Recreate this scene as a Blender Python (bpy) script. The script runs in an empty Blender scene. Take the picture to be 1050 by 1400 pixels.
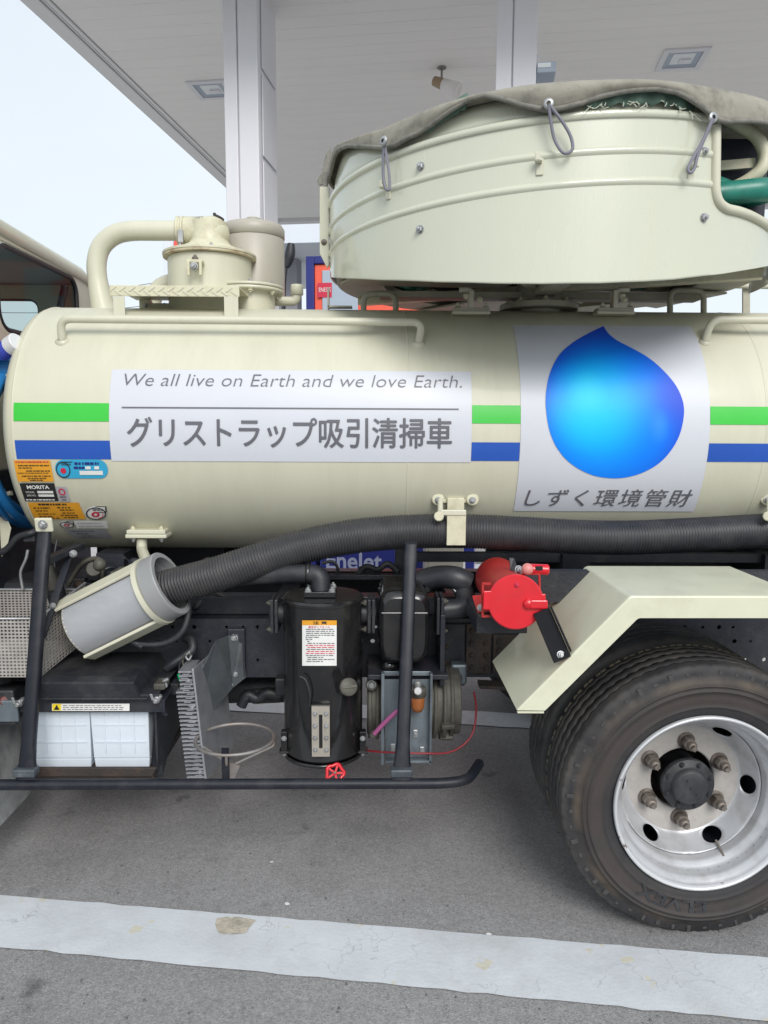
import bpy, bmesh, math, random
from mathutils import Vector, Matrix, noise
random.seed(7)
PI = math.pi
R = math.radians
SC = bpy.context.scene
COL = SC.collection

# ------------------------------------------------------------------ camera
F = 1000.0                      # focal length in pixels of the 1050 x 1400 photograph
CAM = Vector((0, 0, 1.433))
pitch, yaw, roll = R(7.0), R(0.95), R(0.29)
fwd = Vector((math.sin(yaw) * math.cos(pitch), math.cos(yaw) * math.cos(pitch), -math.sin(pitch)))
rgt0 = Vector((math.cos(yaw), -math.sin(yaw), 0))
up0 = rgt0.cross(fwd)
rgt = rgt0 * math.cos(roll) + up0 * math.sin(roll)
upv = up0 * math.cos(roll) - rgt0 * math.sin(roll)
cd = bpy.data.cameras.new('camera')
cam = bpy.data.objects.new('camera', cd)
COL.objects.link(cam)
cam.matrix_world = Matrix(((rgt.x, upv.x, -fwd.x, CAM.x), (rgt.y, upv.y, -fwd.y, CAM.y), (rgt.z, upv.z, -fwd.z, CAM.z), (0, 0, 0, 1)))
cd.sensor_fit = 'VERTICAL'
cd.sensor_height = 36
cd.lens = 36 * F / 1400
cd.clip_start = 0.05
cd.clip_end = 2000
SC.camera = cam

# ------------------------------------------------------------------ light
SUN_EL, SUN_AZ = R(36), R(166)      # azimuth clockwise from +Y: behind the camera, over the right shoulder
w = bpy.data.worlds.new('World')
SC.world = w
w.use_nodes = True
nt = w.node_tree
nt.nodes.clear()
out = nt.nodes.new('ShaderNodeOutputWorld')
bg = nt.nodes.new('ShaderNodeBackground')
bg.inputs['Strength'].default_value = 0.12
sky = nt.nodes.new('ShaderNodeTexSky')
sky.sky_type = 'NISHITA'
sky.sun_disc = False
sky.sun_elevation = SUN_EL
sky.sun_rotation = SUN_AZ
sky.dust_density = 2.0
sky.ozone_density = 1.2
tc = nt.nodes.new('ShaderNodeTexCoord')
mpp = nt.nodes.new('ShaderNodeMapping')
mpp.inputs['Scale'].default_value = (1.0, 1.0, 2.2)
cl = nt.nodes.new('ShaderNodeTexNoise')
cl.inputs['Scale'].default_value = 1.6
cl.inputs['Detail'].default_value = 5
cl.inputs['Roughness'].default_value = 0.5
cr = nt.nodes.new('ShaderNodeMapRange')
cr.inputs['From Min'].default_value = 0.3
cr.inputs['From Max'].default_value = 0.7
cr.inputs['To Min'].default_value = 0.74
cr.inputs['To Max'].default_value = 0.97
mx = nt.nodes.new('ShaderNodeMix')
mx.data_type = 'RGBA'
mx.inputs['B'].default_value = (4.45, 4.8, 5.05, 1)     # overcast cloud layer, even all round
nt.links.new(tc.outputs['Generated'], mpp.inputs['Vector'])
nt.links.new(mpp.outputs['Vector'], cl.inputs['Vector'])
nt.links.new(cl.outputs['Fac'], cr.inputs['Value'])
nt.links.new(cr.outputs['Result'], mx.inputs['Factor'])
nt.links.new(sky.outputs['Color'], mx.inputs['A'])
nt.links.new(mx.outputs['Result'], bg.inputs['Color'])
nt.links.new(bg.outputs['Background'], out.inputs['Surface'])
sl = bpy.data.lights.new('sun', 'SUN')
sl.energy = 1.5
sl.angle = R(28)
sl.color = (1.0, 0.97, 0.93)
sun = bpy.data.objects.new('sun', sl)
COL.objects.link(sun)
sdir = Vector((math.sin(SUN_AZ) * math.cos(SUN_EL), math.cos(SUN_AZ) * math.cos(SUN_EL), math.sin(SUN_EL)))
sun.rotation_euler = sdir.to_track_quat('Z', 'Y').to_euler()
sun.location = (-4, -6, 12)
SC.view_settings.view_transform = 'Standard'
SC.view_settings.look = 'None'
SC.view_settings.exposure = 0.74
SC.view_settings.gamma = 1
SC.view_settings.use_curve_mapping = False
SC.render.engine = 'CYCLES'
SC.cycles.max_bounces = 8

# ------------------------------------------------------------------ measuring helpers
def ray(px, py):
    return rgt * ((px - 525) / F) - upv * ((py - 700) / F) + fwd
def at(px, py, Y):
    d = ray(px, py)
    return CAM + d * (Y / d.y)
def on_x(px, py, X):
    d = ray(px, py)
    return CAM + d * (X / d.x)
def on_z(px, py, Z):
    d = ray(px, py)
    return CAM + d * ((Z - CAM.z) / d.z)
TY, TZ, TR = 2.9, 1.398, 0.46            # the tank's axis and radius
def on_tank(px, py, r=None):
    """X and angle on the tank; angle 0 faces the viewer's side, 90 deg is the top."""
    r = r or TR
    d = ray(px, py)
    a = d.y ** 2 + d.z ** 2
    oy, oz = CAM.y - TY, CAM.z - TZ
    b = d.y * oy + d.z * oz
    c = oy * oy + oz * oz - r * r
    disc = max(b * b - a * c, 0)
    t = (-b - math.sqrt(disc)) / a
    p = CAM + d * t
    return p.x, math.atan2(p.z - TZ, TY - p.y)
def tank_pt(x, th, off=0.0):
    return Vector((x, TY - (TR + off) * math.cos(th), TZ + (TR + off) * math.sin(th)))
RX, RY, RR = 0.643, 2.9, 0.804             # the hose reel on top
def on_reel(px, py, r=None):
    r = r or RR
    d = ray(px, py)
    a = d.x ** 2 + d.y ** 2
    ox, oy = CAM.x - RX, CAM.y - RY
    b = d.x * ox + d.y * oy
    c = ox * ox + oy * oy - r * r
    disc = max(b * b - a * c, 0)
    t = (-b - math.sqrt(disc)) / a
    p = CAM + d * t
    return math.atan2(p.x - RX, RY - p.y), p.z     # angle 0 faces the viewer's side, + to the right
def reel_pt(th, z, r):
    return Vector((RX + r * math.sin(th), RY - r * math.cos(th), z))
def lerp(pts, x):
    if x <= pts[0][0]: return pts[0][1]
    for (a, b), (c, d) in zip(pts, pts[1:]):
        if x <= c:
            t = (x - a) / (c - a)
            t = t * t * (3 - 2 * t) if False else t
            return b + (d - b) * t
    return pts[-1][1]
def smooth_path(pts, n=6):
    """Catmull-Rom through the points."""
    P = [Vector(p) for p in pts]
    P = [P[0] * 2 - P[1]] + P + [P[-1] * 2 - P[-2]]
    o = []
    for i in range(1, len(P) - 2):
        for k in range(n):
            t = k / n
            a, b, c, d = P[i - 1], P[i], P[i + 1], P[i + 2]
            o.append(0.5 * ((2 * b) + (c - a) * t + (2 * a - 5 * b + 4 * c - d) * t * t + (3 * b - a - 3 * c + d) * t ** 3))
    o.append(P[-2])
    return o
def fillet(pts, r, n=6):
    """Round the corners of a poly-line."""
    P = [Vector(p) for p in pts]
    o = [P[0]]
    for a, b, c in zip(P, P[1:], P[2:]):
        u, v = (a - b), (c - b)
        k = min(r, u.length * .49, v.length * .49)
        s, e = b + u.normalized() * k, b + v.normalized() * k
        for i in range(n + 1):
            t = i / n
            o.append(s * (1 - t) ** 2 + b * 2 * t * (1 - t) + e * t * t)
    o.append(P[-1])
    return o

# ------------------------------------------------------------------ materials
def mat(name, col, rough=0.5, metal=0.0, var=0.0, vscale=6.0, dirt=None, dirt_amt=0.0, dscale=3.0, bump=0.0, bscale=60.0, coat=0.0, stretch=(1, 1, 1), spec=0.5, fine=0.0):
    m = bpy.data.materials.new(name)
    m.use_nodes = True
    n, L = m.node_tree.nodes, m.node_tree.links
    b = n['Principled BSDF']
    b.inputs['Roughness'].default_value = rough
    b.inputs['Metallic'].default_value = metal
    b.inputs['Coat Weight'].default_value = coat
    b.inputs['Coat Roughness'].default_value = 0.06
    b.inputs['Specular IOR Level'].default_value = spec
    c4 = (*col, 1)
    b.inputs['Base Color'].default_value = c4
    src = None
    tcn = n.new('ShaderNodeTexCoord')
    oi = n.new('ShaderNodeNewGeometry')
    mp = n.new('ShaderNodeMapping')
    mp.inputs['Scale'].default_value = stretch
    L.new(oi.outputs['Position'], mp.inputs['Vector'])
    if var > 0:
        t = n.new('ShaderNodeTexNoise')
        t.inputs['Scale'].default_value = vscale
        t.inputs['Detail'].default_value = 6
        t.inputs['Roughness'].default_value = 0.65
        L.new(mp.outputs['Vector'], t.inputs['Vector'])
        mr = n.new('ShaderNodeMapRange')
        mr.inputs['From Min'].default_value = 0.3
        mr.inputs['From Max'].default_value = 0.7
        mr.inputs['To Min'].default_value = 1 - var
        mr.inputs['To Max'].default_value = 1 + var
        L.new(t.outputs['Fac'], mr.inputs['Value'])
        mm = n.new('ShaderNodeMix')
        mm.data_type = 'RGBA'
        mm.blend_type = 'MULTIPLY'
        mm.inputs['Factor'].default_value = 1
        mm.inputs['A'].default_value = c4
        L.new(mr.outputs['Result'], mm.inputs['B'])
        src = mm.outputs['Result']
        rr = n.new('ShaderNodeMapRange')
        rr.inputs['To Min'].default_value = max(0.02, rough - 0.12)
        rr.inputs['To Max'].default_value = min(1, rough + 0.14)
        L.new(t.outputs['Fac'], rr.inputs['Value'])
        L.new(rr.outputs['Result'], b.inputs['Roughness'])
    if dirt:
        t = n.new('ShaderNodeTexNoise')
        t.inputs['Scale'].default_value = dscale
        t.inputs['Detail'].default_value = 8
        t.inputs['Roughness'].default_value = 0.7
        L.new(mp.outputs['Vector'], t.inputs['Vector'])
        mr = n.new('ShaderNodeMapRange')
        mr.inputs['From Min'].default_value = 0.48
        mr.inputs['From Max'].default_value = 0.72
        mr.inputs['To Min'].default_value = 0
        mr.inputs['To Max'].default_value = dirt_amt
        L.new(t.outputs['Fac'], mr.inputs['Value'])
        mm = n.new('ShaderNodeMix')
        mm.data_type = 'RGBA'
        mm.inputs['A'].default_value = c4
        mm.inputs['B'].default_value = (*dirt, 1)
        if src: L.new(src, mm.inputs['A'])
        L.new(mr.outputs['Result'], mm.inputs['Factor'])
        src = mm.outputs['Result']
    if src: L.new(src, b.inputs['Base Color'])
    if bump > 0:
        t = n.new('ShaderNodeTexNoise')
        t.inputs['Scale'].default_value = bscale
        t.inputs['Detail'].default_value = 4
        L.new(mp.outputs['Vector'], t.inputs['Vector'])
        bn = n.new('ShaderNodeBump')
        bn.inputs['Strength'].default_value = bump
        bn.inputs['Distance'].default_value = 0.01
        L.new(t.outputs['Fac'], bn.inputs['Height'])
        L.new(bn.outputs['Normal'], b.inputs['Normal'])
    return m
def node(m, typ, **kw):
    x = m.node_tree.nodes.new(typ)
    for k, v in kw.items():
        x.inputs[k].default_value = v
    return x

CREAM = (0.575, 0.565, 0.450)
M = {}
M['cream'] = mat('cream_paint', CREAM, 0.46, var=0.04, vscale=2.2, dirt=(0.42, 0.395, 0.29), dirt_amt=0.22, dscale=4, coat=0.12, bump=0.035, bscale=4, stretch=(3.2, 1, .55))
M['cream_worn'] = mat('cream_paint_worn', (0.60, 0.58, 0.43), 0.42, var=0.06, vscale=9, dirt=(0.22, 0.14, 0.07), dirt_amt=0.32, dscale=26)
M['cream_drum'] = mat('cream_drum_paint', (0.565, 0.58, 0.47), 0.25, var=0.03, vscale=2.5, dirt=(0.48, 0.46, 0.34), dirt_amt=0.16, dscale=5, coat=0.6, stretch=(3, 3, .5))
M['rust_edge'] = mat('rust_stained_cream', (0.52, 0.47, 0.33), 0.5, var=0.1, vscale=12, dirt=(0.20, 0.085, 0.03), dirt_amt=0.85, dscale=13)
M['cream_dust'] = mat('cream_dusty_shaded', (0.40, 0.39, 0.31), 0.55, var=0.10, vscale=7, dirt=(0.2, 0.18, 0.13), dirt_amt=0.45, dscale=9)  # dusty cream, base also darkened for the reel's shaded underside
M['fender'] = mat('fender_paint', (0.63, 0.63, 0.485), 0.33, var=0.04, vscale=5, dirt=(0.40, 0.36, 0.28), dirt_amt=0.35, dscale=6, coat=0.2)
M['cab'] = mat('cab_paint', (0.58, 0.575, 0.45), 0.35, var=0.04, vscale=4, dirt=(0.3, 0.28, 0.2), dirt_amt=0.3, dscale=8, coat=0.4)
M['pump_tan'] = mat('taupe_paint', (0.40, 0.375, 0.32), 0.4, var=0.04, vscale=6)
M['black'] = mat('black_gloss_paint', (0.010, 0.010, 0.011), 0.22, var=0.2, vscale=12, dirt=(0.09, 0.085, 0.08), dirt_amt=0.22, dscale=7, coat=0.4)
M['chassis'] = mat('chassis_black', (0.016, 0.019, 0.028), 0.48, var=0.25, vscale=14, dirt=(0.07, 0.065, 0.06), dirt_amt=0.5, dscale=9, bump=0.15, bscale=90)
M['chassis_rust'] = mat('chassis_rusty', (0.035, 0.028, 0.025), 0.7, var=0.3, vscale=14, dirt=(0.11, 0.06, 0.035), dirt_amt=0.6, dscale=12, bump=0.3, bscale=120)
M['rail'] = mat('guard_bar_paint', (0.010, 0.012, 0.019), 0.45, var=0.2, vscale=10, dirt=(0.08, 0.08, 0.085), dirt_amt=0.25, dscale=14, spec=0.35)
M['rail_worn'] = mat('scuffed_guard_paint', (0.07, 0.085, 0.10), 0.45, 0.3, var=0.3, vscale=20, dirt=(0.25, 0.26, 0.27), dirt_amt=0.4, dscale=30)
M['plastic'] = mat('black_plastic', (0.017, 0.0185, 0.024), 0.5, var=0.2, vscale=9, dirt=(0.12, 0.115, 0.11), dirt_amt=0.38, dscale=7, bump=0.1, bscale=150)
M['rubber'] = mat('hose_rubber', (0.027, 0.029, 0.036), 0.42, var=0.2, vscale=20, dirt=(0.12, 0.11, 0.10), dirt_amt=0.25, dscale=12)
M['pvc'] = mat('grey_pvc', (0.33, 0.34, 0.36), 0.5, var=0.06, vscale=6, dirt=(0.45, 0.45, 0.45), dirt_amt=0.25, dscale=16, stretch=(1, 1, 3))
M['pvc_dark'] = mat('grey_pvc_collar', (0.27, 0.275, 0.28), 0.5, var=0.06, vscale=6)
M['steel'] = mat('galvanised_steel', (0.42, 0.43, 0.44), 0.45, 0.7, var=0.14, vscale=20, dirt=(0.16, 0.13, 0.10), dirt_amt=0.4, dscale=12)
M['bluesteel'] = mat('dirty_zinc_plate', (0.17, 0.205, 0.23), 0.45, 0.5, var=0.3, vscale=9, dirt=(0.07, 0.07, 0.075), dirt_amt=0.8, dscale=7, stretch=(1, 1, .5))
M['darksteel'] = mat('dark_grey_plate', (0.085, 0.098, 0.11), 0.4, 0.3, var=0.3, vscale=9, dirt=(0.13, 0.13, 0.12), dirt_amt=0.5, dscale=8)
M['alu'] = mat('cast_aluminium', (0.42, 0.43, 0.46), 0.48, 0.75, var=0.12, vscale=20, dirt=(0.12, 0.12, 0.12), dirt_amt=0.35, dscale=14)
M['perf'] = mat('perforated_steel', (0.42, 0.395, 0.37), 0.5, 0.3, var=0.15, vscale=20)
M['rusty_wire'] = mat('rust_streaked_steel', (0.26, 0.25, 0.245), 0.5, 0.5, var=0.2, vscale=20, dirt=(0.26, 0.13, 0.06), dirt_amt=0.5, dscale=11)
M['rim'] = mat('silver_wheel_paint', (0.50, 0.51, 0.53), 0.38, 0.35, var=0.06, vscale=9, dirt=(0.25, 0.22, 0.20), dirt_amt=0.5, dscale=11, coat=0.2)
M['rim_edge'] = mat('chipped_rim_edge', (0.60, 0.61, 0.63), 0.36, 0.3, var=0.05, vscale=9, coat=0.2)
M['rim_face'] = mat('dusty_wheel_face', (0.42, 0.40, 0.38), 0.6, 0.25, var=0.08, vscale=16, dirt=(0.2, 0.18, 0.16), dirt_amt=0.4, dscale=18)
M['nut'] = mat('dirty_wheel_nut', (0.20, 0.175, 0.155), 0.55, 0.5, var=0.3, vscale=50, dirt=(0.09, 0.055, 0.035), dirt_amt=0.7, dscale=40)
M['hub'] = mat('hub_black', (0.022, 0.024, 0.028), 0.55, var=0.3, vscale=30, dirt=(0.10, 0.10, 0.105), dirt_amt=0.4, dscale=20)
M['dark'] = mat('dark_grease', (0.008, 0.008, 0.009), 0.7, var=0.3, vscale=10)
M['red'] = mat('red_paint', (0.60, 0.006, 0.018), 0.32, var=0.05, vscale=10, dirt=(0.35, 0.03, 0.03), dirt_amt=0.3, dscale=18, coat=0.3)
M['red_dull'] = mat('faded_red_paint', (0.42, 0.018, 0.016), 0.5, var=0.12, vscale=10, dirt=(0.28, 0.09, 0.06), dirt_amt=0.4, dscale=10)
M['pinkball'] = mat('pink_plastic', (0.62, 0.22, 0.20), 0.4)
M['battery'] = mat('battery_plastic', (0.62, 0.68, 0.75), 0.38, var=0.03, vscale=8, dirt=(0.5, 0.52, 0.52), dirt_amt=0.3, dscale=9)
M['white'] = mat('white_vinyl', (0.56, 0.58, 0.635), 0.36, var=0.02, vscale=3)
M['green'] = mat('green_vinyl', (0.035, 0.50, 0.045), 0.36, var=0.03, vscale=6)
M['blue'] = mat('blue_vinyl', (0.016, 0.085, 0.42), 0.36, var=0.03, vscale=6)
M['ink'] = mat('grey_ink', (0.115, 0.115, 0.135), 0.4)
M['blackink'] = mat('black_ink', (0.02, 0.02, 0.022), 0.4)
M['redink'] = mat('red_ink', (0.55, 0.02, 0.06), 0.4)
M['yellow'] = mat('orange_sticker', (0.72, 0.33, 0.025), 0.4, var=0.04, vscale=20)
M['yellow2'] = mat('yellow_sticker', (0.80, 0.62, 0.03), 0.4)
M['cyan'] = mat('cyan_sticker', (0.035, 0.36, 0.60), 0.35)
M['paper'] = mat('white_sticker', (0.72, 0.72, 0.70), 0.45, var=0.03, vscale=30)
M['silverlabel'] = mat('silver_sticker', (0.50, 0.50, 0.54), 0.35, 0.3, var=0.08, vscale=30)
M['tarp'] = mat('grey_canvas', (0.285, 0.27, 0.225), 0.85, var=0.14, vscale=7, dirt=(0.10, 0.095, 0.08), dirt_amt=0.75, dscale=13, bump=0.25, bscale=30)
M['tarp_hem'] = mat('grey_canvas_hem', (0.21, 0.205, 0.18), 0.85, var=0.2, vscale=14, dirt=(0.045, 0.043, 0.04), dirt_amt=0.8, dscale=25, bump=0.3, bscale=60)
M['liner'] = mat('green_liner', (0.10, 0.17, 0.135), 0.7, var=0.25, vscale=14)
M['fray'] = mat('frayed_thread', (0.55, 0.58, 0.48), 0.8)
M['cord'] = mat('grey_elastic_cord', (0.20, 0.20, 0.24), 0.7)
M['ghose'] = mat('green_hose', (0.02, 0.20, 0.15), 0.35, var=0.15, vscale=14, dirt=(0.03, 0.09, 0.08), dirt_amt=0.5, dscale=18)
M['bhose'] = mat('blue_hose', (0.015, 0.17, 0.45), 0.4, var=0.1, vscale=10)
M['bcap'] = mat('blue_cap', (0.06, 0.09, 0.55), 0.4)
M['wcap'] = mat('white_cap', (0.66, 0.67, 0.69), 0.45)
M['pinktube'] = mat('pink_tube', (0.38, 0.10, 0.25), 0.35)
M['redwire'] = mat('red_tube', (0.22, 0.012, 0.02), 0.4)
M['amber'] = mat('amber_bowl', (0.30, 0.10, 0.03), 0.3)
M['bronze'] = mat('grimy_casting', (0.10, 0.095, 0.08), 0.6, 0.3, var=0.3, vscale=20, dirt=(0.045, 0.04, 0.035), dirt_amt=0.7, dscale=16)
M['canopy'] = mat('soffit_paint', (0.84, 0.82, 0.80), 0.55, var=0.025, vscale=1.2, stretch=(.4, 2, 1))
M['canopy_edge'] = mat('canopy_trim', (0.74, 0.74, 0.745), 0.5, var=0.02, vscale=2)
M['column'] = mat('column_cladding', (0.70, 0.70, 0.735), 0.4, var=0.02, vscale=2)
M['lampglass'] = mat('lamp_diffuser', (0.75, 0.78, 0.80), 0.25)
M['orange'] = mat('orange_panel', (0.80, 0.11, 0.06), 0.4, var=0.05, vscale=4)
M['navy'] = mat('pump_blue', (0.013, 0.02, 0.17), 0.4, var=0.1, vscale=4)  # blue lowered to carry the canopy's shade on the pump
M['pumpgrey'] = mat('pump_grey', (0.36, 0.42, 0.50), 0.4)
M['facade'] = mat('facade_white', (0.62, 0.66, 0.72), 0.5)
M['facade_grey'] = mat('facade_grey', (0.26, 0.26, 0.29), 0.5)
M['shingle'] = mat('dark_wire', (0.05, 0.05, 0.05), 0.6)
M['reel_shade'] = mat('navy_reel_shade', (0.012, 0.016, 0.03), 0.6, var=0.3, vscale=12)  # near-black navy that puts the reel's inner shade into colour
M['beige'] = mat('beige_metal', (0.40, 0.37, 0.32), 0.4, 0.3, var=0.06, vscale=20, dirt=(0.2, 0.17, 0.13), dirt_amt=0.4, dscale=30)
M['satin'] = mat('satin_black', (0.008, 0.008, 0.010), 0.4, var=0.2, vscale=12, spec=0.25)
M['trim'] = mat('window_rubber', (0.015, 0.015, 0.017), 0.45)
M['interior'] = mat('cab_lining', (0.38, 0.385, 0.39), 0.8)
M['lens_red'] = mat('red_lens', (0.5, 0.02, 0.02), 0.15)
# the flap's murky translucent rubber
M['flap'] = mat('mud_flap_rubber', (0.30, 0.31, 0.31), 0.5, var=0.4, vscale=8, dirt=(0.05, 0.05, 0.05), dirt_amt=0.6, dscale=6)
def glass_mat(name, tint, refl=0.35):
    m = bpy.data.materials.new(name)
    m.use_nodes = True
    n, L = m.node_tree.nodes, m.node_tree.links
    n.remove(n['Principled BSDF'])
    tr = n.new('ShaderNodeBsdfTransparent'); tr.inputs['Color'].default_value = (*tint, 1)
    gl = n.new('ShaderNodeBsdfGlossy'); gl.inputs['Roughness'].default_value = 0.02
    lw = n.new('ShaderNodeLayerWeight'); lw.inputs['Blend'].default_value = refl
    mxs = n.new('ShaderNodeMixShader')
    L.new(lw.outputs['Fresnel'], mxs.inputs['Fac'])
    L.new(tr.outputs[0], mxs.inputs[1]); L.new(gl.outputs[0], mxs.inputs[2])
    L.new(mxs.outputs[0], n['Material Output'].inputs['Surface'])
    return m
M['glass'] = glass_mat('tinted_glass', (0.74, 0.80, 0.79), 0.09)

def add_noise_layer(m, col, scale, lo, hi, detail=4, amt=1.0, stretch=(1, 1, 1), rough=0.6):
    """Put one more worn layer over a material's colour."""
    n, L = m.node_tree.nodes, m.node_tree.links
    b = n['Principled BSDF']
    g = n.new('ShaderNodeNewGeometry')
    mp = n.new('ShaderNodeMapping'); mp.inputs['Scale'].default_value = stretch
    t = n.new('ShaderNodeTexNoise')
    t.inputs['Scale'].default_value = scale
    t.inputs['Detail'].default_value = detail
    t.inputs['Roughness'].default_value = rough
    mr = n.new('ShaderNodeMapRange')
    mr.inputs['From Min'].default_value = lo
    mr.inputs['From Max'].default_value = hi
    mr.inputs['To Max'].default_value = amt
    mm = n.new('ShaderNodeMix'); mm.data_type = 'RGBA'
    mm.inputs['B'].default_value = (*col, 1)
    old = b.inputs['Base Color'].links[0].from_socket if b.inputs['Base Color'].links else None
    if old: L.new(old, mm.inputs['A'])
    else: mm.inputs['A'].default_value = b.inputs['Base Color'].default_value
    L.new(g.outputs['Position'], mp.inputs['Vector']); L.new(mp.outputs['Vector'], t.inputs['Vector'])
    L.new(t.outputs['Fac'], mr.inputs['Value']); L.new(mr.outputs['Result'], mm.inputs['Factor'])
    L.new(mm.outputs['Result'], b.inputs['Base Color'])
add_noise_layer(M['rim_edge'], (0.09, 0.035, 0.025), 9, 0.60, 0.64, 6, 0.95, rough=0.7)
M['ground'] = mat('worn_asphalt', (0.275, 0.272, 0.274), 0.85, var=0.11, vscale=0.9, dirt=(0.16, 0.155, 0.155), dirt_amt=0.6, dscale=1.6, bump=0.35, bscale=260, spec=0.25)
add_noise_layer(M['ground'], (0.38, 0.37, 0.365), 150, 0.58, 0.70, 3, 0.6)
add_noise_layer(M['ground'], (0.10, 0.10, 0.10), 120, 0.60, 0.72, 3, 0.7)
add_noise_layer(M['ground'], (0.085, 0.085, 0.088), 5.0, 0.63, 0.72, 6, 0.75)
M['line'] = mat('worn_white_road_paint', (0.57, 0.60, 0.63), 0.6, var=0.07, vscale=5, dirt=(0.43, 0.44, 0.45), dirt_amt=0.7, dscale=3, bump=0.12, bscale=90)
add_noise_layer(M['line'], (0.56, 0.52, 0.38), 8, 0.645, 0.665, 5, 0.7)
add_noise_layer(M['line'], (0.30, 0.28, 0.25), 5.5, 0.685, 0.695, 8, 0.9, rough=0.75)
# thin cracks in the paint
def aggregate(m, scale, lo, hi):
    """stone-by-stone brightness of the paving"""
    n, L = m.node_tree.nodes, m.node_tree.links
    b = n['Principled BSDF']
    g = n.new('ShaderNodeNewGeometry')
    v = n.new('ShaderNodeTexVoronoi'); v.inputs['Scale'].default_value = scale
    sp = n.new('ShaderNodeSeparateColor')
    mr = n.new('ShaderNodeMapRange'); mr.inputs['To Min'].default_value = lo; mr.inputs['To Max'].default_value = hi
    mm = n.new('ShaderNodeMix'); mm.data_type = 'RGBA'; mm.blend_type = 'MULTIPLY'; mm.inputs['Factor'].default_value = 1
    L.new(g.outputs['Position'], v.inputs['Vector']); L.new(v.outputs['Color'], sp.inputs['Color']); L.new(sp.outputs[0], mr.inputs['Value'])
    L.new(b.inputs['Base Color'].links[0].from_socket, mm.inputs['A']); L.new(mr.outputs['Result'], mm.inputs['B']); L.new(mm.outputs['Result'], b.inputs['Base Color'])
aggregate(M['ground'], 230, .80, 1.18)
aggregate(M['ground'], 75, .94, 1.06)
def cracks(m):
    n, L = m.node_tree.nodes, m.node_tree.links
    b = n['Principled BSDF']
    g = n.new('ShaderNodeNewGeometry')
    t = n.new('ShaderNodeTexNoise'); t.inputs['Scale'].default_value = 7; t.inputs['Detail'].default_value = 4
    s = n.new('ShaderNodeMath'); s.operation = 'SUBTRACT'; s.inputs[1].default_value = 0.5
    a = n.new('ShaderNodeMath'); a.operation = 'ABSOLUTE'
    mr = n.new('ShaderNodeMapRange'); mr.inputs['From Min'].default_value = 0.0; mr.inputs['From Max'].default_value = 0.006
    mr.inputs['To Min'].default_value = 1; mr.inputs['To Max'].default_value = 0
    t2 = n.new('ShaderNodeTexNoise'); t2.inputs['Scale'].default_value = 2.6
    m2 = n.new('ShaderNodeMapRange'); m2.inputs['From Min'].default_value = 0.44; m2.inputs['From Max'].default_value = 0.56; m2.inputs['To Max'].default_value = 0.45
    mu = n.new('ShaderNodeMath'); mu.operation = 'MULTIPLY'
    mm = n.new('ShaderNodeMix'); mm.data_type = 'RGBA'; mm.inputs['B'].default_value = (0.25, 0.24, 0.23, 1)
    L.new(g.outputs['Position'], t.inputs['Vector']); L.new(g.outputs['Position'], t2.inputs['Vector'])
    L.new(t.outputs['Fac'], s.inputs[0]); L.new(s.outputs[0], a.inputs[0]); L.new(a.outputs[0], mr.inputs['Value'])
    L.new(t2.outputs['Fac'], m2.inputs['Value'])
    L.new(mr.outputs['Result'], mu.inputs[0]); L.new(m2.outputs['Result'], mu.inputs[1])
    old = b.inputs['Base Color'].links[0].from_socket
    L.new(old, mm.inputs['A']); L.new(mu.outputs[0], mm.inputs['Factor']); L.new(mm.outputs['Result'], b.inputs['Base Color'])
cracks(M['line'])
M['chip'] = mat('bare_concrete', (0.46, 0.42, 0.34), 0.85, var=0.22, vscale=45, dirt=(0.2, 0.18, 0.16), dirt_amt=0.8, dscale=22, bump=.4, bscale=150)

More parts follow.
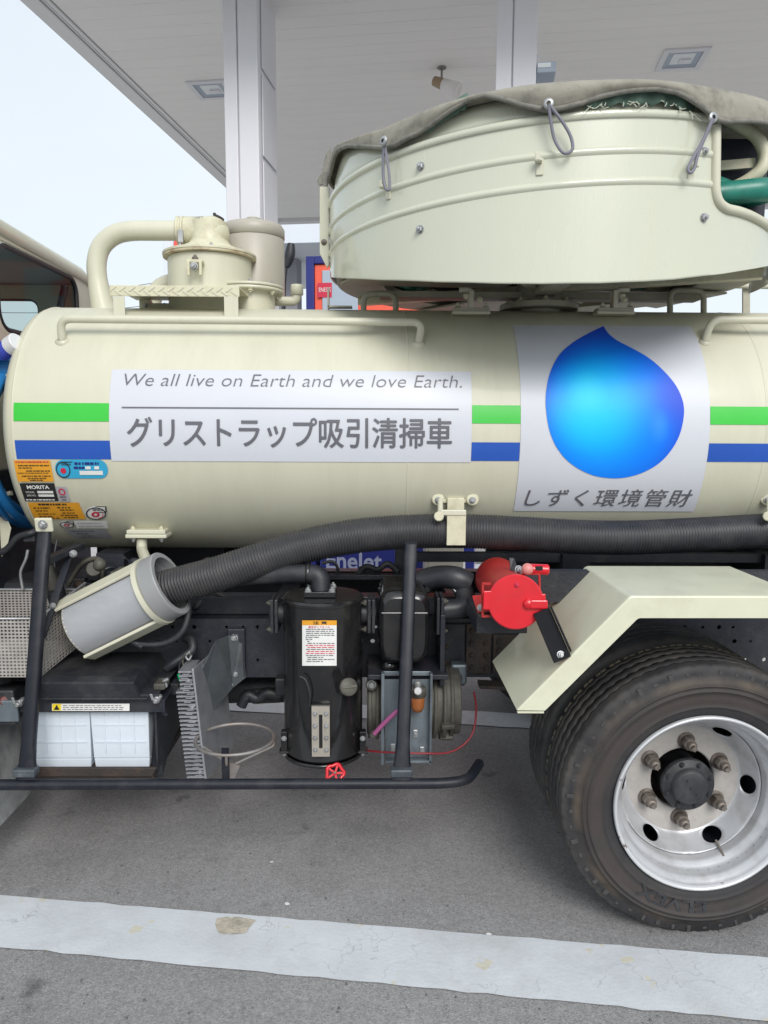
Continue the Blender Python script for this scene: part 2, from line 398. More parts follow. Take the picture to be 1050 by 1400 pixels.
# ------------------------------------------------------------------ mesh builder
WLOC = {}
class MB:
    def __init__(s): s.v, s.f, s.sm = [], [], []
    def add(s, vs, fs, smooth=False):
        o = len(s.v)
        s.v += [Vector(v) for v in vs]
        s.f += [tuple(o + i for i in f) for f in fs]
        s.sm += [smooth] * len(fs)
        return s
    def hexa(s, c):
        """box from 8 corners: bottom ring 0-3, top ring 4-7"""
        return s.add(c, [(0, 3, 2, 1), (4, 5, 6, 7), (0, 1, 5, 4), (1, 2, 6, 5), (2, 3, 7, 6), (3, 0, 4, 7)])
    def box(s, lo, hi):
        a, b = Vector(lo), Vector(hi)
        return s.hexa([(a.x, a.y, a.z), (b.x, a.y, a.z), (b.x, b.y, a.z), (a.x, b.y, a.z), (a.x, a.y, b.z), (b.x, a.y, b.z), (b.x, b.y, b.z), (a.x, b.y, b.z)])
    def obox(s, c, ax, ay, az):
        """oriented box: centre and three half-axis vectors"""
        c, ax, ay, az = map(Vector, (c, ax, ay, az))
        return s.hexa([c - ax - ay - az, c + ax - ay - az, c + ax + ay - az, c - ax + ay - az, c - ax - ay + az, c + ax - ay + az, c + ax + ay + az, c - ax + ay + az])
    def bar(s, p, q, wdt, thk, side=(0, 1, 0)):
        p, q = Vector(p), Vector(q)
        d = (q - p)
        sd = Vector(side)
        n = d.cross(sd).normalized()
        t = n.cross(d).normalized()
        return s.obox((p + q) / 2, d / 2, n * wdt / 2, t * thk / 2)
    def tube(s, path, r, n=12, caps=True, closed=False, rf=None, flat=None):
        P = [Vector(p) for p in path]
        m = len(P)
        fr, prev = [], None
        for i in range(m):
            if closed: t = P[(i + 1) % m] - P[i - 1]
            else: t = P[min(i + 1, m - 1)] - P[max(i - 1, 0)]
            t.normalize()
            if prev is None:
                a = Vector((0, 0, 1)) if abs(t.z) < .9 else Vector((1, 0, 0))
                u = t.cross(a).normalized()
            else:
                u = (prev - t * prev.dot(t)).normalized()
            prev = u
            fr.append((u, t.cross(u)))
        vs, fs = [], []
        for i in range(m):
            rr = rf(i) if rf else r
            for k in range(n):
                a = 2 * PI * k / n
                vs.append(P[i] + (fr[i][0] * math.cos(a) + fr[i][1] * math.sin(a)) * rr)
        for i in range(m if closed else m - 1):
            j = (i + 1) % m
            for k in range(n):
                l = (k + 1) % n
                fs.append((i * n + k, i * n + l, j * n + l, j * n + k))
        s.add(vs, fs, True)
        if caps and not closed:
            s.add(vs[:n], [tuple(range(n))[::-1]])
            s.add(vs[-n:], [tuple(range(n))])
        return s
    def lathe(s, prof, o, ax, n=32, smooth=True, closed=False, split=False):
        """prof: (radius, distance along the axis)"""
        o, ax = Vector(o), Vector(ax).normalized()
        a = Vector((0, 0, 1)) if abs(ax.z) < .9 else Vector((1, 0, 0))
        u = ax.cross(a).normalized()
        v = ax.cross(u)
        if split:
            for q in zip(prof, prof[1:]): s.lathe(list(q), o, ax, n, smooth)
            return s
        vs, fs = [], []
        for r, h in prof:
            for k in range(n):
                t = 2 * PI * k / n
                vs.append(o + ax * h + (u * math.cos(t) + v * math.sin(t)) * r)
        m = len(prof)
        for i in range(m if closed else m - 1):
            j = (i + 1) % m
            for k in range(n):
                l = (k + 1) % n
                fs.append((i * n + k, j * n + k, j * n + l, i * n + l))
        return s.add(vs, fs, smooth)
    def cyl(s, p, q, r, n=24, r2=None, ch=None):
        p, q = Vector(p), Vector(q)
        L = (q - p).length
        r2 = r if r2 is None else r2
        c = min(0.003, L * .2, r * .3) if ch is None else ch
        s.lathe([(0, 0), (r - c, 0)], p, q - p, n, False)
        s.lathe([(r - c, 0), (r, c)], p, q - p, n)
        s.lathe([(r, c), (r2, L - c)], p, q - p, n)
        s.lathe([(r2, L - c), (r2 - c, L)], p, q - p, n)
        s.lathe([(r2 - c, L), (0, L)], p, q - p, n, False)
        return s
    def prism(s, poly, ext):
        """closed 3-D outline swept by a vector"""
        P = [Vector(p) for p in poly]
        e = Vector(ext)
        n = len(P)
        vs = P + [p + e for p in P]
        fs = [tuple(range(n)), tuple(range(2 * n - 1, n - 1, -1))] + [(i, i + n, (i + 1) % n + n, (i + 1) % n)[::-1] for i in range(n)]
        return s.add(vs, fs)
    def grid(s, fn, nu, nv, smooth=True, wrap=False):
        vs = [fn(i, j) for i in range(nu) for j in range(nv)]
        fs = []
        for i in range(nu if wrap else nu - 1):
            k = (i + 1) % nu
            for j in range(nv - 1):
                fs.append((i * nv + j, k * nv + j, k * nv + j + 1, i * nv + j + 1))
        return s.add(vs, fs, smooth)
    def sphere(s, c, r, n=16):
        c = Vector(c)
        return s.lathe([(max(r * math.sin(PI * i / 10), 1e-5), -r * math.cos(PI * i / 10)) for i in range(11)], c, (0, 0, 1), n)
    def build(s, name, m, parent=None, bev=0.0, seg=2, solid=0.0, fixn=True, label=None, kind=None, weld=False):
        lo = Vector([min(v[i] for v in s.v) for i in range(3)])
        hi = Vector([max(v[i] for v in s.v) for i in range(3)])
        c = (lo + hi) / 2
        me = bpy.data.meshes.new(name)
        me.from_pydata([v - c for v in s.v], [], s.f)
        me.polygons.foreach_set('use_smooth', s.sm)
        if fixn or weld:
            b = bmesh.new(); b.from_mesh(me)
            if weld: bmesh.ops.remove_doubles(b, verts=b.verts, dist=1e-5)
            if fixn: bmesh.ops.recalc_face_normals(b, faces=b.faces)
            b.to_mesh(me); b.free()
        me.materials.append(M[m] if isinstance(m, str) else m)
        o = bpy.data.objects.new(name, me)
        COL.objects.link(o)
        place(o, c, parent)
        if solid:
            md = o.modifiers.new('solid', 'SOLIDIFY'); md.thickness = solid; md.offset = 0
        if bev:
            md = o.modifiers.new('bevel', 'BEVEL'); md.width = bev; md.segments = seg; md.limit_method = 'ANGLE'; md.angle_limit = R(40)
            md.harden_normals = False
        if label: o['label'] = label
        if kind: o['kind'] = kind
        return o
def place(o, wl, parent=None):
    wl = Vector(wl)
    if parent:
        o.parent = parent
        o.location = wl - WLOC[parent.name]
    else:
        o.location = wl
    WLOC[o.name] = wl
def thing(name, label, cat, loc, group=None, parent=None):
    o = bpy.data.objects.new(name, None)
    o.empty_display_size = 0.1
    COL.objects.link(o)
    place(o, loc, parent)
    if label: tag(o, label, cat, group)
    return o
def part(name, loc, parent, label=None):
    o = thing(name, None, None, loc, None, parent)
    if label: o['label'] = label
    return o
def tag(o, label, cat, group=None):
    o['label'] = label; o['category'] = cat
    if group: o['group'] = group
    return o
def struct(o): o['kind'] = 'structure'; return o
def inst(name, src, wl, parent, q=None, sc=None):
    o = bpy.data.objects.new(name, src.data if hasattr(src, 'data') else src)
    COL.objects.link(o)
    place(o, wl, parent)
    if q is not None:
        o.rotation_mode = 'QUATERNION'; o.rotation_quaternion = q
    if sc: o.scale = (sc,) * 3
    return o
# bolts: one mesh for each material, heads along +Z
BOLT = {}
def bolt(wl, d, r, parent, m='steel', name='bolt'):
    if m not in BOLT:
        b = MB()
        b.lathe([(0, 0), (1.25, 0), (1.25, .18), (1.0, .2)], (0, 0, 0), (0, 0, 1), 14, False)
        b.lathe([(1.0, .2), (1.0, .85), (.85, 1.0), (0, 1.0)], (0, 0, 0), (0, 0, 1), 6, False)
        b.lathe([(.5, 1.0), (.5, 1.5), (.4, 1.6), (0, 1.6)], (0, 0, 0), (0, 0, 1), 8, False)
        me = bpy.data.meshes.new('bolt')
        me.from_pydata(b.v, [], b.f)
        me.materials.append(M[m])
        BOLT[m] = me
    return inst(name, BOLT[m], wl, parent, Vector(d).normalized().to_track_quat('Z', 'Y'), r)
def box_px(x0, y0, x1, y1, Y, depth, mb=None):
    """a box whose front face, at distance Y, spans the given outline"""
    a, b = at(x0, y1, Y), at(x1, y0, Y)
    c, d = at(x0, y0, Y), at(x1, y1, Y)
    lo = Vector(((a.x + c.x) / 2, Y, (a.z + d.z) / 2)); hi = Vector(((b.x + d.x) / 2, Y + depth, (b.z + c.z) / 2))
    return (mb or MB()).box(lo, hi)
# text -> flat triangles
def text2d(s, shear=0.0, bold=0.0, sp=1.0, res=3):
    c = bpy.data.curves.new('t', 'FONT')
    c.body = s; c.size = 1; c.shear = shear; c.offset = bold; c.space_character = sp; c.resolution_u = res
    o = bpy.data.objects.new('t', c)
    COL.objects.link(o)
    bpy.context.view_layer.update()
    me = bpy.data.meshes.new_from_object(o.evaluated_get(bpy.context.evaluated_depsgraph_get()))
    b = bmesh.new(); b.from_mesh(me)
    ys = [v.co.y for v in b.verts]
    y0, y1 = min(ys), max(ys)
    for k in range(1, 5):
        bmesh.ops.bisect_plane(b, geom=b.verts[:] + b.edges[:] + b.faces[:], plane_co=(0, y0 + (y1 - y0) * k / 5, 0), plane_no=(0, 1, 0))
    V = [(v.co.x, v.co.y) for v in b.verts]
    b.verts.index_update()
    Fc = [tuple(v.index for v in f.verts) for f in b.faces]
    b.free()
    bpy.data.objects.remove(o); bpy.data.curves.remove(c); bpy.data.meshes.remove(me)
    x0, x1 = min(v[0] for v in V), max(v[0] for v in V)
    return [((x - x0) / (x1 - x0), (y - y0) / (y1 - y0)) for x, y in V], Fc
def lettering(s, fn, m, parent, name='lettering', **kw):
    V, Fc = text2d(s, **kw)
    return MB().add([fn(u, v) for u, v in V], Fc).build(name, m, parent, fixn=False)

# ================================================================== SETTING
def ground():
    mb = MB()
    mb.add([(-300, -200, 0), (300, -200, 0), (300, 400, 0), (-300, 400, 0)], [(0, 1, 2, 3)])
    struct(mb.build('ground', 'ground'))
ground()
GA = R(8.6)                                        # the station stands askew to the truck
e1 = Vector((math.cos(GA), -math.sin(GA), 0))
e2 = Vector((math.sin(GA), math.cos(GA), 0))
EZ = Vector((0, 0, 1))
def line_strip(p00, p10, p01, p11, name, z=0.004, n=120, ext=2.5):
    """painted strip with ragged edges, extended past both ends"""
    a0, a1, b0, b1 = map(Vector, (p00, p10, p01, p11))
    vs = []
    for i in range(n + 1):
        t = -ext / (a1 - a0).length + i / n * (1 + 2 * ext / (a1 - a0).length)
        p, q = a0.lerp(a1, t), b0.lerp(b1, t)
        j1 = noise.noise(Vector((i * .8, 3.1, 0))) * .005
        j2 = noise.noise(Vector((i * .8, 9.7, 0))) * .007
        vs += [(p.x, p.y + j1, z), (q.x, q.y + j2, z)]
    mb = MB().add(vs, [(2 * i, 2 * i + 2, 2 * i + 3, 2 * i + 1) for i in range(n)])
    return struct(mb.build(name, 'line'))
line_strip(on_z(0, 1225, 0), on_z(1050, 1311, 0), on_z(0, 1296, 0), on_z(1050, 1398, 0), 'lane_marking')
M['slab'] = mat('pale_bounce_concrete', (0.46, 0.45, 0.44), 0.85, var=0.08, vscale=1.5, dirt=(0.3, 0.29, 0.28), dirt_amt=0.4, dscale=2)  # pale slab added to bounce light up onto the soffit
sl0 = Vector((0, 4.45, .004))
struct(MB().add([sl0 - e1 * 30, sl0 + e1 * 30, sl0 + e1 * 30 + e2 * 45, sl0 - e1 * 30 + e2 * 45], [(0, 1, 2, 3)]).build('bounce_slab', 'slab'))
fa = on_z(365, 957, 0)
line_strip(fa - e1 * 3, fa + e1 * 3, fa - e1 * 3 - e2 * .17, fa + e1 * 3 - e2 * .17, 'lane_marking')
# bare patch where a flake of the line has come off
cp = [(296, 1258), (302, 1254), (322, 1254), (340, 1257), (349, 1258), (345, 1262), (340, 1270), (334, 1276), (315, 1277), (300, 1275), (295, 1268)]
cpl = smooth_path([on_z(x, y, 0.006) for x, y in cp] + [on_z(*cp[0], 0.006)], 5)[:-1]
cpl = [p + Vector((noise.noise(p * 60), noise.noise(p * 60 + Vector((9, 0, 0))), 0)) * .006 for p in cpl]
MB().add(cpl, [tuple(range(len(cpl)))]).build('paint_chip', 'chip')
struct(bpy.data.objects['paint_chip'])
# a little grit on the asphalt
g = MB()
for i in range(170):
    p = on_z(random.uniform(-60, 1110), random.uniform(1060, 1400), 0)
    r = random.uniform(.0012, .004)
    g.lathe([(1e-5, -r * .3), (r, 0), (r * .7, r * .8), (1e-5, r)], p, (random.uniform(-.3, .3), random.uniform(-.3, .3), 1), 6)
go = g.build('grit', mat('grit_stone', (0.12, 0.115, 0.11), 0.8, var=0.3, vscale=90)); go['kind'] = 'stuff'
g = MB()
for x, y in ((392, 1237), (668, 1278), (660, 1283), (372, 1179)):
    p = on_z(x, y, 0.001)
    g.add([p + Vector((random.uniform(.004, .011) * math.cos(a), random.uniform(.004, .011) * math.sin(a), .002)) for a in (0, 1.3, 2.4, 3.6, 5)], [(0, 1, 2, 3, 4)])
go = g.build('paint_crumbs', 'paper'); go['kind'] = 'stuff'

# ------------------------------------------------------------------ canopy
CZ = 5.3
c0 = on_z(30, 0, CZ)
far = on_z(640, 297, CZ)
vfar = (far - c0).dot(e2)
V0, U1 = -1.4, 17.0  # front edge lies out of view, set back to admit more light
def cp_(u, v, z=CZ): return Vector((c0.x, c0.y, 0)) + e1 * u + e2 * v + EZ * z
canopy = thing('canopy', 'white petrol station canopy behind the truck with panelled soffit', 'canopy', cp_(8, vfar / 2, CZ))
PW = 0.20
pan = None
k = 0
v = V0 + .2
while v + PW < vfar - .2:
    if pan is None:
        mb = MB()
        a, b = .27, U1 - .2
        pr = [(0.0008, 0.003), (0.004, 0.0), (PW - .004, 0.0), (PW - .0008, 0.003), (PW - .0015, .03), (.0015, .03)]
        n = len(pr)
        A = [cp_(a, v + q, CZ + h) for q, h in pr]
        B = [cp_(b, v + q, CZ + h) for q, h in pr]
        mb.add(A + B, [(i, (i + 1) % n, (i + 1) % n + n, i + n) for i in range(n)])
        pan = mb.build('soffit_panel', 'canopy', canopy)
        base = WLOC[pan.name]
    else:
        inst('soffit_panel', pan, base + e2 * (PW * k), canopy)
    k += 1
    v += PW
mb = MB()
mb.obox(cp_(U1 / 2, (V0 + vfar) / 2, CZ + .20), e1 * (U1 / 2 - .05), e2 * ((vfar - V0) / 2 - .05), EZ * .15)
mb.build('roof_deck', 'canopy_edge', canopy)
def edge(uv0, uv1, w, z0, z1, name, m='canopy_edge'):
    (u0, v0), (u1, v1) = uv0, uv1
    return MB().obox(cp_((u0 + u1) / 2, (v0 + v1) / 2, (z0 + z1) / 2), e1 * (abs(u1 - u0) / 2), e2 * (abs(v1 - v0) / 2), EZ * ((z1 - z0) / 2)).build(name, m, canopy, bev=.004)
edge((0, V0), (.17, vfar), 0, CZ - .02, CZ + .55, 'fascia')
edge((.185, V0 + .18), (.205, vfar - .18), 0, CZ - .008, CZ + .04, 'edge_trim', 'canopy_edge')
edge((.22, V0 + .18), (.26, vfar - .18), 0, CZ - .016, CZ + .04, 'edge_trim', 'canopy_edge')
edge((.172, vfar - .17), (U1, vfar), 0, CZ - .03, CZ + .55, 'fascia')
edge((.172, V0), (U1, V0 + .17), 0, CZ - .03, CZ + .55, 'fascia')

def ceiling_light(px, py, lab, s=.205):
    c = on_z(px, py, CZ)
    t = thing('ceiling_light', lab, 'ceiling light', c, 'square lights set into the soffit')
    mb = MB()
    for sx, sy, a, b in ((-1, 0, .03, s + .03), (1, 0, .03, s + .03), (0, -1, s - .03, .03), (0, 1, s - .03, .03)):
        mb.obox(c + e1 * (sx * s) + e2 * (sy * s) - EZ * .010, e1 * a, e2 * b, EZ * .010)
    mb.build('frame', 'column', t, bev=.003)
    mb = MB()
    a, b = s - .035, s - .09
    lo = [c + e1 * (x * a) + e2 * (y * a) - EZ * .012 for x, y in ((-1, -1), (1, -1), (1, 1), (-1, 1))]
    hi = [c + e1 * (x * b) + e2 * (y * b) - EZ * .002 for x, y in ((-1, -1), (1, -1), (1, 1), (-1, 1))]
    mb.add(lo + hi, [(0, 1, 5, 4), (1, 2, 6, 5), (2, 3, 7, 6), (3, 0, 4, 7)])
    mb.build('reflector', 'pumpgrey', t)
    MB().obox(c - EZ * .004, e1 * b, e2 * b, EZ * .0015).build('diffuser', 'lampglass', t)
    MB().obox(c - EZ * .012 + e2 * b * .3 + e1 * .03, e1 * b * .5, e2 * b * .35, EZ * .008).build('lamp_housing', 'column', t, bev=.002)
ceiling_light(933, 80, 'recessed square soffit light at the upper right above the hose reel')
ceiling_light(290, 122, 'recessed square soffit light beside the front canopy column, partly hidden by it')
ceiling_light(1075, 80 + 85, 'recessed square soffit light near the right edge of the photo over the tarpaulin')

def column(px0, px1, pyref, Y, dep, lab, ex=None):
    a, b = at(px0, 300, Y), at(px1, 300, Y)
    wd = (b - a).length
    c = (a + b) / 2
    base = Vector((c.x, c.y, 0)) + e2 * (dep / 2)
    t = thing('canopy_column', lab, 'column', base, 'white columns carrying the canopy')
    MB().obox(base + EZ * (CZ + .05) / 2, e1 * (wd / 2 - .01), e2 * (dep / 2 - .01), EZ * ((CZ + .05) / 2)).build('shaft', 'column', t, bev=.02, seg=3)
    f = base - e2 * (dep / 2 + .004)
    for q, ww in ((-.30, .19), (.20, .28)):
        MB().obox(f + e1 * (q * wd) + EZ * 2.7, e1 * (wd * ww), e2 * .012, EZ * 2.58).build('cladding_panel', 'column', t, bev=.010, seg=3)
    return t, base, wd
ct, cb, cw = column(309, 358, 300, 7.0, .62, 'white canopy column standing left of the hose reel behind the tank')
sd = cb + e1 * (cw / 2)
for z0, z1 in ((3.85, 4.55), (4.6, 5.2), (1.0, 3.8)):
    MB().obox(sd + EZ * ((z0 + z1) / 2), e1 * .006, e2 * .22, EZ * ((z1 - z0) / 2)).build('side_panel', 'column', ct, bev=.003)
ct2, cb2, cw2 = column(673, 728, 100, 6.7, .55, 'white canopy column rising behind the grey tarpaulin')
p = at(746, 99, 6.75)
mb = MB().obox(p, e1 * .08, e2 * .10, EZ * .045)
mb.build('wall_lamp', 'pumpgrey', ct2, bev=.008)
MB().obox(p - e1 * .02 - e2 * .101 + EZ * .015, e1 * .055, e2 * .004, EZ * .018).build('lamp_lens', 'lampglass', ct2)
MB().obox(p - e1 * .09 + EZ * .07, e1 * .03, e2 * .05, EZ * .05).build('bracket', 'column', ct2)
# small floodlight hanging from the soffit
p = on_z(604, 92, CZ)
p = p - e2 * .0
fl = thing('floodlight', 'small cylindrical floodlight hanging under the soffit behind the tarpaulin', 'floodlight', p)
q = p - EZ * .17
MB().cyl(p, p - EZ * .012, .05, 16).cyl(p - EZ * .01, q, .012, 10).build('stem', 'rusty_wire', fl)
dv = Vector((.75, -.35, -.42)).normalized()
MB().cyl(q - dv * .10, q + dv * .02, .05, 16, .06).build('lamp_base', mat('aged_tan_plastic', (0.34, 0.25, 0.16), 0.6), fl)
MB().lathe([(0, .02), (.062, .02), (.078, .22), (.070, .225), (.055, .2), (0, .19)], q, dv, 20).build('lamp_shade', 'canopy', fl)

# station building with a lower roof beyond the canopy
bb = at(460, 330, 19.0)
sb = thing('station_building', 'white fascia and grey soffit of the station building beyond the columns', 'building', (bb.x, 20, 0))
def bpx(x0, y0, x1, y1, Y, dep, name, m, par, bev=.01):
    a, b = at(x0, y1, Y), at(x1, y0, Y)
    c = Vector(((a.x + b.x) / 2, Y + dep / 2, (a.z + b.z) / 2))
    return MB().obox(c, e1 * ((b.x - a.x) / 2), e2 * (dep / 2), EZ * ((b.z - a.z) / 2)).build(name, m, par, bev=bev)
bpx(330, 290, 760, 327, 18.0, 6.0, 'fascia', 'facade', sb)
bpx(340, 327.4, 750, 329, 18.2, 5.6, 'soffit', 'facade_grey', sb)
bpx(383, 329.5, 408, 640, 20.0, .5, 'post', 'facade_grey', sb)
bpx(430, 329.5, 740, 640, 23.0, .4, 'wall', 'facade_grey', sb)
bpx(500, 420, 560, 640, 22.9, .08, 'door', 'facade', sb)

# fuel pump
PY = 5.9
pa, pb = at(424, 346, PY), at(655, 800, PY)
pc = Vector(((pa.x + pb.x) / 2, PY + .35, 0))
fp = thing('fuel_pump', 'orange and blue fuel pump standing behind the truck under the hose reel', 'fuel pump', pc)
pw = (pb.x - pa.x) / 2
def pbox(u0, u1, z0, z1, v0, v1, name, m, par=fp, bev=.006):
    c = pc + e1 * ((u0 + u1) / 2) + e2 * ((v0 + v1) / 2) + EZ * ((z0 + z1) / 2)
    return MB().obox(c, e1 * ((u1 - u0) / 2), e2 * ((v1 - v0) / 2), EZ * ((z1 - z0) / 2)).build(name, m, par, bev=bev)
zt = pa.z
pbox(-pw, -pw + .065, .12, zt, -.35, .30, 'frame_post', 'navy')
pbox(pw - .10, pw, .12, zt, -.35, .30, 'frame_post', 'navy')
pbox(-pw + .066, pw - .101, zt - .06, zt, -.35, .30, 'head_panel', 'navy')
pbox(-pw + .066, pw - .101, 1.0, zt - .061, -.33, .28, 'front_panel', 'orange')
pbox(-pw + .13, -pw + .42, 1.2, zt - .11, -.345, -.3305, 'display_panel', 'pumpgrey', bev=.02)
pbox(-pw + .101, pw - .101, .12, .99, -.35, .28, 'base_panel', 'navy')
pbox(-pw - .25, pw + .25, 0, .118, -.6, .6, 'plinth', 'facade')
def pump_face(x0, y0, x1, y1, v):
    def f(u, w_):
        A, B = at(x0, y1, PY), at(x1, y0, PY)
        uu = A.x + (B.x - A.x) * u - pc.x
        return pc + e1 * uu + e2 * v + EZ * (A.z + (B.z - A.z) * w_)
    return f
lettering('EneJet', pump_face(453, 756, 531, 788, -.354), mat('shaded_print', (0.30, 0.32, 0.44), 0.5), fp, bold=.02)  # white lettering toned down to hold the canopy's shade
lp = pump_face(441, 384, 461, 404, -.349)
MB().add([lp(0, 0), lp(1, 0), lp(1, 1), lp(0, 1)], [(0, 1, 2, 3)]).build('logo_plate', 'redink', fp, fixn=False)
lettering('ENEOS', pump_face(443, 390.5, 459.5, 396.5, -.352), 'paper', fp)
# white torn poster edge on the pump's base
f = pump_face(0, 0, 1, 1, -.353)
tp = [(644, 783), (644, 756), (640, 764), (636, 768), (638, 774), (633, 780), (637, 784)]
MB().add([pump_face(x - 1, y - 1, x, y, -.353)(1, 1) for x, y in tp], [tuple(range(len(tp)))]).build('torn_sticker', 'paper', fp, fixn=False)
cbp = at(610, 800, 5.3)
cbt = thing('cabinet', 'small taupe cabinet in front of the blue pump base, seen under the tank', 'cabinet', (cbp.x, 5.45, 0))
ca, cb3 = at(584, 600, 5.3), at(637, 600, 5.3)
MB().box((ca.x, 5.3, .06), (cb3.x, 5.6, .62)).build('body', 'pump_tan', cbt, bev=.01)
MB().box((ca.x + .02, 5.3 - .006, .10), (cb3.x - .02, 5.2995, .58)).build('door', 'pump_tan', cbt, bev=.003)
MB().box((ca.x - .01, 5.28, 0), (cb3.x + .01, 5.62, .058)).build('plinth', 'facade_grey', cbt)
# hose and nozzle hanging beside the column
p0 = at(394, 333, 6.4)
nz = thing('pump_nozzle', 'black fuel nozzle and hose hanging right of the canopy column', 'fuel nozzle', p0)
MB().tube(smooth_path([at(398, 333, 6.4), at(396, 350, 6.4), at(391, 365, 6.4)]), .035, 12, rf=lambda i: .03 + .015 * math.sin(i / 12 * PI)).build('nozzle_body', 'plastic', nz)
MB().tube(smooth_path([at(391, 362, 6.4), at(388, 400, 6.4), at(388, 520, 6.4), at(400, 640, 6.4), at(418, 600, 6.4), at(424, 480, 6.25)]), .018, 10).build('hose', 'rubber', nz)
# sign pylon and overhead wires far to the left
sp = at(229, 340, 30)
py_ = thing('sign_pylon', 'slim white sign pylon with a red panel seen between pipe and manhole', 'sign', (sp.x, sp.y, 0))
a, b = at(223, 328, 30), at(237, 328, 30)
MB().box((a.x, 30, 0), (b.x, 30.3, a.z)).build('pole', 'facade', py_, bev=.02)
tri = [at(238, 326, 29.9), at(238, 350, 29.9), at(247, 347, 29.9), at(258, 339, 29.9)]
MB().prism(tri, (0, .12, 0)).build('red_panel', mat('sign_red', (0.72, 0.07, 0.05), 0.4), py_)
mid = [at(241, 341, 29.88), at(243, 347, 29.88), at(251, 340, 29.88), at(250, 337, 29.88)]
MB().prism(mid, (0, .015, 0)).build('stripe', mat('sign_orange', (0.8, 0.25, 0.05), 0.4), py_)
for i, (ya, yb) in enumerate(((386, 371), (408, 404))):
    a, b = at(-60, ya + 18, 40), at(330, yb - 7, 40)
    pts = [a.lerp(b, k / 20) - EZ * (1.2 * math.sin(PI * k / 20) * .4) for k in range(21)]
    tag(MB().tube(pts, .016, 6).build('overhead_wire', 'shingle'), ('upper' if i == 0 else 'lower') + ' overhead power wire crossing the sky left of the manhole', 'wire', 'overhead wires in the sky')

# ================================================================== TRUCK
truck = thing('vacuum_truck', 'cream vacuum tank truck with water drop logo, parked broadside on the forecourt', 'truck', (0.3, TY, 0))
TX0 = on_tank(7, 575)[0] - .012
TX1 = 2.15
mb = MB()
prof = [(0.0, -.085), (.15, -.078), (.28, -.058), (.37, -.035), (.415, -.018), (.440, -.002), (.452, .010), (.4575, .020), (TR, .034)]
mb.lathe([(r, d) for r, d in prof], (TX0, TY, TZ), (1, 0, 0), 96)
mb.lathe([(TR, .034), (TR, TX1 - TX0)], (TX0, TY, TZ), (1, 0, 0), 128)
mb.lathe([(TR, TX1 - TX0), (.40, TX1 - TX0 + .06), (.2, TX1 - TX0 + .11), (0, TX1 - TX0 + .12)], (TX0, TY, TZ), (1, 0, 0), 96)
tank = mb.build('tank', 'cream', truck)
mb = MB()
mb.lathe([(TR - .002, .030), (TR + .0015, .0312), (TR + .0022, .034), (TR + .0015, .0368), (TR - .002, .038)], (TX0, TY, TZ), (1, 0, 0), 128)
mb.build('weld_seam', 'cream', tank)
for xw in (.12, 1.32):
    MB().lathe([(TR - .002, -.005), (TR + .0006, -.0035), (TR + .0010, 0), (TR + .0006, .0035), (TR - .002, .005)], (xw, TY, TZ), (1, 0, 0), 128).build('weld_seam', 'cream', tank)
MB().lathe([(TR - .002, 0), (TR + .006, .002), (TR + .008, .012), (TR - .002, .02)], (TX1 - .02, TY, TZ), (1, 0, 0), 128).build('end_rim', 'cream', tank)
# lengthwise seam welds
def patch(x0, x1, t0, t1, off, name, m, par=None, nx=4, nt=16, **kw):
    par = par or tank
    return MB().grid(lambda i, j: tank_pt(x0 + (x1 - x0) * i / nx, t0 + (t1 - t0) * j / nt, off), nx + 1, nt + 1).build(name, m, par, fixn=False, **kw)
# signs and stripes, flat vinyl on the tank
SX0, SX1 = on_tank(149.5, 575)[0], on_tank(645, 575)[0]
st1, st0 = on_tank(400, 507)[1], on_tank(400, 631)[1]
sign = patch(SX0, SX1, st0, st1, .0022, 'sign_panel', 'white')
DX0, DX1 = on_tank(712, 575)[0], on_tank(970.5, 575)[0]
dt1, dt0 = on_tank(830, 446)[1], on_tank(830, 698.5)[1]
logo = patch(DX0, DX1, dt0, dt1, .0022, 'logo_panel', 'white')
g1, g0 = on_tank(80, 551)[1], on_tank(80, 576)[1]
b1, b0 = on_tank(80, 602)[1], on_tank(80, 627.5)[1]
for xa, xb in ((TX0 + .040, SX0 - .001), (SX1 + .001, DX0 - .001), (DX1 + .001, TX1 - .03)):
    patch(xa, xb, g0, g1, .0018, 'green_stripe', 'green', nt=4)
    patch(xa, xb, b0, b1, .0018, 'blue_stripe', 'blue', nt=4)
def tfn(x0, x1, y0, y1, xm=None, off=.0045):
    xm = xm or (x0 + x1) / 2
    ym = (y0 + y1) / 2
    X0, X1 = on_tank(x0, ym)[0], on_tank(x1, ym)[0]
    A, B = on_tank(xm, y1)[1], on_tank(xm, y0)[1]
    return lambda u, v: tank_pt(X0 + (X1 - X0) * u, A + (B - A) * v, off)
lettering('We all live on Earth and we love Earth.', tfn(170, 631, 513.0, 529.2), 'ink', sign, shear=.20, sp=1.0, bold=-.012)
V_, F_ = text2d('グリストラップ吸引清掃車')
jm = MB()
for k_, du in enumerate((-.6, 0, .6)):               # three thin passes make the medium weight of the print
    f = tfn(174.6 + du, 617.4 + du, 571.3, 611.5, off=.0045 + .0002 * k_)
    jm.add([f(u, v) for u, v in V_], F_)
    if du:
        f = tfn(174.6, 617.4, 571.3 + du * .7, 611.5 + du * .7, off=.0052 + .0002 * k_)
        jm.add([f(u, v) for u, v in V_], F_)
jm.build('lettering', 'ink', sign, fixn=False)
f = tfn(167, 627, 557.6, 559.4)
MB().grid(lambda i, j: f(i / 8, j), 9, 2).build('rule_line', 'ink', sign, fixn=False)
lettering('しずく環境管財', tfn(718, 945.5, 668.0, 691.5), 'ink', logo, shear=.16, sp=1.16, bold=.003)
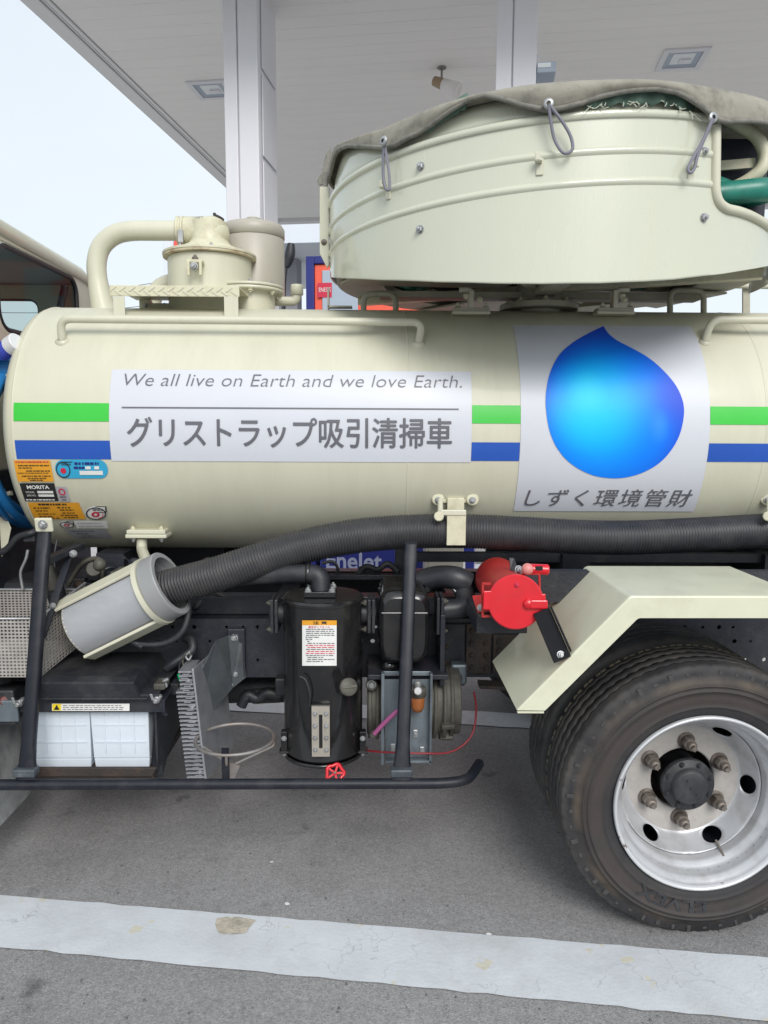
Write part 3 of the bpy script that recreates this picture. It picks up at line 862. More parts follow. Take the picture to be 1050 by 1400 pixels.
# the water drop print
drop = [(824.9, 447), (804, 457), (784, 468.6), (767, 483), (756, 500), (749, 520), (745.7, 544), (747, 567), (751.4, 590), (760, 610), (773, 627), (790, 640), (813, 650), (838.6, 653.4), (861, 651), (884, 643), (904, 630), (920, 611), (930, 590), (934.6, 564), (931.4, 544), (921, 524), (903, 504), (884, 488.6), (861, 475.7), (844, 467), (833, 458.6), (827, 451)]
dp = smooth_path([(x, y, 0) for x, y in drop] + [(824.9, 447, 0)], 4)[:-1]
cx_, cy_ = 838, 560
mb = MB()
uvs = []
NRG = 12
for i in range(NRG + 1):
    for q in dp:
        px, py = cx_ + (q.x - cx_) * (i / NRG) if i else cx_ + (q.x - cx_) * .001, cy_ + (q.y - cy_) * (i / NRG if i else .001)
        X, th = on_tank(px, py)
        mb.v.append(tank_pt(X, th, .004))
        uvs.append(((px - 740) / 200, (660 - py) / 215))
n = len(dp)
for i in range(NRG):
    for k in range(n):
        mb.f.append((i * n + k, i * n + (k + 1) % n, (i + 1) * n + (k + 1) % n, (i + 1) * n + k)); mb.sm.append(True)
dm = bpy.data.materials.new('drop_print')
dm.use_nodes = True
nn, LL = dm.node_tree.nodes, dm.node_tree.links
bs = nn['Principled BSDF']; bs.inputs['Roughness'].default_value = .45; bs.inputs['Specular IOR Level'].default_value = .3
uvn = nn.new('ShaderNodeUVMap'); uvn.uv_map = 'uv'
def blob(cx, cy, rx, ry, col_in, prev, lo=0.0, hi=1.0, amt=1.0):
    """a soft printed patch of colour"""
    mp = nn.new('ShaderNodeMapping'); mp.inputs['Location'].default_value = (-cx / rx, -cy / ry, 0); mp.inputs['Scale'].default_value = (1 / rx, 1 / ry, 1)
    ln = nn.new('ShaderNodeVectorMath'); ln.operation = 'LENGTH'
    mr = nn.new('ShaderNodeMapRange'); mr.interpolation_type = 'SMOOTHSTEP'
    mr.inputs['From Min'].default_value = lo; mr.inputs['From Max'].default_value = hi
    mr.inputs['To Min'].default_value = amt; mr.inputs['To Max'].default_value = 0
    mm = nn.new('ShaderNodeMix'); mm.data_type = 'RGBA'
    mm.inputs['B'].default_value = (*col_in, 1)
    if isinstance(prev, tuple): mm.inputs['A'].default_value = (*prev, 1)
    else: LL.new(prev, mm.inputs['A'])
    LL.new(uvn.outputs['UV'], mp.inputs['Vector']); LL.new(mp.outputs['Vector'], ln.inputs[0]); LL.new(ln.outputs['Value'], mr.inputs['Value']); LL.new(mr.outputs['Result'], mm.inputs['Factor'])
    return mm.outputs['Result']
c = blob(.44, .42, .62, .62, (0.0, 0.20, 0.88), (0.012, 0.04, 0.56), .55, 1.0)
c = blob(.40, .46, .42, .46, (0.0, 0.38, 0.98), c, .35, 1.0)
c = blob(.34, .50, .34, .36, (0.0, 0.55, 1.0), c, .1, 1.0)
c = blob(.31, .57, .17, .17, (0.02, 0.66, 1.0), c, .0, 1.0)
c = blob(.90, .55, .20, .26, (0.02, 0.06, 0.58), c, .1, 1.0, .6)
c = blob(.80, .36, .09, .14, (0.02, 0.24, 0.85), c, .0, 1.0)
LL.new(c, bs.inputs['Base Color'])
o = mb.build('water_drop', dm, logo, fixn=False)
uvl = o.data.uv_layers.new(name='uv')
for lp_ in o.data.loops: uvl.data[lp_.index].uv = uvs[lp_.vertex_index]
# stickers at the front end
def sticker(px, name, m, off=.003, par=None, n=6):
    """px: outline corner points TL TR BR BL in the photograph"""
    q = [on_tank(*p) for p in px]
    def fn(i, j):
        u, v = i / n, j / n
        a = [q[0][k] * (1 - u) + q[1][k] * u for k in (0, 1)]
        b = [q[3][k] * (1 - u) + q[2][k] * u for k in (0, 1)]
        return tank_pt(a[0] * (1 - v) + b[0] * v, a[1] * (1 - v) + b[1] * v, off)
    o = MB().grid(fn, n + 1, n + 1).build(name, m, par or tank, fixn=False)
    return o, q
def on_stk(q, off=.0048):
    def f(u, v):
        a = [q[3][k] * (1 - u) + q[2][k] * u for k in (0, 1)]
        b = [q[0][k] * (1 - u) + q[1][k] * u for k in (0, 1)]
        return tank_pt(a[0] * (1 - v) + b[0] * v, a[1] * (1 - v) + b[1] * v, off)
    return f
def lines_on(q, par, rows, m='blackink', name='print_lines', seed=1):
    """rows of print too small to read: (v, u0, u1, height)"""
    rnd = random.Random(seed)
    f = on_stk(q)
    mb = MB()
    for v, u0, u1, h in rows:
        u = u0
        while u < u1 - .02:
            w_ = rnd.uniform(.03, .10)
            e = min(u + w_, u1)
            mb.add([f(u, v - h / 2), f(e, v - h / 2), f(e, v + h / 2), f(u, v + h / 2)], [(0, 1, 2, 3)])
            u = e + rnd.uniform(.008, .03)
    mb.build(name, m, par, fixn=False)
o, q = sticker([(19, 629), (69, 629), (74.5, 658), (25, 658)], 'warning_sticker', 'yellow')
lines_on(q, o, [(.93, .05, .95, .05)], 'redink', seed=3)
lines_on(q, o, [(.77, .1, .95, .045), (.66, .1, .5, .04), (.52, .3, .95, .045), (.42, .05, .9, .03), (.28, .15, .95, .045), (.17, .3, .8, .04), (.08, .35, .7, .04)], seed=4)
o, q = sticker([(27, 660), (74.5, 660), (80.5, 684.5), (35, 684.5)], 'maker_plate', 'blackink')
f = on_stk(q)
def sub(q, u0, u1, v0, v1, off=.005):
    f = on_stk(q, off)
    return lambda u, v: f(u0 + (u1 - u0) * u, v0 + (v1 - v0) * v)
lettering('MORITA', sub(q, .19, .84, .70, .90), 'paper', o, bold=.03)
lettering('MODEL', sub(q, .12, .38, .48, .58), 'paper', o)
lettering('SER.NO.', sub(q, .12, .40, .30, .40), 'paper', o)
for v0, v1 in ((.47, .60), (.28, .41)):
    s_ = sub(q, .46, .92, v0, v1)
    MB().add([s_(0, 0), s_(1, 0), s_(1, 1), s_(0, 1)], [(0, 1, 2, 3)]).build('blank_field', 'paper', o, fixn=False)
lines_on(q, o, [(.1, .05, .95, .07)], 'paper', seed=5)
o, q = sticker([(76, 665), (91, 665), (97, 685), (81.5, 685)], 'inspection_sticker', 'silverlabel')
def ring(q, u, v, r, w_, par, m, name='ring', asp=1.0, a0=0, a1=2 * PI, off=.005):
    f = on_stk(q, off)
    MB().grid(lambda i, j: f(u + (r - w_ * j) * math.cos(a0 + (a1 - a0) * i / 28), v + (r - w_ * j) * asp * math.sin(a0 + (a1 - a0) * i / 28)), 29, 2).build(name, m, par, fixn=False)
def disc(q, u, v, r, par, m, name='dot', asp=1.0, off=.005):
    f = on_stk(q, off)
    P = [f(u + r * math.cos(a * PI / 12), v + r * asp * math.sin(a * PI / 12)) for a in range(24)]
    MB().add(P, [tuple(range(24))]).build(name, m, par, fixn=False)
ring(q, .5, .68, .3, .1, o, 'redink', asp=.75)
lines_on(q, o, [(.34, .2, .8, .1), (.15, .3, .7, .08)], 'ink', seed=6)
o, q = sticker([(38, 686.5), (108, 686.5), (118, 709), (48, 709)], 'warning_sticker', 'yellow')
lines_on(q, o, [(.92, .2, .75, .09)], seed=7)
lines_on(q, o, [(.72, .08, .4, .06), (.55, .1, .35, .05), (.36, .12, .45, .05), (.2, .12, .4, .05), (.1, .1, .5, .05), (.74, .55, .8, .06), (.6, .58, .85, .05), (.42, .6, .85, .05), (.28, .55, .9, .05), (.14, .6, .9, .05)], seed=8)
def blob_sticker(px, name, m, rad):
    """rounded-end sticker"""
    q = [on_tank(*p) for p in px]
    f = on_stk(q, .003)
    P = []
    for cu, a0 in ((1 - rad, -90), (rad, 90)):
        for k in range(13):
            a = R(a0 + 180 * k / 12)
            P.append(f(cu + rad * math.cos(a), .5 + .5 * math.sin(a)))
    o = MB().add(P, [tuple(range(len(P)))]).build(name, m, tank, fixn=False)
    return o, q
o, q = blob_sticker([(74.5, 628), (146.5, 628), (149.5, 653.5), (77.5, 653.5)], 'oval_sticker', 'cyan', .17)
ring(q, .155, .47, .135, .018, o, 'blackink', asp=3.2)
MB().add([on_stk(q)(u, v) for u, v in ((.155, .9), (.345, .9), (.345, .86), (.155, .86))], [(0, 1, 2, 3)]).build('ring', 'blackink', o, fixn=False)
disc(q, .155, .42, .055, o, 'redink', asp=2.7)
lettering('ÓNKIN', sub(q, .13, .31, .70, .84), 'blackink', o, bold=.02)
lines_on(q, o, [(.80, .38, .84, .13), (.58, .36, .56, .12)], 'navy', seed=9)
for u0, u1, v0, v1 in ((.58, .68, .5, .66), (.75, .84, .5, .66), (.46, .9, .2, .42)):
    s_ = sub(q, u0, u1, v0, v1)
    MB().add([s_(0, 0), s_(1, 0), s_(1, 1), s_(0, 1)], [(0, 1, 2, 3)]).build('blank_field', 'paper', o, fixn=False)
lines_on(q, o, [(.31, .5, .87, .08)], 'blackink', seed=10)
def onkin(px, words=True):
    o, q = blob_sticker(px, 'round_sticker', 'paper', .46)
    ring(q, .5, .47, .47, .06, o, 'blackink', asp=.95)
    s_ = sub(q, .5, .98, .62, 1.0, off=.0046)
    MB().add([s_(0, 0), s_(1, 0), s_(1, 1), s_(0, 1)], [(0, 1, 2, 3)]).build('flag', 'paper', o, fixn=False)
    for a in ((.5, .98, .95, 1.0), (.94, 1.0, .58, 1.0), (.62, .98, .57, .62)):
        s2 = sub(q, *a)
        MB().add([s2(0, 0), s2(1, 0), s2(1, 1), s2(0, 1)], [(0, 1, 2, 3)]).build('ring', 'blackink', o, fixn=False)
    lettering('ÓNKIN', sub(q, .36, .90, .68, .88, off=.0052), 'blackink', o, bold=.03)
    ring(q, .48, .42, .19, .10, o, 'redink', asp=1.0)
    return o, q
o, q = onkin([(116, 691), (146, 691), (147, 709.5), (118, 709.5)])
ring(q, .48, .42, .36, .04, o, 'redink', asp=.95, a0=PI * 1.6, a1=PI * 2.1)
o, q = sticker([(100, 711), (146, 711), (149, 721.5), (106, 721.5)], 'notice_sticker', 'paper')
lines_on(q, o, [(.75, .1, .8, .1), (.35, .1, .9, .1)], 'silverlabel', seed=12)
o, q = onkin([(80, 711), (101, 711), (103, 720.5), (83, 720.5)])
o, q = sticker([(87, 722.5), (144, 722.5), (154, 735), (104, 735)], 'data_sticker', 'silverlabel')
lines_on(q, o, [(.85, .1, .7, .07), (.6, .2, .55, .07), (.35, .3, .6, .07), (.15, .2, .8, .05)], 'ink', seed=13)

# ---------------------------------------------------------- on the tank's top
def handrail(pts, Yo=-.015):
    a = on_tank(*pts[0]); b = on_tank(*pts[-1])
    A, B = tank_pt(a[0], a[1], -.004), tank_pt(b[0], b[1], -.004)
    mid = [at(x, y, A.y + Yo) for x, y in pts[1:-1]]
    P = fillet([A] + mid + [B], .045, 6)
    o = MB().tube(P, .0135, 12).build('handrail', 'cream', truck)
    for X in (A, B): MB().lathe([(.024, -.004), (.024, .004), (.014, .010)], X, (0, -.55, .83), 14).build('weld', 'cream', o)
    return o
handrail([(85, 466), (82, 436), (578, 440.5), (572, 469)])
handrail([(964, 467), (972, 437), (1300, 440), (1296, 468)])
# step plate in front of the manhole
YP = 2.68
pl = part('step_platform', at(240, 397, YP), truck)
a, b = at(150, 404.5, YP), at(327, 391, YP)
MB().box((a.x, YP, a.z), (b.x, YP + .006, b.z)).box((a.x, YP + .0062, b.z - .005), (b.x, YP + .30, b.z)).build('plate', 'cream_worn', pl, bev=.002)
mb = MB()
for i in range(13):
    for k in (0, 1):
        u = (i + .5 * k + .35) / 13.4
        c = Vector((a.x + (b.x - a.x) * u, YP - .0012, a.z + (b.z - a.z) * (.32 if k else .66)))
        dvv = Vector((.011, 0, .008 if k == 0 else -.008))
        mb.bar(c - dvv, c + dvv, .005, .003, (0, 1, 0))
mb.build('tread_pattern', 'cream', pl)
for x0, x1 in ((154, 171), (306, 326)):
    p, q = at(x0, 405, YP), at(x1, 433, YP)
    mb = MB().box((p.x, YP, q.z - .02), (q.x, YP + .005, p.z)).box((p.x, YP + .0052, q.z - .02), (p.x + .005, YP + .04, p.z))
    mb.build('leg', 'cream', pl, bev=.0015)
    p2 = Vector((p.x + .01, YP + .26, 0))
    MB().box((p.x + .012, YP + .26, 1.83), (q.x + .012, YP + .30, a.z + .03)).build('leg', 'cream', pl, bev=.0015)
p, q = at(196, 415, YP + .28), at(306, 426, YP + .28)
MB().box((p.x, YP + .265, q.z), (q.x, YP + .275, p.z)).build('brace', 'cream', pl, bev=.0015)
for x in (199, 329): bolt(at(x, 418 if x < 300 else 404, YP + .26), (0, -1, 0), .008, pl, 'steel')

YM = 3.0
mh = part('manhole', at(287, 400, YM), truck)
cM = at(287, 352, YM)
zb = 1.80
MB().lathe([(.162, zb - cM.z), (.162, -.012)], cM, (0, 0, 1), 48).build('neck', 'cream', mh)
MB().lathe([(0, .010), (.178, .010), (.181, .008), (.181, .0005), (.176, .0)], cM, (0, 0, 1), 56, split=True).build('lid_flange', 'cream_worn', mh)
MB().lathe([(.176, -.0005), (.1795, -.001), (.1795, -.008), (.176, -.010), (.16, -.0105)], cM, (0, 0, 1), 56, split=True).build('neck_flange', 'rust_edge', mh)
MB().lathe([(.120, .020), (.112, .032), (.085, .045), (.074, .06), (.072, .09), (.072, .13)], cM, (0, 0, 1), 32).build('lid', 'cream_worn', mh)
for k in range(8):
    aa = 2 * PI * k / 8 + .25
    bolt(cM + Vector((.160 * math.cos(aa), .160 * math.sin(aa), .010)), (0, 0, 1), .0075, mh, 'steel')
elb = at(284, 316, YM)
P = fillet([cM + EZ * .10 + Vector((.0, 0, 0)), Vector((cM.x, YM, elb.z)), at(254, 316, YM)], .07, 10)
MB().tube(P, .062, 24, rf=lambda i: .070 - .016 * min(1, i / 11)).sphere(Vector((cM.x + .012, YM, elb.z - .012)), .068, 24).build('elbow', 'cream_worn', mh)
MB().cyl(at(297, 303, YM), at(300, 296, YM), .022, 16).cyl(at(294, 300, YM), at(293, 291, YM), .006, 8).build('bleed_cap', 'chassis_rust', mh)
# flange toggle clamp on the front of the manhole
h0 = at(267, 358, YM - .185)
MB().obox(h0, (.030, 0, 0), (0, .018, 0), (0, 0, .006)).build('clamp_plate', 'cream_worn', mh, bev=.003)
MB().obox(h0 + Vector((-.022, -.012, -.025)), (.005, 0, 0), (0, .008, 0), (0, 0, .026)).obox(h0 + Vector((.022, -.012, -.025)), (.005, 0, 0), (0, .008, 0), (0, 0, .026)).build('clamp_jaw', 'cream_worn', mh, bev=.002)
bolt(h0 + Vector((0, -.022, -.02)), (0, -1, 0), .012, mh, 'steel')
bolt(h0 + EZ * .006, (0, 0, 1), .012, mh, 'nut')
# large vent pipe
vp = smooth_path([at(256, 315.5, YM), at(215, 315.5, YM), at(178, 316, YM), at(155, 322, YM), at(138, 338, YM), at(132, 362, YM), at(135, 392, YM), at(141, 420, YM), at(147, 440, YM)], 6)
vent = MB().tube(vp, .0375, 24, rf=lambda i: .0375 + max(0, i - 34) * .0012).build('vent_pipe', 'cream', truck)
MB().lathe([(.040, -.014), (.054, -.014), (.054, -.006), (.047, -.004), (.047, .004), (.054, .006), (.054, .014), (.040, .014)], at(248, 315.5, YM), (1, 0, 0), 28).build('coupling', 'cream_worn', vent)
MB().obox(at(247, 323, YM - .055), (.010, 0, 0), (0, .008, 0), (0, 0, .024)).build('clasp', 'steel', vent, bev=.002)
v2 = smooth_path([at(262, 386, 3.1), at(236, 386, 3.1), at(218, 394, 3.1), at(209, 410, 3.1), at(207, 440, 3.1)], 5)
MB().tube(v2, .035, 20).build('vent_pipe', 'cream', truck)
# taupe cyclone canister
YC = 3.16
cn = part('canister', at(348, 360, YC), truck)
c1 = at(348, 402, YC)
zt_ = at(348, 310, YC).z
rC = .126
hC = zt_ - c1.z
MB().lathe([(rC, -.03), (rC, hC - .055), (rC - .003, hC - .052)], c1, (0, 0, 1), 48).build('shell', 'pump_tan', cn)
MB().lathe([(rC - .004, hC - .052), (rC + .002, hC - .049), (rC + .002, hC - .015), (rC - .008, hC + .002), (rC - .03, hC + .008), (0, hC + .008)], c1, (0, 0, 1), 48).build('lid', 'pump_tan', cn)
MB().cyl(c1 + EZ * (hC + .006), c1 + EZ * (hC + .034), .030, 20).build('cap', 'pump_tan', cn)
fl2 = part('flange_pair', at(342, 403, 2.98), truck)
c2 = at(341, 401, 2.98)
MB().lathe([(0, 0), (.132, 0), (.134, .003), (.134, .008), (.132, .011), (0, .011)], c2, (0, 0, 1), 40).build('flange', 'cream', fl2)
MB().lathe([(.127, .0112), (.127, .0135)], c2, (0, 0, 1), 40).build('gasket', 'trim', fl2)
MB().lathe([(0, .0137), (.132, .0137), (.134, .017), (.134, .021), (.132, .024), (0, .024)], c2, (0, 0, 1), 40).build('flange', 'cream', fl2)
MB().lathe([(.10, -.10), (.10, .0)], c2, (0, 0, 1), 32).build('neck', 'cream', fl2)
for k in range(8):
    aa = 2 * PI * k / 8 + .2
    pz = c2 + Vector((.119 * math.cos(aa), .119 * math.sin(aa), 0))
    bolt(pz + EZ * .024, (0, 0, 1), .008, fl2, 'steel'); bolt(pz, (0, 0, -1), .010, fl2, 'cream_worn')
pe = part('pvc_trap', at(403, 405, 3.1), truck)
MB().tube(fillet([at(372, 412, 3.1), at(404, 412, 3.1), at(406, 402, 3.1)], .035), .019, 16).build('elbow', 'cream', pe)
MB().lathe([(0, .03), (.024, .028), (.026, .02), (.026, -.012), (.018, -.014)], at(406, 399, 3.1), (0, 0, 1), 20).build('cap', 'cream', pe)
# grab loops
for x0, x1, yt, yb, Y in ((497, 541, 402, 432, 2.82), (916, 962, 397, 428, 2.82)):
    MB().tube(fillet([at(x0, yb, Y), at(x0, yt, Y), at(x1, yt, Y), at(x1, yb, Y)], .035), .011, 12).build('grab_loop', 'cream_dust', truck)
MB().obox(at(465, 420, 2.8), (.045, 0, 0), (0, .02, 0), (0, 0, .003)).obox(at(449, 408, 2.8), (.003, 0, 0), (0, .02, 0), (0, 0, .037)).build('angle_bracket', 'cream_dust', truck)

# ---------------------------------------------------------- hose reel housing
reel = part('reel_housing', (RX, RY, 1.95), truck)
cut = [on_reel(x, y, RR + .002) for x, y in ((978, 172), (977, 262), (981, 277), (992, 286), (1008, 289), (1025, 295), (1040, 303), (1049, 309))]
TH_CUT = cut[1][0]
th_c1 = cut[2][0]
bot = sorted(on_reel(x, y) for x, y in ((453, 379), (470, 380.5), (520, 383), (600, 386), (680, 388), (740, 388.5), (820, 387.5), (880, 385), (920, 382.5), (985, 375), (1030, 367.5), (1050, 363.5)))
rim = sorted(on_reel(x, y) for x, y in ((453, 255), (465, 240), (490, 222), (530, 203), (580, 186), (640, 171), (700, 161), (760, 156), (830, 155), (900, 160), (975, 172)))
bd1 = sorted(on_reel(x, y) for x, y in ((454, 288), (470, 273), (520, 249), (590, 231), (670, 218), (750, 211), (830, 209), (900, 212), (975, 221)))
bd2 = sorted(on_reel(x, y) for x, y in ((453, 316), (470, 302), (520, 284), (590, 271), (670, 261), (750, 256), (830, 255), (900, 258), (975, 266)))
mean = lambda l: sum(q[1] for q in l) / len(l)
# the housing itself is level: use its mean rim and bead heights, the lower edge is cut to a curve
Zr, Z1, Z2 = mean(rim), mean(bd1), mean(bd2)
Zt = Zr + .075
print('REEL rim/bead', Zr, Z1, Z2, [round(q[1], 3) for q in rim], [round(q[1], 3) for q in bot], 'cut', [(round(math.degrees(q[0])), round(q[1], 3)) for q in cut])
TILT = lambda th: .040 * math.sin(th)      # the reel sits very slightly tipped
cutz = sorted([(q[0], q[1]) for q in cut[2:]])
def ztop(th):
    if th <= TH_CUT: return Zr + TILT(th)
    return lerp(cutz, th) if th < cutz[-1][0] else cutz[-1][1]
T0, T1 = R(-150), R(88)
NA, NZ = 150, 10
ths = sorted([T0 + (T1 - T0) * i / NA for i in range(NA + 1)] + [TH_CUT - 1e-4, TH_CUT + 1e-4, th_c1, bot[0][0], bot[0][0] - 1e-4])
def wall(i, j):
    th = ths[i]
    zb_, zt2 = (lerp(bot, th) if th > bot[0][0] else 1.985), ztop(th)
    tj = .012 if j == 1 else (.988 if j == NZ - 1 else j / NZ)
    return reel_pt(th, zb_ + (zt2 - zb_) * tj, RR)
shroud = MB().grid(wall, len(ths), NZ + 1).build('housing_wall', 'cream_drum', reel, solid=.004)
n1 = [t for t in ths if t <= TH_CUT]
def bead(z, r0, h, name):
    pr = [(r0, -h), (r0 + .005, -h * .55), (r0 + .0075, 0), (r0 + .005, h * .55), (r0, h)]
    return MB().grid(lambda i, j: reel_pt(n1[i], z + TILT(n1[i]) + pr[j][1], pr[j][0]), len(n1), 5).build(name, 'cream_drum', reel)
bead(Z1, RR + .001, .012, 'bead'); bead(Z2, RR + .001, .012, 'bead')
MB().grid(lambda i, j: reel_pt(n1[i], Zr + TILT(n1[i]) + (-.014, -.012, .004, .008, .008)[j], RR + (.001, .008, .009, .006, -.004)[j]), len(n1), 5).build('rim_band', 'cream_drum', reel)
# pipe round the cut-out
cpp = [reel_pt(q[0], q[1], RR + .004) for q in cut] + [reel_pt(cut[-1][0] + k * .1, cut[-1][1] - .002 * k, RR + .004) for k in range(1, 6)]
MB().tube(fillet([cpp[0], cpp[1]] + cpp[2:], .02, 4), .014, 12).build('edge_pipe', 'cream', reel)
for x, y in ((576, 228), (575, 314), (961, 208), (961, 298), (712, 480)):
    if y > 400: continue
    th, z = on_reel(x, y)
    bolt(reel_pt(th, z, RR + .002), (math.sin(th), -math.cos(th), 0), .0105, shroud, 'steel')
# hook clips for the tarpaulin cords
def clip(x, y):
    th, z = on_reel(x, y)
    nrm = Vector((math.sin(th), -math.cos(th), 0)); tg = Vector((math.cos(th), math.sin(th), 0))
    p = reel_pt(th, z, RR + .004)
    MB().obox(p, tg * .010, nrm * .003, EZ * .022).obox(p + EZ * .012 + nrm * .016 - tg * .004, tg * .010, nrm * .012, EZ * .004).obox(p + EZ * .020 + nrm * .026 - tg * .006, tg * .007, nrm * .003, EZ * .010).build('hook_clip', 'cream', shroud, bev=.002)
    return p, nrm, tg
k1 = clip(532, 263); k2 = clip(738, 229); k3 = clip(943, 237)
# inside: drum core, bottom ring, spokes, hub
MB().lathe([(.46, 1.985), (.46, 2.32)], (RX, RY, 0), (0, 0, 1), 48).build('drum_core', 'chassis', reel)  # dark finish stands in for the shade under the tarpaulin
MB().lathe([(.78, 1.96), (.78, 1.99), (.60, 1.99), (.60, 1.96), (.78, 1.96)], (RX, RY, 0), (0, 0, 1), 72, split=True).build('bottom_ring', 'cream_dust', reel)
for k in range(8):
    a_ = 2 * PI * k / 8 + .35
    dd = Vector((math.cos(a_), math.sin(a_), 0)); tt = Vector((-dd.y, dd.x, 0))
    c0_ = Vector((RX, RY, 1.945))
    if k % 2: MB().obox(c0_ + dd * .42, dd * .35, tt * .022, EZ * .016).build('spoke', 'cream_worn', reel, bev=.003)
    else: MB().prism([c0_ + dd * .15 + tt * .05, c0_ + dd * .74 + tt * .20, c0_ + dd * .74 - tt * .20, c0_ + dd * .15 - tt * .05], EZ * .008).build('floor_plate', 'cream_dust', reel)
MB().cyl((RX, RY, 1.83), (RX, RY, 1.98), .085, 28).build('hub', 'cream_dust', reel)
MB().cyl((RX, RY, 1.862), (RX, RY, 1.885), .15, 32).build('turntable', 'cream_dust', reel)
for k in range(8):
    a_ = 2 * PI * k / 8
    bolt((RX + .12 * math.cos(a_), RY + .12 * math.sin(a_), 1.885), (0, 0, 1), .011, reel, 'cream_worn')
MB().box((RX - .62, RY - .04, 1.905), (RX + .62, RY + .04, 1.93)).build('cross_beam', 'cream_dust', reel, bev=.003)
MB().box((RX - .04, RY - .62, 1.905), (RX + .04, RY - .041, 1.93)).build('cross_beam', 'cream_dust', reel, bev=.003)
MB().tube([reel_pt(2 * PI * k / 72, 2.345, .60) for k in range(72)], .015, 10, closed=True).build('upper_hoop', 'cream', reel)
for a_ in (1.9, 2.6, 3.3, 4.0, 4.9):
    MB().tube(fillet([reel_pt(a_, 1.99, .50), reel_pt(a_, 1.99, .70), reel_pt(a_, 2.30, .70), reel_pt(a_, 2.30, .50)], .09), .017, 12).build('hose_guard', 'cream_worn', reel)
MB().box((RX + .22, 2.40, 1.99), (RX + .60, 2.41, 2.32)).build('shade_panel', 'reel_shade', reel)  # added dark panel in place of the shade behind the cut-out
MB().tube(smooth_path([at(990, 160, 2.32), at(1012, 172, 2.32), at(1034, 187, 2.32), at(1045, 210, 2.32), at(1040, 232, 2.32), at(1014, 251, 2.34), at(985, 262, 2.36)], 5), .019, 14).build('hose_guard', 'cream_worn', reel)
MB().bar(at(960, 229, 2.37), at(1032, 223, 2.35), .028, .012).build('guard_bar', 'cream_worn', reel)
NBK = 60
MB().grid(lambda i, j: reel_pt(R(-62) - (2 * PI - R(62) - R(100)) * i / NBK, 1.99 + .33 * j / 2, RR - .03), NBK + 1, 3).build('back_shade', 'reel_shade', reel, solid=.003)  # dark sheet added so the reel's inside looks unlit
# strut at the front end and rail at the back
YL = 2.83
l = [at(437, 255, YL), at(450, 255, YL), at(450, 362, YL), at(447, 366, YL), at(437, 346, YL)]
so = MB().prism(l, (0, .02, 0)).build('strut', 'cream', reel, bev=.002)
bolt(at(443, 331, YL), (0, -1, 0), .009, so, 'nut')
MB().bar(at(1098, 388, 3.22), at(1098, 445, 3.22), .03, .01).build('strut', 'cream_dust', reel)
MB().tube([at(905, 388.5, 3.2), at(1104, 392.4, 3.2)], .012, 10).build('guard_rail', 'cream', reel)
MB().bar(at(1020, 385, 3.22), at(1020, 440, 3.22), .03, .01).build('strut', 'cream_dust', reel)
# brackets carrying the reel
for xc in (645, 843):
    s = -1 if xc == 645 else 1
    Yb = 2.66
    br = part('reel_bracket', at(xc, 415, Yb), truck)
    a, b = at(xc - 26, 429, Yb), at(xc + 26, 420.5, Yb)
    MB().box((a.x, Yb, a.z), (b.x, Yb + .06, a.z + .010)).build('base_plate', 'cream', br, bev=.002)
    MB().box((a.x + .003, Yb + .003, a.z + .0105), (b.x - .003, Yb + .06, b.z)).build('shim', 'cream_dust', br, bev=.002)
    for x in (xc - 19, xc + 19): bolt(at(x, 419.5, Yb + .02), (0, 0, 1), .009, br, 'cream_worn')
    p, q = at(xc - 3.5, 421, Yb), at(xc + 3.5, 396, Yb)
    MB().box((p.x, Yb + .005, p.z), (q.x, Yb + .05, q.z)).build('post', 'cream', br, bev=.002)
    MB().tube(fillet([at(xc, 410, Yb + .02), at(xc, 396, Yb + .02), at(xc + s * 17, 396, Yb + .02)], .02), .010, 10).build('hook_arm', 'cream', br)
    bolt(at(xc + 10, 410, Yb), (.6, -1, 0), .009, br, 'cream_worn')
    bolt(at(xc + s * 8, 403, Yb), (0, 0, -1), .010, br, 'cream_worn')

# ---------------------------------------------------------- hose wound inside, tarpaulin over it
gh = MB()
path = []
for lay in range(3):
    for k in range(90):
        a_ = 2 * PI * k / 90 + .6
        path.append(reel_pt(a_, 2.025 + (lay + k / 90) * .062 if lay < 2 else 2.025 + lay * .062 - .02 * k / 90, .71 - (.012 if lay % 2 else 0)))
gh.tube(path, .031, 14, rf=lambda i: .031 + (.0012 if i % 2 else 0))
ghose = gh.build('wound_hose', 'ghose')
tag(ghose, 'green ribbed hose wound inside the reel, showing through the housing cut-out', 'hose')
gh = MB()
for lay in range(2):
    gh.tube([reel_pt(2 * PI * k / 70, 2.03 + lay * .07, .62) for k in range(70)], .031, 10, closed=True)
gi = gh.build('inner_coil', 'ghose', ghose)
gp2 = smooth_path([at(925, 270, 2.30), at(960, 268, 2.28), at(1000, 264, 2.275), at(1050, 260, 2.285), reel_pt(R(52), 2.155, .70), reel_pt(R(66), 2.15, .70), reel_pt(R(82), 2.13, .69), reel_pt(R(96), 2.10, .69)], 24)
MB().tube(gp2, .034, 18, rf=lambda i: .034 + (.0014 if i % 2 else 0)).build('hose_run', 'ghose', ghose)

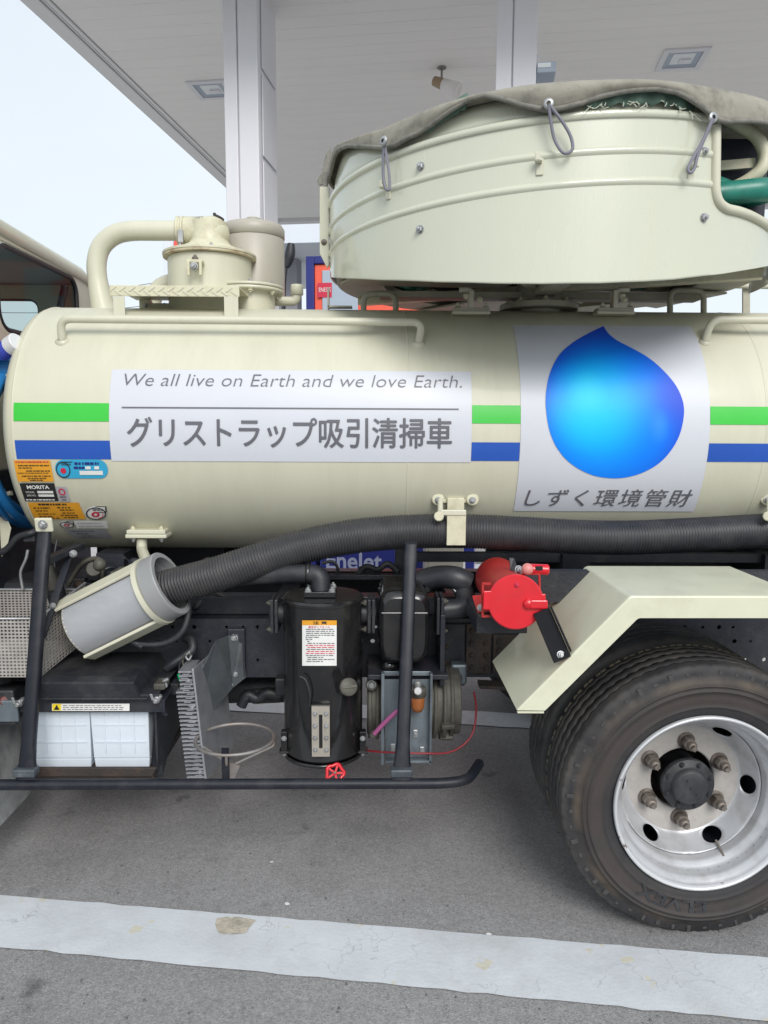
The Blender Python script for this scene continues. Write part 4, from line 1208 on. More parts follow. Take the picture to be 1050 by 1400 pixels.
tl = [on_reel(x, y, RR + .02) for x, y in ((446, 236), (455, 205), (470, 198), (490, 199), (525, 202), (540, 199), (565, 185), (590, 170), (615, 152), (640, 138), (660, 131), (690, 137), (720, 147), (750, 152), (780, 146), (820, 132), (860, 124), (895, 122), (925, 128), (948, 142), (963, 158), (975, 166), (990, 169), (1020, 168), (1050, 172))]
tu = [on_reel(x, y, RR + .02) for x, y in ((446, 215), (452, 198), (470, 189), (520, 174), (560, 157), (600, 142), (640, 131), (700, 118), (750, 112), (820, 108), (870, 107), (920, 110), (960, 116), (1000, 124), (1050, 137))]
tl, tu = sorted(tl), sorted(tu)
print('TARP', [(round(math.degrees(a)), round(b, 3)) for a, b in tl], [(round(math.degrees(a)), round(b, 3)) for a, b in tu])
def zl(th):
    if tl[0][0] <= th <= tl[-1][0]: return lerp(tl, th)
    if th > 0: return zu(th) - .075 + .02 * math.sin(th * 9)
    return tl[0][1] + .05 * min(1, abs(th - tl[0][0]) * 2)
def zu(th):
    if tu[0][0] <= th <= tu[-1][0]: return lerp(tu, th)
    t = (th - tu[-1][0]) % (2 * PI) / ((tu[0][0] - tu[-1][0]) % (2 * PI))
    return tu[-1][1] + (tu[0][1] - tu[-1][1]) * t
# upper wall, set in a little under the tarpaulin
n2 = [t for t in ths if t <= TH_CUT + .02]
MB().grid(lambda i, j: reel_pt(n2[i], Zr + TILT(n2[i]) + .006 + (zu(n2[i]) - .02 - Zr - TILT(n2[i])) * j / 3, RR - .012 - .012 * j / 3), len(n2), 4).build('upper_wall', 'cream_drum', reel, solid=.003)
NT = 260
NS = 9
def tarp_pt(i, j):
    th = -PI + 2 * PI * i / NT
    U, L_ = zu(th), zl(th)
    L_ = min(L_, U - .012)
    wob = noise.noise(Vector((math.cos(th) * 5, math.sin(th) * 5, j * .22))) * .010
    if j < NS:           # crown, from the middle out
        s = (j / NS) ** .8
        ro = (RR + .003) * s
        sag = .05 * (1 - s) - .03 * math.sin(PI * s)
        cz_ = 2.345 * (1 - s ** 3) + U * s ** 3
        dip = .02 * noise.noise(Vector((ro * math.sin(th) * 3, ro * math.cos(th) * 3, 7)))
        return reel_pt(th, cz_ - .005 + min(0, sag) * .6 + dip * (1 - s ** 4) - (.05 if s < 1 else 0) * (1 - s), ro)
    t = (j - NS) / 7
    e_ = max(0, min(1, (th + 1.05) / .55)) if th < 0 else 1
    e_ *= max(0, min(1, (2.2 - th) / .4))
    fl_ = .004 + e_ * (.016 + .010 * math.sin(t * PI) + wob * (0.3 + t) + .014 * t * (1 if U - L_ > .06 else .5))
    return reel_pt(th, U - .004 - (U - L_ - .004) * t, RR + fl_)
tarp = MB().grid(tarp_pt, NT, NS + 8, wrap=True).build('tarpaulin', 'tarp', solid=.004)
tag(tarp, 'weathered grey canvas tarpaulin stretched over the hose reel with scalloped hem', 'tarpaulin')
hem = MB().tube([tarp_pt(i, NS + 7) for i in range(NT)], .0075, 8, closed=True).build('hem', 'tarp_hem', tarp)
def cord(pts, name='elastic_cord', closed=False):
    P = smooth_path([reel_pt(*on_reel(x, y, RR + d), RR + d) for x, y, d in pts], 6)
    return MB().tube(P, .0045, 8).build(name, 'cord', tarp)
cord([(525, 194, .045), (524, 215, .035), (524, 240, .03), (527, 256, .03), (531, 260, .032), (533, 254, .03), (531, 230, .03), (527, 205, .035), (525.5, 194, .045)])
cord([(750, 143, .05), (753, 165, .04), (758, 190, .03), (768, 207, .03), (777, 209, .03), (783, 202, .03), (780, 186, .03), (770, 168, .035), (758, 152, .045), (751, 143, .05)])
cord([(974, 162, .05), (962, 190, .04), (948, 215, .035), (941, 230, .035), (943, 236, .036), (949, 231, .035), (954, 212, .035), (965, 185, .04), (975, 163, .05)])
for x, y in ((525, 193), (750, 142), (974, 161)):
    th, z = on_reel(x, y, RR + .045)
    MB().lathe([(.006, -.004), (.013, -.004), (.015, 0), (.013, .004), (.006, .004)], reel_pt(th, z, RR + .047), (math.sin(th), -math.cos(th), 0), 18).build('eyelet', 'steel', tarp)
# torn green liner and frayed threads under the hem
lin = [on_reel(x, y, RR - .002) for x, y in ((800, 150), (830, 145), (870, 143), (905, 143), (930, 150), (948, 160))]
lt = [(q[0], q[1] + .045) for q in lin]
MB().grid(lambda i, j: reel_pt(lin[0][0] + (lin[-1][0] - lin[0][0]) * i / 24, (lambda th: lerp(lin, th) + (.055) * j / 3 + .006 * math.sin(i * 2.1) * (1 - j / 3))(lin[0][0] + (lin[-1][0] - lin[0][0]) * i / 24), RR + .002 + .006 * math.sin(i * 1.3)), 25, 4).build('liner', 'liner', tarp, solid=.002)
l2 = [on_reel(x, y, RR - .002) for x, y in ((585, 185), (600, 172), (620, 160), (640, 148))]
MB().grid(lambda i, j: reel_pt(l2[0][0] + (l2[-1][0] - l2[0][0]) * i / 12, (lambda th: lerp(l2, th) + .04 * j / 2 + .004 * math.sin(i * 2.7) * (1 - j / 2))(l2[0][0] + (l2[-1][0] - l2[0][0]) * i / 12), RR + .004), 13, 3).build('liner', 'liner', tarp, solid=.002)
fr = MB()
for i in range(26):
    th = lin[0][0] + (lin[-1][0] - lin[0][0]) * random.random()
    z = lerp(lin, th) + random.uniform(-.002, .006)
    L_ = random.uniform(.008, .03)
    dx_ = random.uniform(-.03, .03)
    fr.tube([reel_pt(th, z, RR + .012), reel_pt(th + dx_ * .5, z - L_ * .5, RR + .018), reel_pt(th + dx_, z - L_ * random.uniform(.2, 1), RR + .018)], .0011, 4)
fo = fr.build('frayed_threads', 'fray', tarp); fo['kind'] = 'stuff'
# loose corner of the tarpaulin at the reel's end
cpn = [at(x, y, 2.86) for x, y in ((452, 200), (445, 212), (440, 235), (433, 247), (437, 254), (441, 251), (442, 275), (444, 302), (447, 303), (447, 270), (449, 240), (453, 215))]
MB().prism(cpn, (0, .012, 0)).build('loose_corner', 'tarp_hem', tarp, bev=.002)

# ================================================================== RUNNING GEAR
# ---------------------------------------------------------- wheels
WX, WYF, WZ = None, 1.905, .398
rc = at(965, 1101, 1.885)
KR = 1.065                         # wheel size over the nominal profile below
WX, WZ = rc.x, rc.z
TRR = (WZ + .004) / KR                    # tyre radius
print('WHEEL', WX, WZ, rc.y)
TW = .215
def tyre_mesh():
    """axis along +Y, outer face at y = 0; tread with zig-zag grooves and shoulder notches"""
    NAg = 260
    pr = []                                       # (r, y, kind)
    r = TRR
    pr += [(.222, .030, 0), (.232, .020, 0), (.240, .010, 0), (.246, .004, 0), (.256, -.001, 0), (.262, -.0015, 0), (.264, -.004, 0), (.268, -.004, 0), (.270, -.0025, 0)]
    pr += [(.285, -.005, 0), (.305, -.0065, 0), (.322, -.006, 0), (.3225, -.008, 0), (.327, -.008, 0), (.3275, -.0055, 0), (.340, -.003, 0), (.3405, -.0045, 0), (.344, -.004, 0), (.3445, -.0015, 0), (.358, .003, 0)]
    pr += [(r - .035, .007, 3), (r - .024, .0095, 3), (r - .0145, .0125, 1), (r - .006, .0165, 1), (r - .0015, .021, 1)]
    ys = []
    gw = .0020
    pr += [(r, .026, 1), (r + .001, .044, 2)]
    for gy in (.052, .088, .127, .163):
        pr += [(r + .001, gy - gw, 2), (r - .0045, gy - gw * .5, 2), (r - .0045, gy + gw * .5, 2), (r + .001, gy + gw, 2)]
    pr += [(r + .001, .171, 2), (r, .189, 1), (r - .0015, .194, 1), (r - .006, .199, 1), (r - .015, .203, 1), (r - .035, .208, 0), (r - .08, .217, 0), (.29, .219, 0), (.25, .212, 0), (.225, .19, 0)]
    pr = [((.262 + (q[0] - .262) * (r - .040 - .262) / (.358 - .262)) if i < 20 and q[0] > .262 else q[0], q[1], q[2]) for i, q in enumerate(pr)]
    npf = len(pr)
    m = MB()
    def fn(i, j):
        a = 2 * PI * i / NAg
        rr, y, k = pr[j]
        ph = (i % 5)
        if k == 2: y += .0028 * (1 if (i // 2) % 2 else -1)
        if k == 1 and i % 5 == 0: rr -= .0035
        if k == 3 and i % 10 in (0, 1): rr -= .000; y += .0035
        return Vector((rr * math.cos(a), y, rr * math.sin(a)))
    m.grid(fn, NAg, npf, wrap=True)
    return m
tm = mat('tyre_rubber', (0.024, 0.0245, 0.028), 0.64, var=0.25, vscale=9, dirt=(0.070, 0.064, 0.059), dirt_amt=0.5, dscale=5, bump=0.12, bscale=220, spec=0.35)
def tyre_rings(m, names=('A',)):
    """brown dust ring round the side wall, scuffed shoulder (object space, follows the tyre)"""
    n, L = m.node_tree.nodes, m.node_tree.links
    b = n['Principled BSDF']
    t = n.new('ShaderNodeTexCoord')
    sx = n.new('ShaderNodeSeparateXYZ')
    L.new(t.outputs['Object'], sx.inputs[0])
    c2 = n.new('ShaderNodeCombineXYZ')
    L.new(sx.outputs['X'], c2.inputs[0]); L.new(sx.outputs['Z'], c2.inputs[1])
    ln = n.new('ShaderNodeVectorMath'); ln.operation = 'LENGTH'
    L.new(c2.outputs[0], ln.inputs[0])
    nz_ = n.new('ShaderNodeTexNoise'); nz_.inputs['Scale'].default_value = 7; nz_.inputs['Detail'].default_value = 6
    L.new(t.outputs['Object'], nz_.inputs['Vector'])
    def band(r0, wd, col, amt, thr):
        s = n.new('ShaderNodeMath'); s.operation = 'SUBTRACT'; s.inputs[1].default_value = r0; L.new(ln.outputs['Value'], s.inputs[0])
        a = n.new('ShaderNodeMath'); a.operation = 'ABSOLUTE'; L.new(s.outputs[0], a.inputs[0])
        mr = n.new('ShaderNodeMapRange'); mr.interpolation_type = 'SMOOTHSTEP'
        mr.inputs['From Min'].default_value = 0; mr.inputs['From Max'].default_value = wd; mr.inputs['To Min'].default_value = amt; mr.inputs['To Max'].default_value = 0
        L.new(a.outputs[0], mr.inputs['Value'])
        m2 = n.new('ShaderNodeMapRange'); m2.inputs['From Min'].default_value = thr - .10; m2.inputs['From Max'].default_value = thr + .16; m2.inputs['To Min'].default_value = .12
        L.new(nz_.outputs['Fac'], m2.inputs['Value'])
        mu = n.new('ShaderNodeMath'); mu.operation = 'MULTIPLY'; L.new(mr.outputs['Result'], mu.inputs[0]); L.new(m2.outputs['Result'], mu.inputs[1])
        mm = n.new('ShaderNodeMix'); mm.data_type = 'RGBA'; mm.inputs['B'].default_value = (*col, 1)
        L.new(b.inputs['Base Color'].links[0].from_socket, mm.inputs['A']); L.new(mu.outputs[0], mm.inputs['Factor'])
        L.new(mm.outputs['Result'], b.inputs['Base Color'])
    band(.33, .020, (0.13, 0.10, 0.072), .75, .54)
    band(.29, .05, (0.055, 0.045, 0.041), .85, .35)
    band(.37, .02, (0.12, 0.11, 0.10), .5, .5)
tyre_rings(tm)
M['tyre'] = tm
M['dusty_block'] = mat('dusty_tread_block', (0.10, 0.092, 0.062), 0.8, var=0.4, vscale=30, dirt=(0.025, 0.025, 0.026), dirt_amt=0.9, dscale=14)
M['scuffed'] = mat('scuffed_rubber', (0.050, 0.049, 0.048), 0.7, var=0.3, vscale=30, dirt=(0.022, 0.022, 0.024), dirt_amt=0.9, dscale=9)
def at_wheel(X, Y, Z, flip, r, y, ang): return Vector((X + r * math.cos(ang), Y + y * flip, Z + r * math.sin(ang)))
PROTO = {}
def wheel(X, Y, flip, detail, lab=None):
    """outer face at Y, hub towards +Y*flip"""
    C = Vector((X, Y, WZ))
    wl = part('wheel', C, truck, lab)
    wl.scale = (KR, 1, KR)
    if 'tyre' not in PROTO:
        m = tyre_mesh(); m.v = [v + C for v in m.v]
        o = m.build('tyre', 'tyre', wl, fixn=False)
        o.data.flip_normals() if False else None
        # origin on the axle, so that the ring stains sit right
        off = WLOC[o.name] - C
        for v in o.data.vertices: v.co += off
        o.location = (0, 0, 0); WLOC[o.name] = C.copy()
        PROTO['tyre'] = o
    else:
        o = inst('tyre', PROTO['tyre'], C, wl)
        if flip < 0: o.rotation_euler = (0, 0, PI)
    if detail:
        lg, ib = MB(), MB()
        rl = random.Random(4)
        for k in range(52):
            a_ = 2 * PI * (k * 5 + 2.5) / 260
            d_ = Vector((math.cos(a_), 0, math.sin(a_))); t_ = Vector((-d_.z, 0, d_.x))
            hh = rl.uniform(.003, .010)
            lg.obox(C + d_ * (TRR - .021 + rl.uniform(-.003, .003)) + Vector((0, .0108 * flip, 0)), t_ * rl.uniform(.0035, .0065), Vector((0, .0025, 0)) + d_ * .001, d_ * hh)
            for q in (0, 1):
                a2 = a_ + (q - .5) * .050 + rl.uniform(-.004, .004)
                d2 = Vector((math.cos(a2), 0, math.sin(a2))); t2 = Vector((-d2.z, 0, d2.x))
                ib.obox(C + d2 * (TRR - .0015) + Vector((0, .193 * flip, 0)), t2 * .0075, Vector((0, .0045, 0)), d2 * .003)
        lg.build('shoulder_lugs', 'scuffed', wl, bev=.0015)['kind'] = 'stuff'
        ib.build('tread_blocks', 'dusty_block', wl, bev=.0015)['kind'] = 'stuff'
    ax = Vector((0, flip, 0))
    pr = [(.232, .016), (.2375, .006), (.2375, .0), (.2345, -.002), (.231, .001), (.2285, .009), (.224, .017), (.2155, .024), (.2130, .034), (.2115, .052), (.206, .060), (.198, .068), (.1935, .078), (.193, .098)]
    if detail:
        MB().lathe(pr, C, ax, 96).build('rim', 'rim', wl)
        MB().lathe([(.2385, .010), (.2385, -.0005), (.2345, -.003), (.2305, .0005), (.2278, .0088)], C, ax, 96).build('rim_flange', 'rim_edge', wl)
        # bowl with six round hand holes, built in sectors
        bowl = [(.1922, .098), (.1905, .0945), (.1885, .0965), (.1865, .101), (.182, .110), (.176, .1215), (.169, .134), (.163, .144), (.159, .1495), (.155, .1525)]
        cl_ = [0]
        for a, b in zip(bowl, bowl[1:]): cl_.append(cl_[-1] + math.hypot(b[0] - a[0], b[1] - a[1]))
        def bw(v):
            for k in range(len(bowl) - 1):
                if v <= cl_[k + 1] + 1e-9:
                    t = (v - cl_[k]) / (cl_[k + 1] - cl_[k])
                    return bowl[k][0] + (bowl[k + 1][0] - bowl[k][0]) * t, bowl[k][1] + (bowl[k + 1][1] - bowl[k][1]) * t
            return bowl[-1]
        VT = cl_[-1]
        m_ = MB(); hub_rim = MB()
        NP = 64
        for k in range(6):
            a0 = R(-62 + 60 * k)
            pts = []
            vc0 = VT * .56
            for q in range(NP):
                t = 2 * PI * q / NP
                cx1, sy1 = math.cos(t), math.sin(t)
                kk = 1 / max(abs(cx1), abs(sy1))
                ex_, ey_ = cx1 * kk, sy1 * kk
                rowp = []
                for g_ in (-1, 0, 1, 2, 3, 4, 5, 6, 7):
                    f_ = max(g_, 0) / 7
                    hu, hv = cx1 * .0265 / .172, sy1 * .0265
                    ou = ex_ * R(30); ov = (ey_ * (VT - vc0)) if ey_ > 0 else ey_ * vc0
                    u = hu + (ou - hu) * f_; v = vc0 + hv + (ov - hv) * f_
                    rr, dd = bw(max(0, min(VT, v)))
                    if g_ < 0: dd += .007
                    rowp.append(C + Vector((rr * math.cos(a0 + u), dd * flip, rr * math.sin(a0 + u))))
                pts.append(rowp)
            m_.grid(lambda i, j: pts[i][j], NP, 9, wrap=True)
        do = m_.build('wheel_disc', 'rim', wl, weld=True)
        MB().lathe([(.1551, .1524), (.153, .1530), (.092, .1530), (.089, .1545), (.087, .158), (.087, .17)], C, ax, 96).build('wheel_face', 'rim_face', wl)
        MB().lathe([(.19, .30), (.12, .29), (.03, .28)], C, ax, 40).build('brake_drum', 'chassis_rust', wl)
        MB().lathe([(.212, .05), (.205, .30)], C, ax, 48).build('rim_barrel', 'chassis', wl)
        a0 = R(75)
        for k in range(6):
            a_ = R(88) + k * PI / 3
            p = C + Vector((.111 * math.cos(a_), .1525 * flip, .111 * math.sin(a_)))
            MB().lathe([(.024, 0), (.024, .004), (.019, .006), (.019, .010)], p, -ax, 20).lathe([(.0185, .006), (.0185, .030), (.016, .034), (.011, .034)], p, -ax, 6, False).lathe([(.0125, .03), (.0125, .046), (.011, .05), (0, .05)], p, -ax, 14).lathe([(.0085, .05), (.0085, .060), (0, .060)], p, -ax, 4, False).build('wheel_nut', 'nut', wl)
        hb = MB().lathe([(.062, .22), (.062, .132), (.071, .131), (.0725, .128), (.0725, .114), (.071, .112), (.054, .112), (.050, .104), (.046, .094), (.042, .092), (0, .092)], C, ax, 48)
        hb.build('hub', 'hub', wl)
        for k in range(8):
            a_ = R(20) + k * PI / 4
            bolt(C + Vector((.0625 * math.cos(a_), .112 * flip, .0625 * math.sin(a_))), -ax, .0062, wl, 'hub')
        for dx_, dz_ in ((-.012, .022), (.016, -.018), (0, 0)): bolt(C + Vector((dx_, .094 * flip, dz_)), -ax, .004, wl, 'hub')
        # valve stem through the lower hole
        a_ = R(-64)
        p = C + Vector((.20 * math.cos(a_), .066 * flip, .20 * math.sin(a_)))
        q = C + Vector((.176 * math.cos(a_ + .03), .105 * flip, .176 * math.sin(a_ + .03)))
        MB().tube([p, p.lerp(q, .4), q], .0032, 8).build('valve_stem', 'nut', wl)
        # raised lettering on the side wall, read from the tyre's middle outwards
        def fn(u, v):
            a_ = R(-107) + (u - .5) * R(40) * -1
            rr = .262 + v * .034
            # upside down at the bottom: tops of the letters point outwards
            y = -.0082
            return C + Vector((rr * math.cos(a_), y * flip, rr * math.sin(a_)))
        V, Fc = text2d('ELVEX', bold=.02)
        MB().add([fn(u, v) for u, v in V], Fc).build('lettering', 'hub', wl, fixn=False)
    else:
        MB().lathe(pr + [(.19, .10), (.156, .150), (.05, .152), (.05, .10), (0, .10)], C, ax, 48).build('rim', 'rim', wl)
    return wl
wheel(WX, rc.y, 1, True)
wheel(WX, rc.y + .25 + TW, -1, False, 'inner twin wheel in the dark behind the outer one')
yfar = 2 * TY - rc.y
wheel(WX, yfar, -1, False); wheel(WX, yfar - .25 - TW, 1, False)
FX = -1.72
wheel(FX, rc.y + .10, 1, False); wheel(FX, yfar - .10, -1, False)
MB().cyl((FX, rc.y + .2, WZ), (FX, yfar - .2, WZ), .05, 16).build('axle', 'chassis_rust', truck)

# ---------------------------------------------------------- fender
Yn, Yf = 1.84, 2.235
fd = part('fender', at(870, 800, Yn), truck)
up = [at(707, 971, Yn), at(862, 817, Yn), at(1075, 814, Yn)]       # outer upper edge
zT = (up[1].z + at(1000, 814, Yn).z) / 2
A0 = up[0]; A1 = Vector((up[1].x, Yn, zT)); 
XR = at(1000, 763, Yf).x
A2 = Vector((XR, Yn, zT)); A3 = Vector((2 * WX - A0.x, Yn, A0.z))
A1 = Vector((2 * WX - A2.x, Yn, zT)) if False else A1
B0 = at(685, 903, Yf); B1 = Vector((A1.x, Yf, zT))
B0 = Vector((A0.x, Yf, A0.z))
sheet = [A0, A1, A2, A3]
def rnd(P, r=.008): return fillet(P, r, 5)
top = rnd(sheet)
lowv = [Vector((p.x, p.y, p.z)) for p in top]
LIP = .056
# lip follows the outline, pulled in square to it
lipP = []
base_in = [Vector((A0.x + LIP * 1.30, Yn, A0.z)), Vector((A1.x + .022, Yn, A1.z - LIP)), Vector((A2.x - .022, Yn, A2.z - LIP)), Vector((A3.x - LIP * 1.30, Yn, A3.z))]
lip = rnd(base_in)
n = len(top)
mb = MB()
nv = 6
rows = []
rows.append([p + Vector((0, .006, 0)) for p in lip])
rows.append(lip)
rows.append([p + (q - p) * .06 for p, q in zip(top, lip)])
rows.append([p + Vector((0, .0015, .0)) + (q - p) * .015 for p, q in zip(top, lip)])
rows.append([p + Vector((0, .006, 0)) for p in top])
for k in range(1, 9): rows.append([p + Vector((0, .006 + (Yf - Yn - .006) * k / 8, 0)) for p in top])
mb.grid(lambda i, j: rows[j][i], n, len(rows), smooth=False)
fs = mb.build('fender_sheet', 'fender', fd, solid=.003)
for p_ in fs.data.polygons: p_.use_smooth = False
MB().bar(at(707, 972.5, Yn + .01), at(743, 972.5, Yn + .01), .006, .012).build('hem', 'fender', fd)
# black stay from the extinguisher to the fender
s0, s1 = at(740, 835, 1.955), at(769, 902, 1.835)
st = part('fender_stay', s1, truck)
dv = (s1 - s0).normalized()
MB().bar(s0, s1, .048, .006, (0, 1, .3)).build('web', 'satin', st, bev=.002)
MB().bar(s0 + Vector((.026, -.014, .008)), s1 + Vector((.026, -.014, .008)) - dv * .03, .006, .035, (0, 1, .3)).build('flange', 'satin', st, bev=.002)
bolt(s1 - dv * .018 + Vector((0, -.006, 0)), (0, -1, .3), .008, st, 'steel')
MB().box((WX - .5, Yf - .06, zT - .10), (WX + .5, Yf - .02, zT - .004)).build('fender_bracket', 'chassis', fd)

# ---------------------------------------------------------- frame
YF = 2.50
fr = part('chassis_frame', (0.2, TY, .66), truck)
ft, fb = at(350, 846, YF).z, at(350, 926, YF).z
def rail(y, s, holes):
    web = MB().box((-3.0, y, fb), (2.25, y + s * .006, ft))
    o = web.build('side_rail', 'chassis', fr)
    if holes:
        cm = MB()
        rnd_ = random.Random(5)
        x = -1.5
        while x < 2.2:
            for zz in (.3, .62, .86):
                if rnd_.random() < .72:
                    p = Vector((x + rnd_.uniform(-.01, .01), y - .02, fb + (ft - fb) * zz))
                    cm.cyl(p, p + Vector((0, .06, 0)), rnd_.choice((.0055, .0055, .008)), 10, ch=.0005)
            x += .058
        co = cm.build('cutter', 'dark', weld=True)
        md = o.modifiers.new('holes', 'BOOLEAN'); md.object = co; md.solver = 'FAST'; md.operation = 'DIFFERENCE'
        bpy.context.view_layer.update()
        me = bpy.data.meshes.new_from_object(o.evaluated_get(bpy.context.evaluated_depsgraph_get()))
        o.modifiers.clear(); o.data = me
        bpy.data.objects.remove(co)
    MB().box((-3.0, y + s * .0062, ft - .006), (2.25, y + s * .065, ft)).box((-3.0, y + s * .0062, fb), (2.25, y + s * .065, fb + .006)).build('flange', 'chassis', fr)
rail(YF, 1, True)
rail(2 * TY - YF, -1, False)
for x in (-2.4, -1.5, -.35, .35, 1.3, 2.1): MB().box((x - .04, YF + .07, fb + .02), (x + .04, 2 * TY - YF - .07, ft - .02)).build('cross_member', 'chassis', fr)
# sub-frame under the tank and its saddles
MB().box((-1.12, 2.55, ft + .002), (2.2, 2.62, .815)).build('sub_frame', 'chassis', fr, bev=.003)
MB().box((-1.12, 3.18, ft + .002), (2.2, 3.25, .778)).build('sub_frame', 'chassis', fr, bev=.003)
box_px(557, 757, 1300, 769, 2.66, .04).build('tank_seat', 'chassis', fr)
box_px(405, 786, 648, 793, 2.62, .03).build('cross_bar', 'chassis', fr, bev=.003)
MB().tube(smooth_path([at(486, 790, 2.66), at(500, 775, 2.66), at(516, 779, 2.66), at(530, 771, 2.68), at(545, 782, 2.66)], 5), .012, 8).build('cable_run', 'plastic', fr)
box_px(490, 776, 512, 787, 2.70, .03).build('valve_block', 'plastic', fr, bev=.004)
box_px(540, 745, 553, 800, 2.72, .03).build('hanger_plate', 'chassis', fr, bev=.003)
MB().tube(smooth_path([at(440, 770, 2.7), at(455, 768, 2.7), at(462, 778, 2.7), at(458, 788, 2.7)], 5), .006, 8).build('cable_run', 'plastic', fr)
for x in (-.95, .75, 1.5): MB().box((x - .05, 2.63, ft + .002), (x + .05, 3.17, .955)).build('saddle', 'chassis', fr)
MB().obox((1.35, 2.53, .80), (.85, 0, 0), (0, .006, 0), (0, 0, .05)).build('side_plate', 'chassis', fr)
MB().box((-1.10, 2.56, .853), (2.2, 3.24, .8545)).build('cover_sheet', 'dark', fr) if False else None
# rivetted gusset plates
for i, (x0, x1, y0, y1) in enumerate(((600, 636, 853, 938), (637, 672, 853, 921), (674, 760, 868, 921))):
    yy = YF - .012 - .004 * i
    g_ = box_px(x0, y0, x1, y1, yy, .007).build('gusset_plate', 'chassis' if i == 0 else 'chassis_rust', fr, bev=.004)
    for xx in ((x1 - 8, x0 + 8) if i else (x0 + 10,)):
        for k in range(4):
            bolt(at(xx, y0 + 9 + (y1 - y0 - 18) * k / 3, yy), (0, -1, 0), .0085, fr, 'chassis_rust', 'rivet')
tw_ = MB().box((at(616, 905, 2.44).x, 2.42, at(616, 934, 2.44).z), (at(638, 905, 2.44).x, 2.47, at(616, 906, 2.44).z)).build('tow_lug', 'bluesteel', fr, bev=.008)
MB().cyl(at(625, 928, 2.40), at(625, 928, 2.46), .018, 16).build('pin', 'chassis', fr)
# leaf springs, axle, propeller shaft
sp_ = part('leaf_spring', (WX, 2.46, .46), truck)
for k in range(4):
    L_ = .52 - .09 * k
    pth = [Vector((WX - L_ * 1.05 + 2 * L_ * 1.05 * i / 10, 2.46, .525 - .014 * k - .10 * (1 - ((i - 5) / 5) ** 2) * (.6) * 0 - .015 * (1 - ((i - 5) / 5) ** 2))) for i in range(11)]
    m_ = MB()
    for a, b in zip(pth, pth[1:]): m_.bar(a, b, .012, .06, (0, 1, 0))
    m_.build('leaf', 'chassis_rust', sp_)
MB().cyl((WX, 2.1, WZ), (WX, 3.7, WZ), .065, 20).build('axle', 'chassis_rust', truck)
MB().sphere((WX, TY, WZ), .17, 20).build('differential', 'chassis_rust', truck)
MB().cyl((-.95, TY - .05, .53), (WX - .12, TY, .44), .045, 16).build('drive_shaft', 'chassis', truck)
MB().cyl(at(300, 940, 2.75), at(432, 938, 2.75), .060, 20).cyl(at(345, 948, 2.72), at(384, 946, 2.72), .040, 16).build('drive_shaft', 'plastic', truck)
MB().tube(smooth_path([at(330, 965, 2.6), at(338, 950, 2.6), at(352, 955, 2.6), at(366, 947, 2.6), at(384, 952, 2.6)]), .02, 10).build('boot', 'plastic', truck)
box_px(376, 928, 396, 952, 2.45, .05).build('mount', 'plastic', truck, bev=.006)
# engine and gearbox lumps in the dark between cab and battery box
en = part('engine', (-1.0, 2.85, .75), truck)
rn = random.Random(11)
MB().box((-1.55, 2.66, .44), (-.72, 3.2, .84)).build('block', 'chassis', en, bev=.03, seg=3)
MB().cyl((-.9, 2.85, .62), (-.45, 2.88, .60), .17, 28, .12).build('gearbox', 'chassis', en)
for i in range(26):
    x, y = rn.uniform(75, 330), rn.uniform(768, 838)
    Y = rn.uniform(2.58, 2.75)
    p = at(x, y, Y)
    r_ = rn.uniform(.010, .034)
    mt = rn.choice(('chassis', 'plastic', 'chassis', 'bronze', 'chassis_rust'))
    if rn.random() < .5:
        d_ = Vector((rn.uniform(-1, 1), rn.uniform(-.6, .2), rn.uniform(-.6, .05))).normalized()
        MB().cyl(p, p + d_ * rn.uniform(.03, .09), r_, 14).cyl(p + d_ * .01, p + d_ * rn.uniform(.06, .12), r_ * .55, 10).build('fitting', mt, en)
    else:
        MB().obox(p, (r_ * 1.3, 0, 0), (0, r_, 0), (0, 0, r_ * .9)).build('casing', mt, en, bev=.005)
for i in range(16):
    x, y = rn.uniform(60, 300), rn.uniform(775, 850)
    Y = rn.uniform(2.5, 2.62)
    pts = [at(x + k * rn.uniform(10, 26), y + rn.uniform(-20, 22), Y + rn.uniform(-.03, .08)) for k in range(4)]
    MB().tube(smooth_path(pts, 5), rn.choice((.004, .006, .009, .013)), 8).build('pipe', rn.choice(('rubber', 'plastic', 'chassis', 'chassis', 'bronze')), en)
MB().cyl(at(66, 778, 2.44), at(92, 858, 2.44), .028, 18, .034).build('strut_boot', 'plastic', en)
MB().tube([at(63, 775, 2.42), at(76, 805, 2.42)], .022, 14).build('bushing', 'bronze', en)
al = box_px(150, 782, 208, 804, 2.44, .10).build('cast_lid', 'bronze', en, bev=.006)
MB().box(at(152, 786, 2.44), at(170, 780, 2.55)).build('cast_lug', 'alu', en, bev=.004)
MB().sphere(at(136, 772, 2.46), .022, 14).cyl(at(128, 778, 2.45), at(128, 778, 2.52), .025, 14).build('sensor', 'bronze', en)
MB().tube(smooth_path([at(165, 868, 2.36), at(190, 880, 2.36), at(225, 879, 2.36), at(250, 862, 2.36), at(258, 830, 2.38), at(256, 800, 2.4)]), .011, 10).build('loop_hose', 'rubber', truck)
MB().tube(smooth_path([at(150, 884, 2.36), at(165, 876, 2.36), at(180, 877, 2.36), at(195, 884, 2.36)]), .012, 10).build('loop_hose', 'rubber', truck)
MB().box((-1.25, 3.30, .70), (-.30, 3.31, .96)).build('closing_sheet', 'chassis', truck)  # dark sheet added so the gap under the tank stays dark
# long dark sheet closing off the middle
MB().box((-1.12, 3.0, .56), (-.62, 3.02, .93)).build('closing_sheet', 'chassis', truck)
MB().box((-.42, 3.30, fb - .02), (-.02, 3.32, .93)).build('closing_sheet', 'chassis', truck) if False else None
MB().box((.46, 2.9, fb), (1.9, 2.92, .93)).build('closing_sheet', 'chassis', truck)

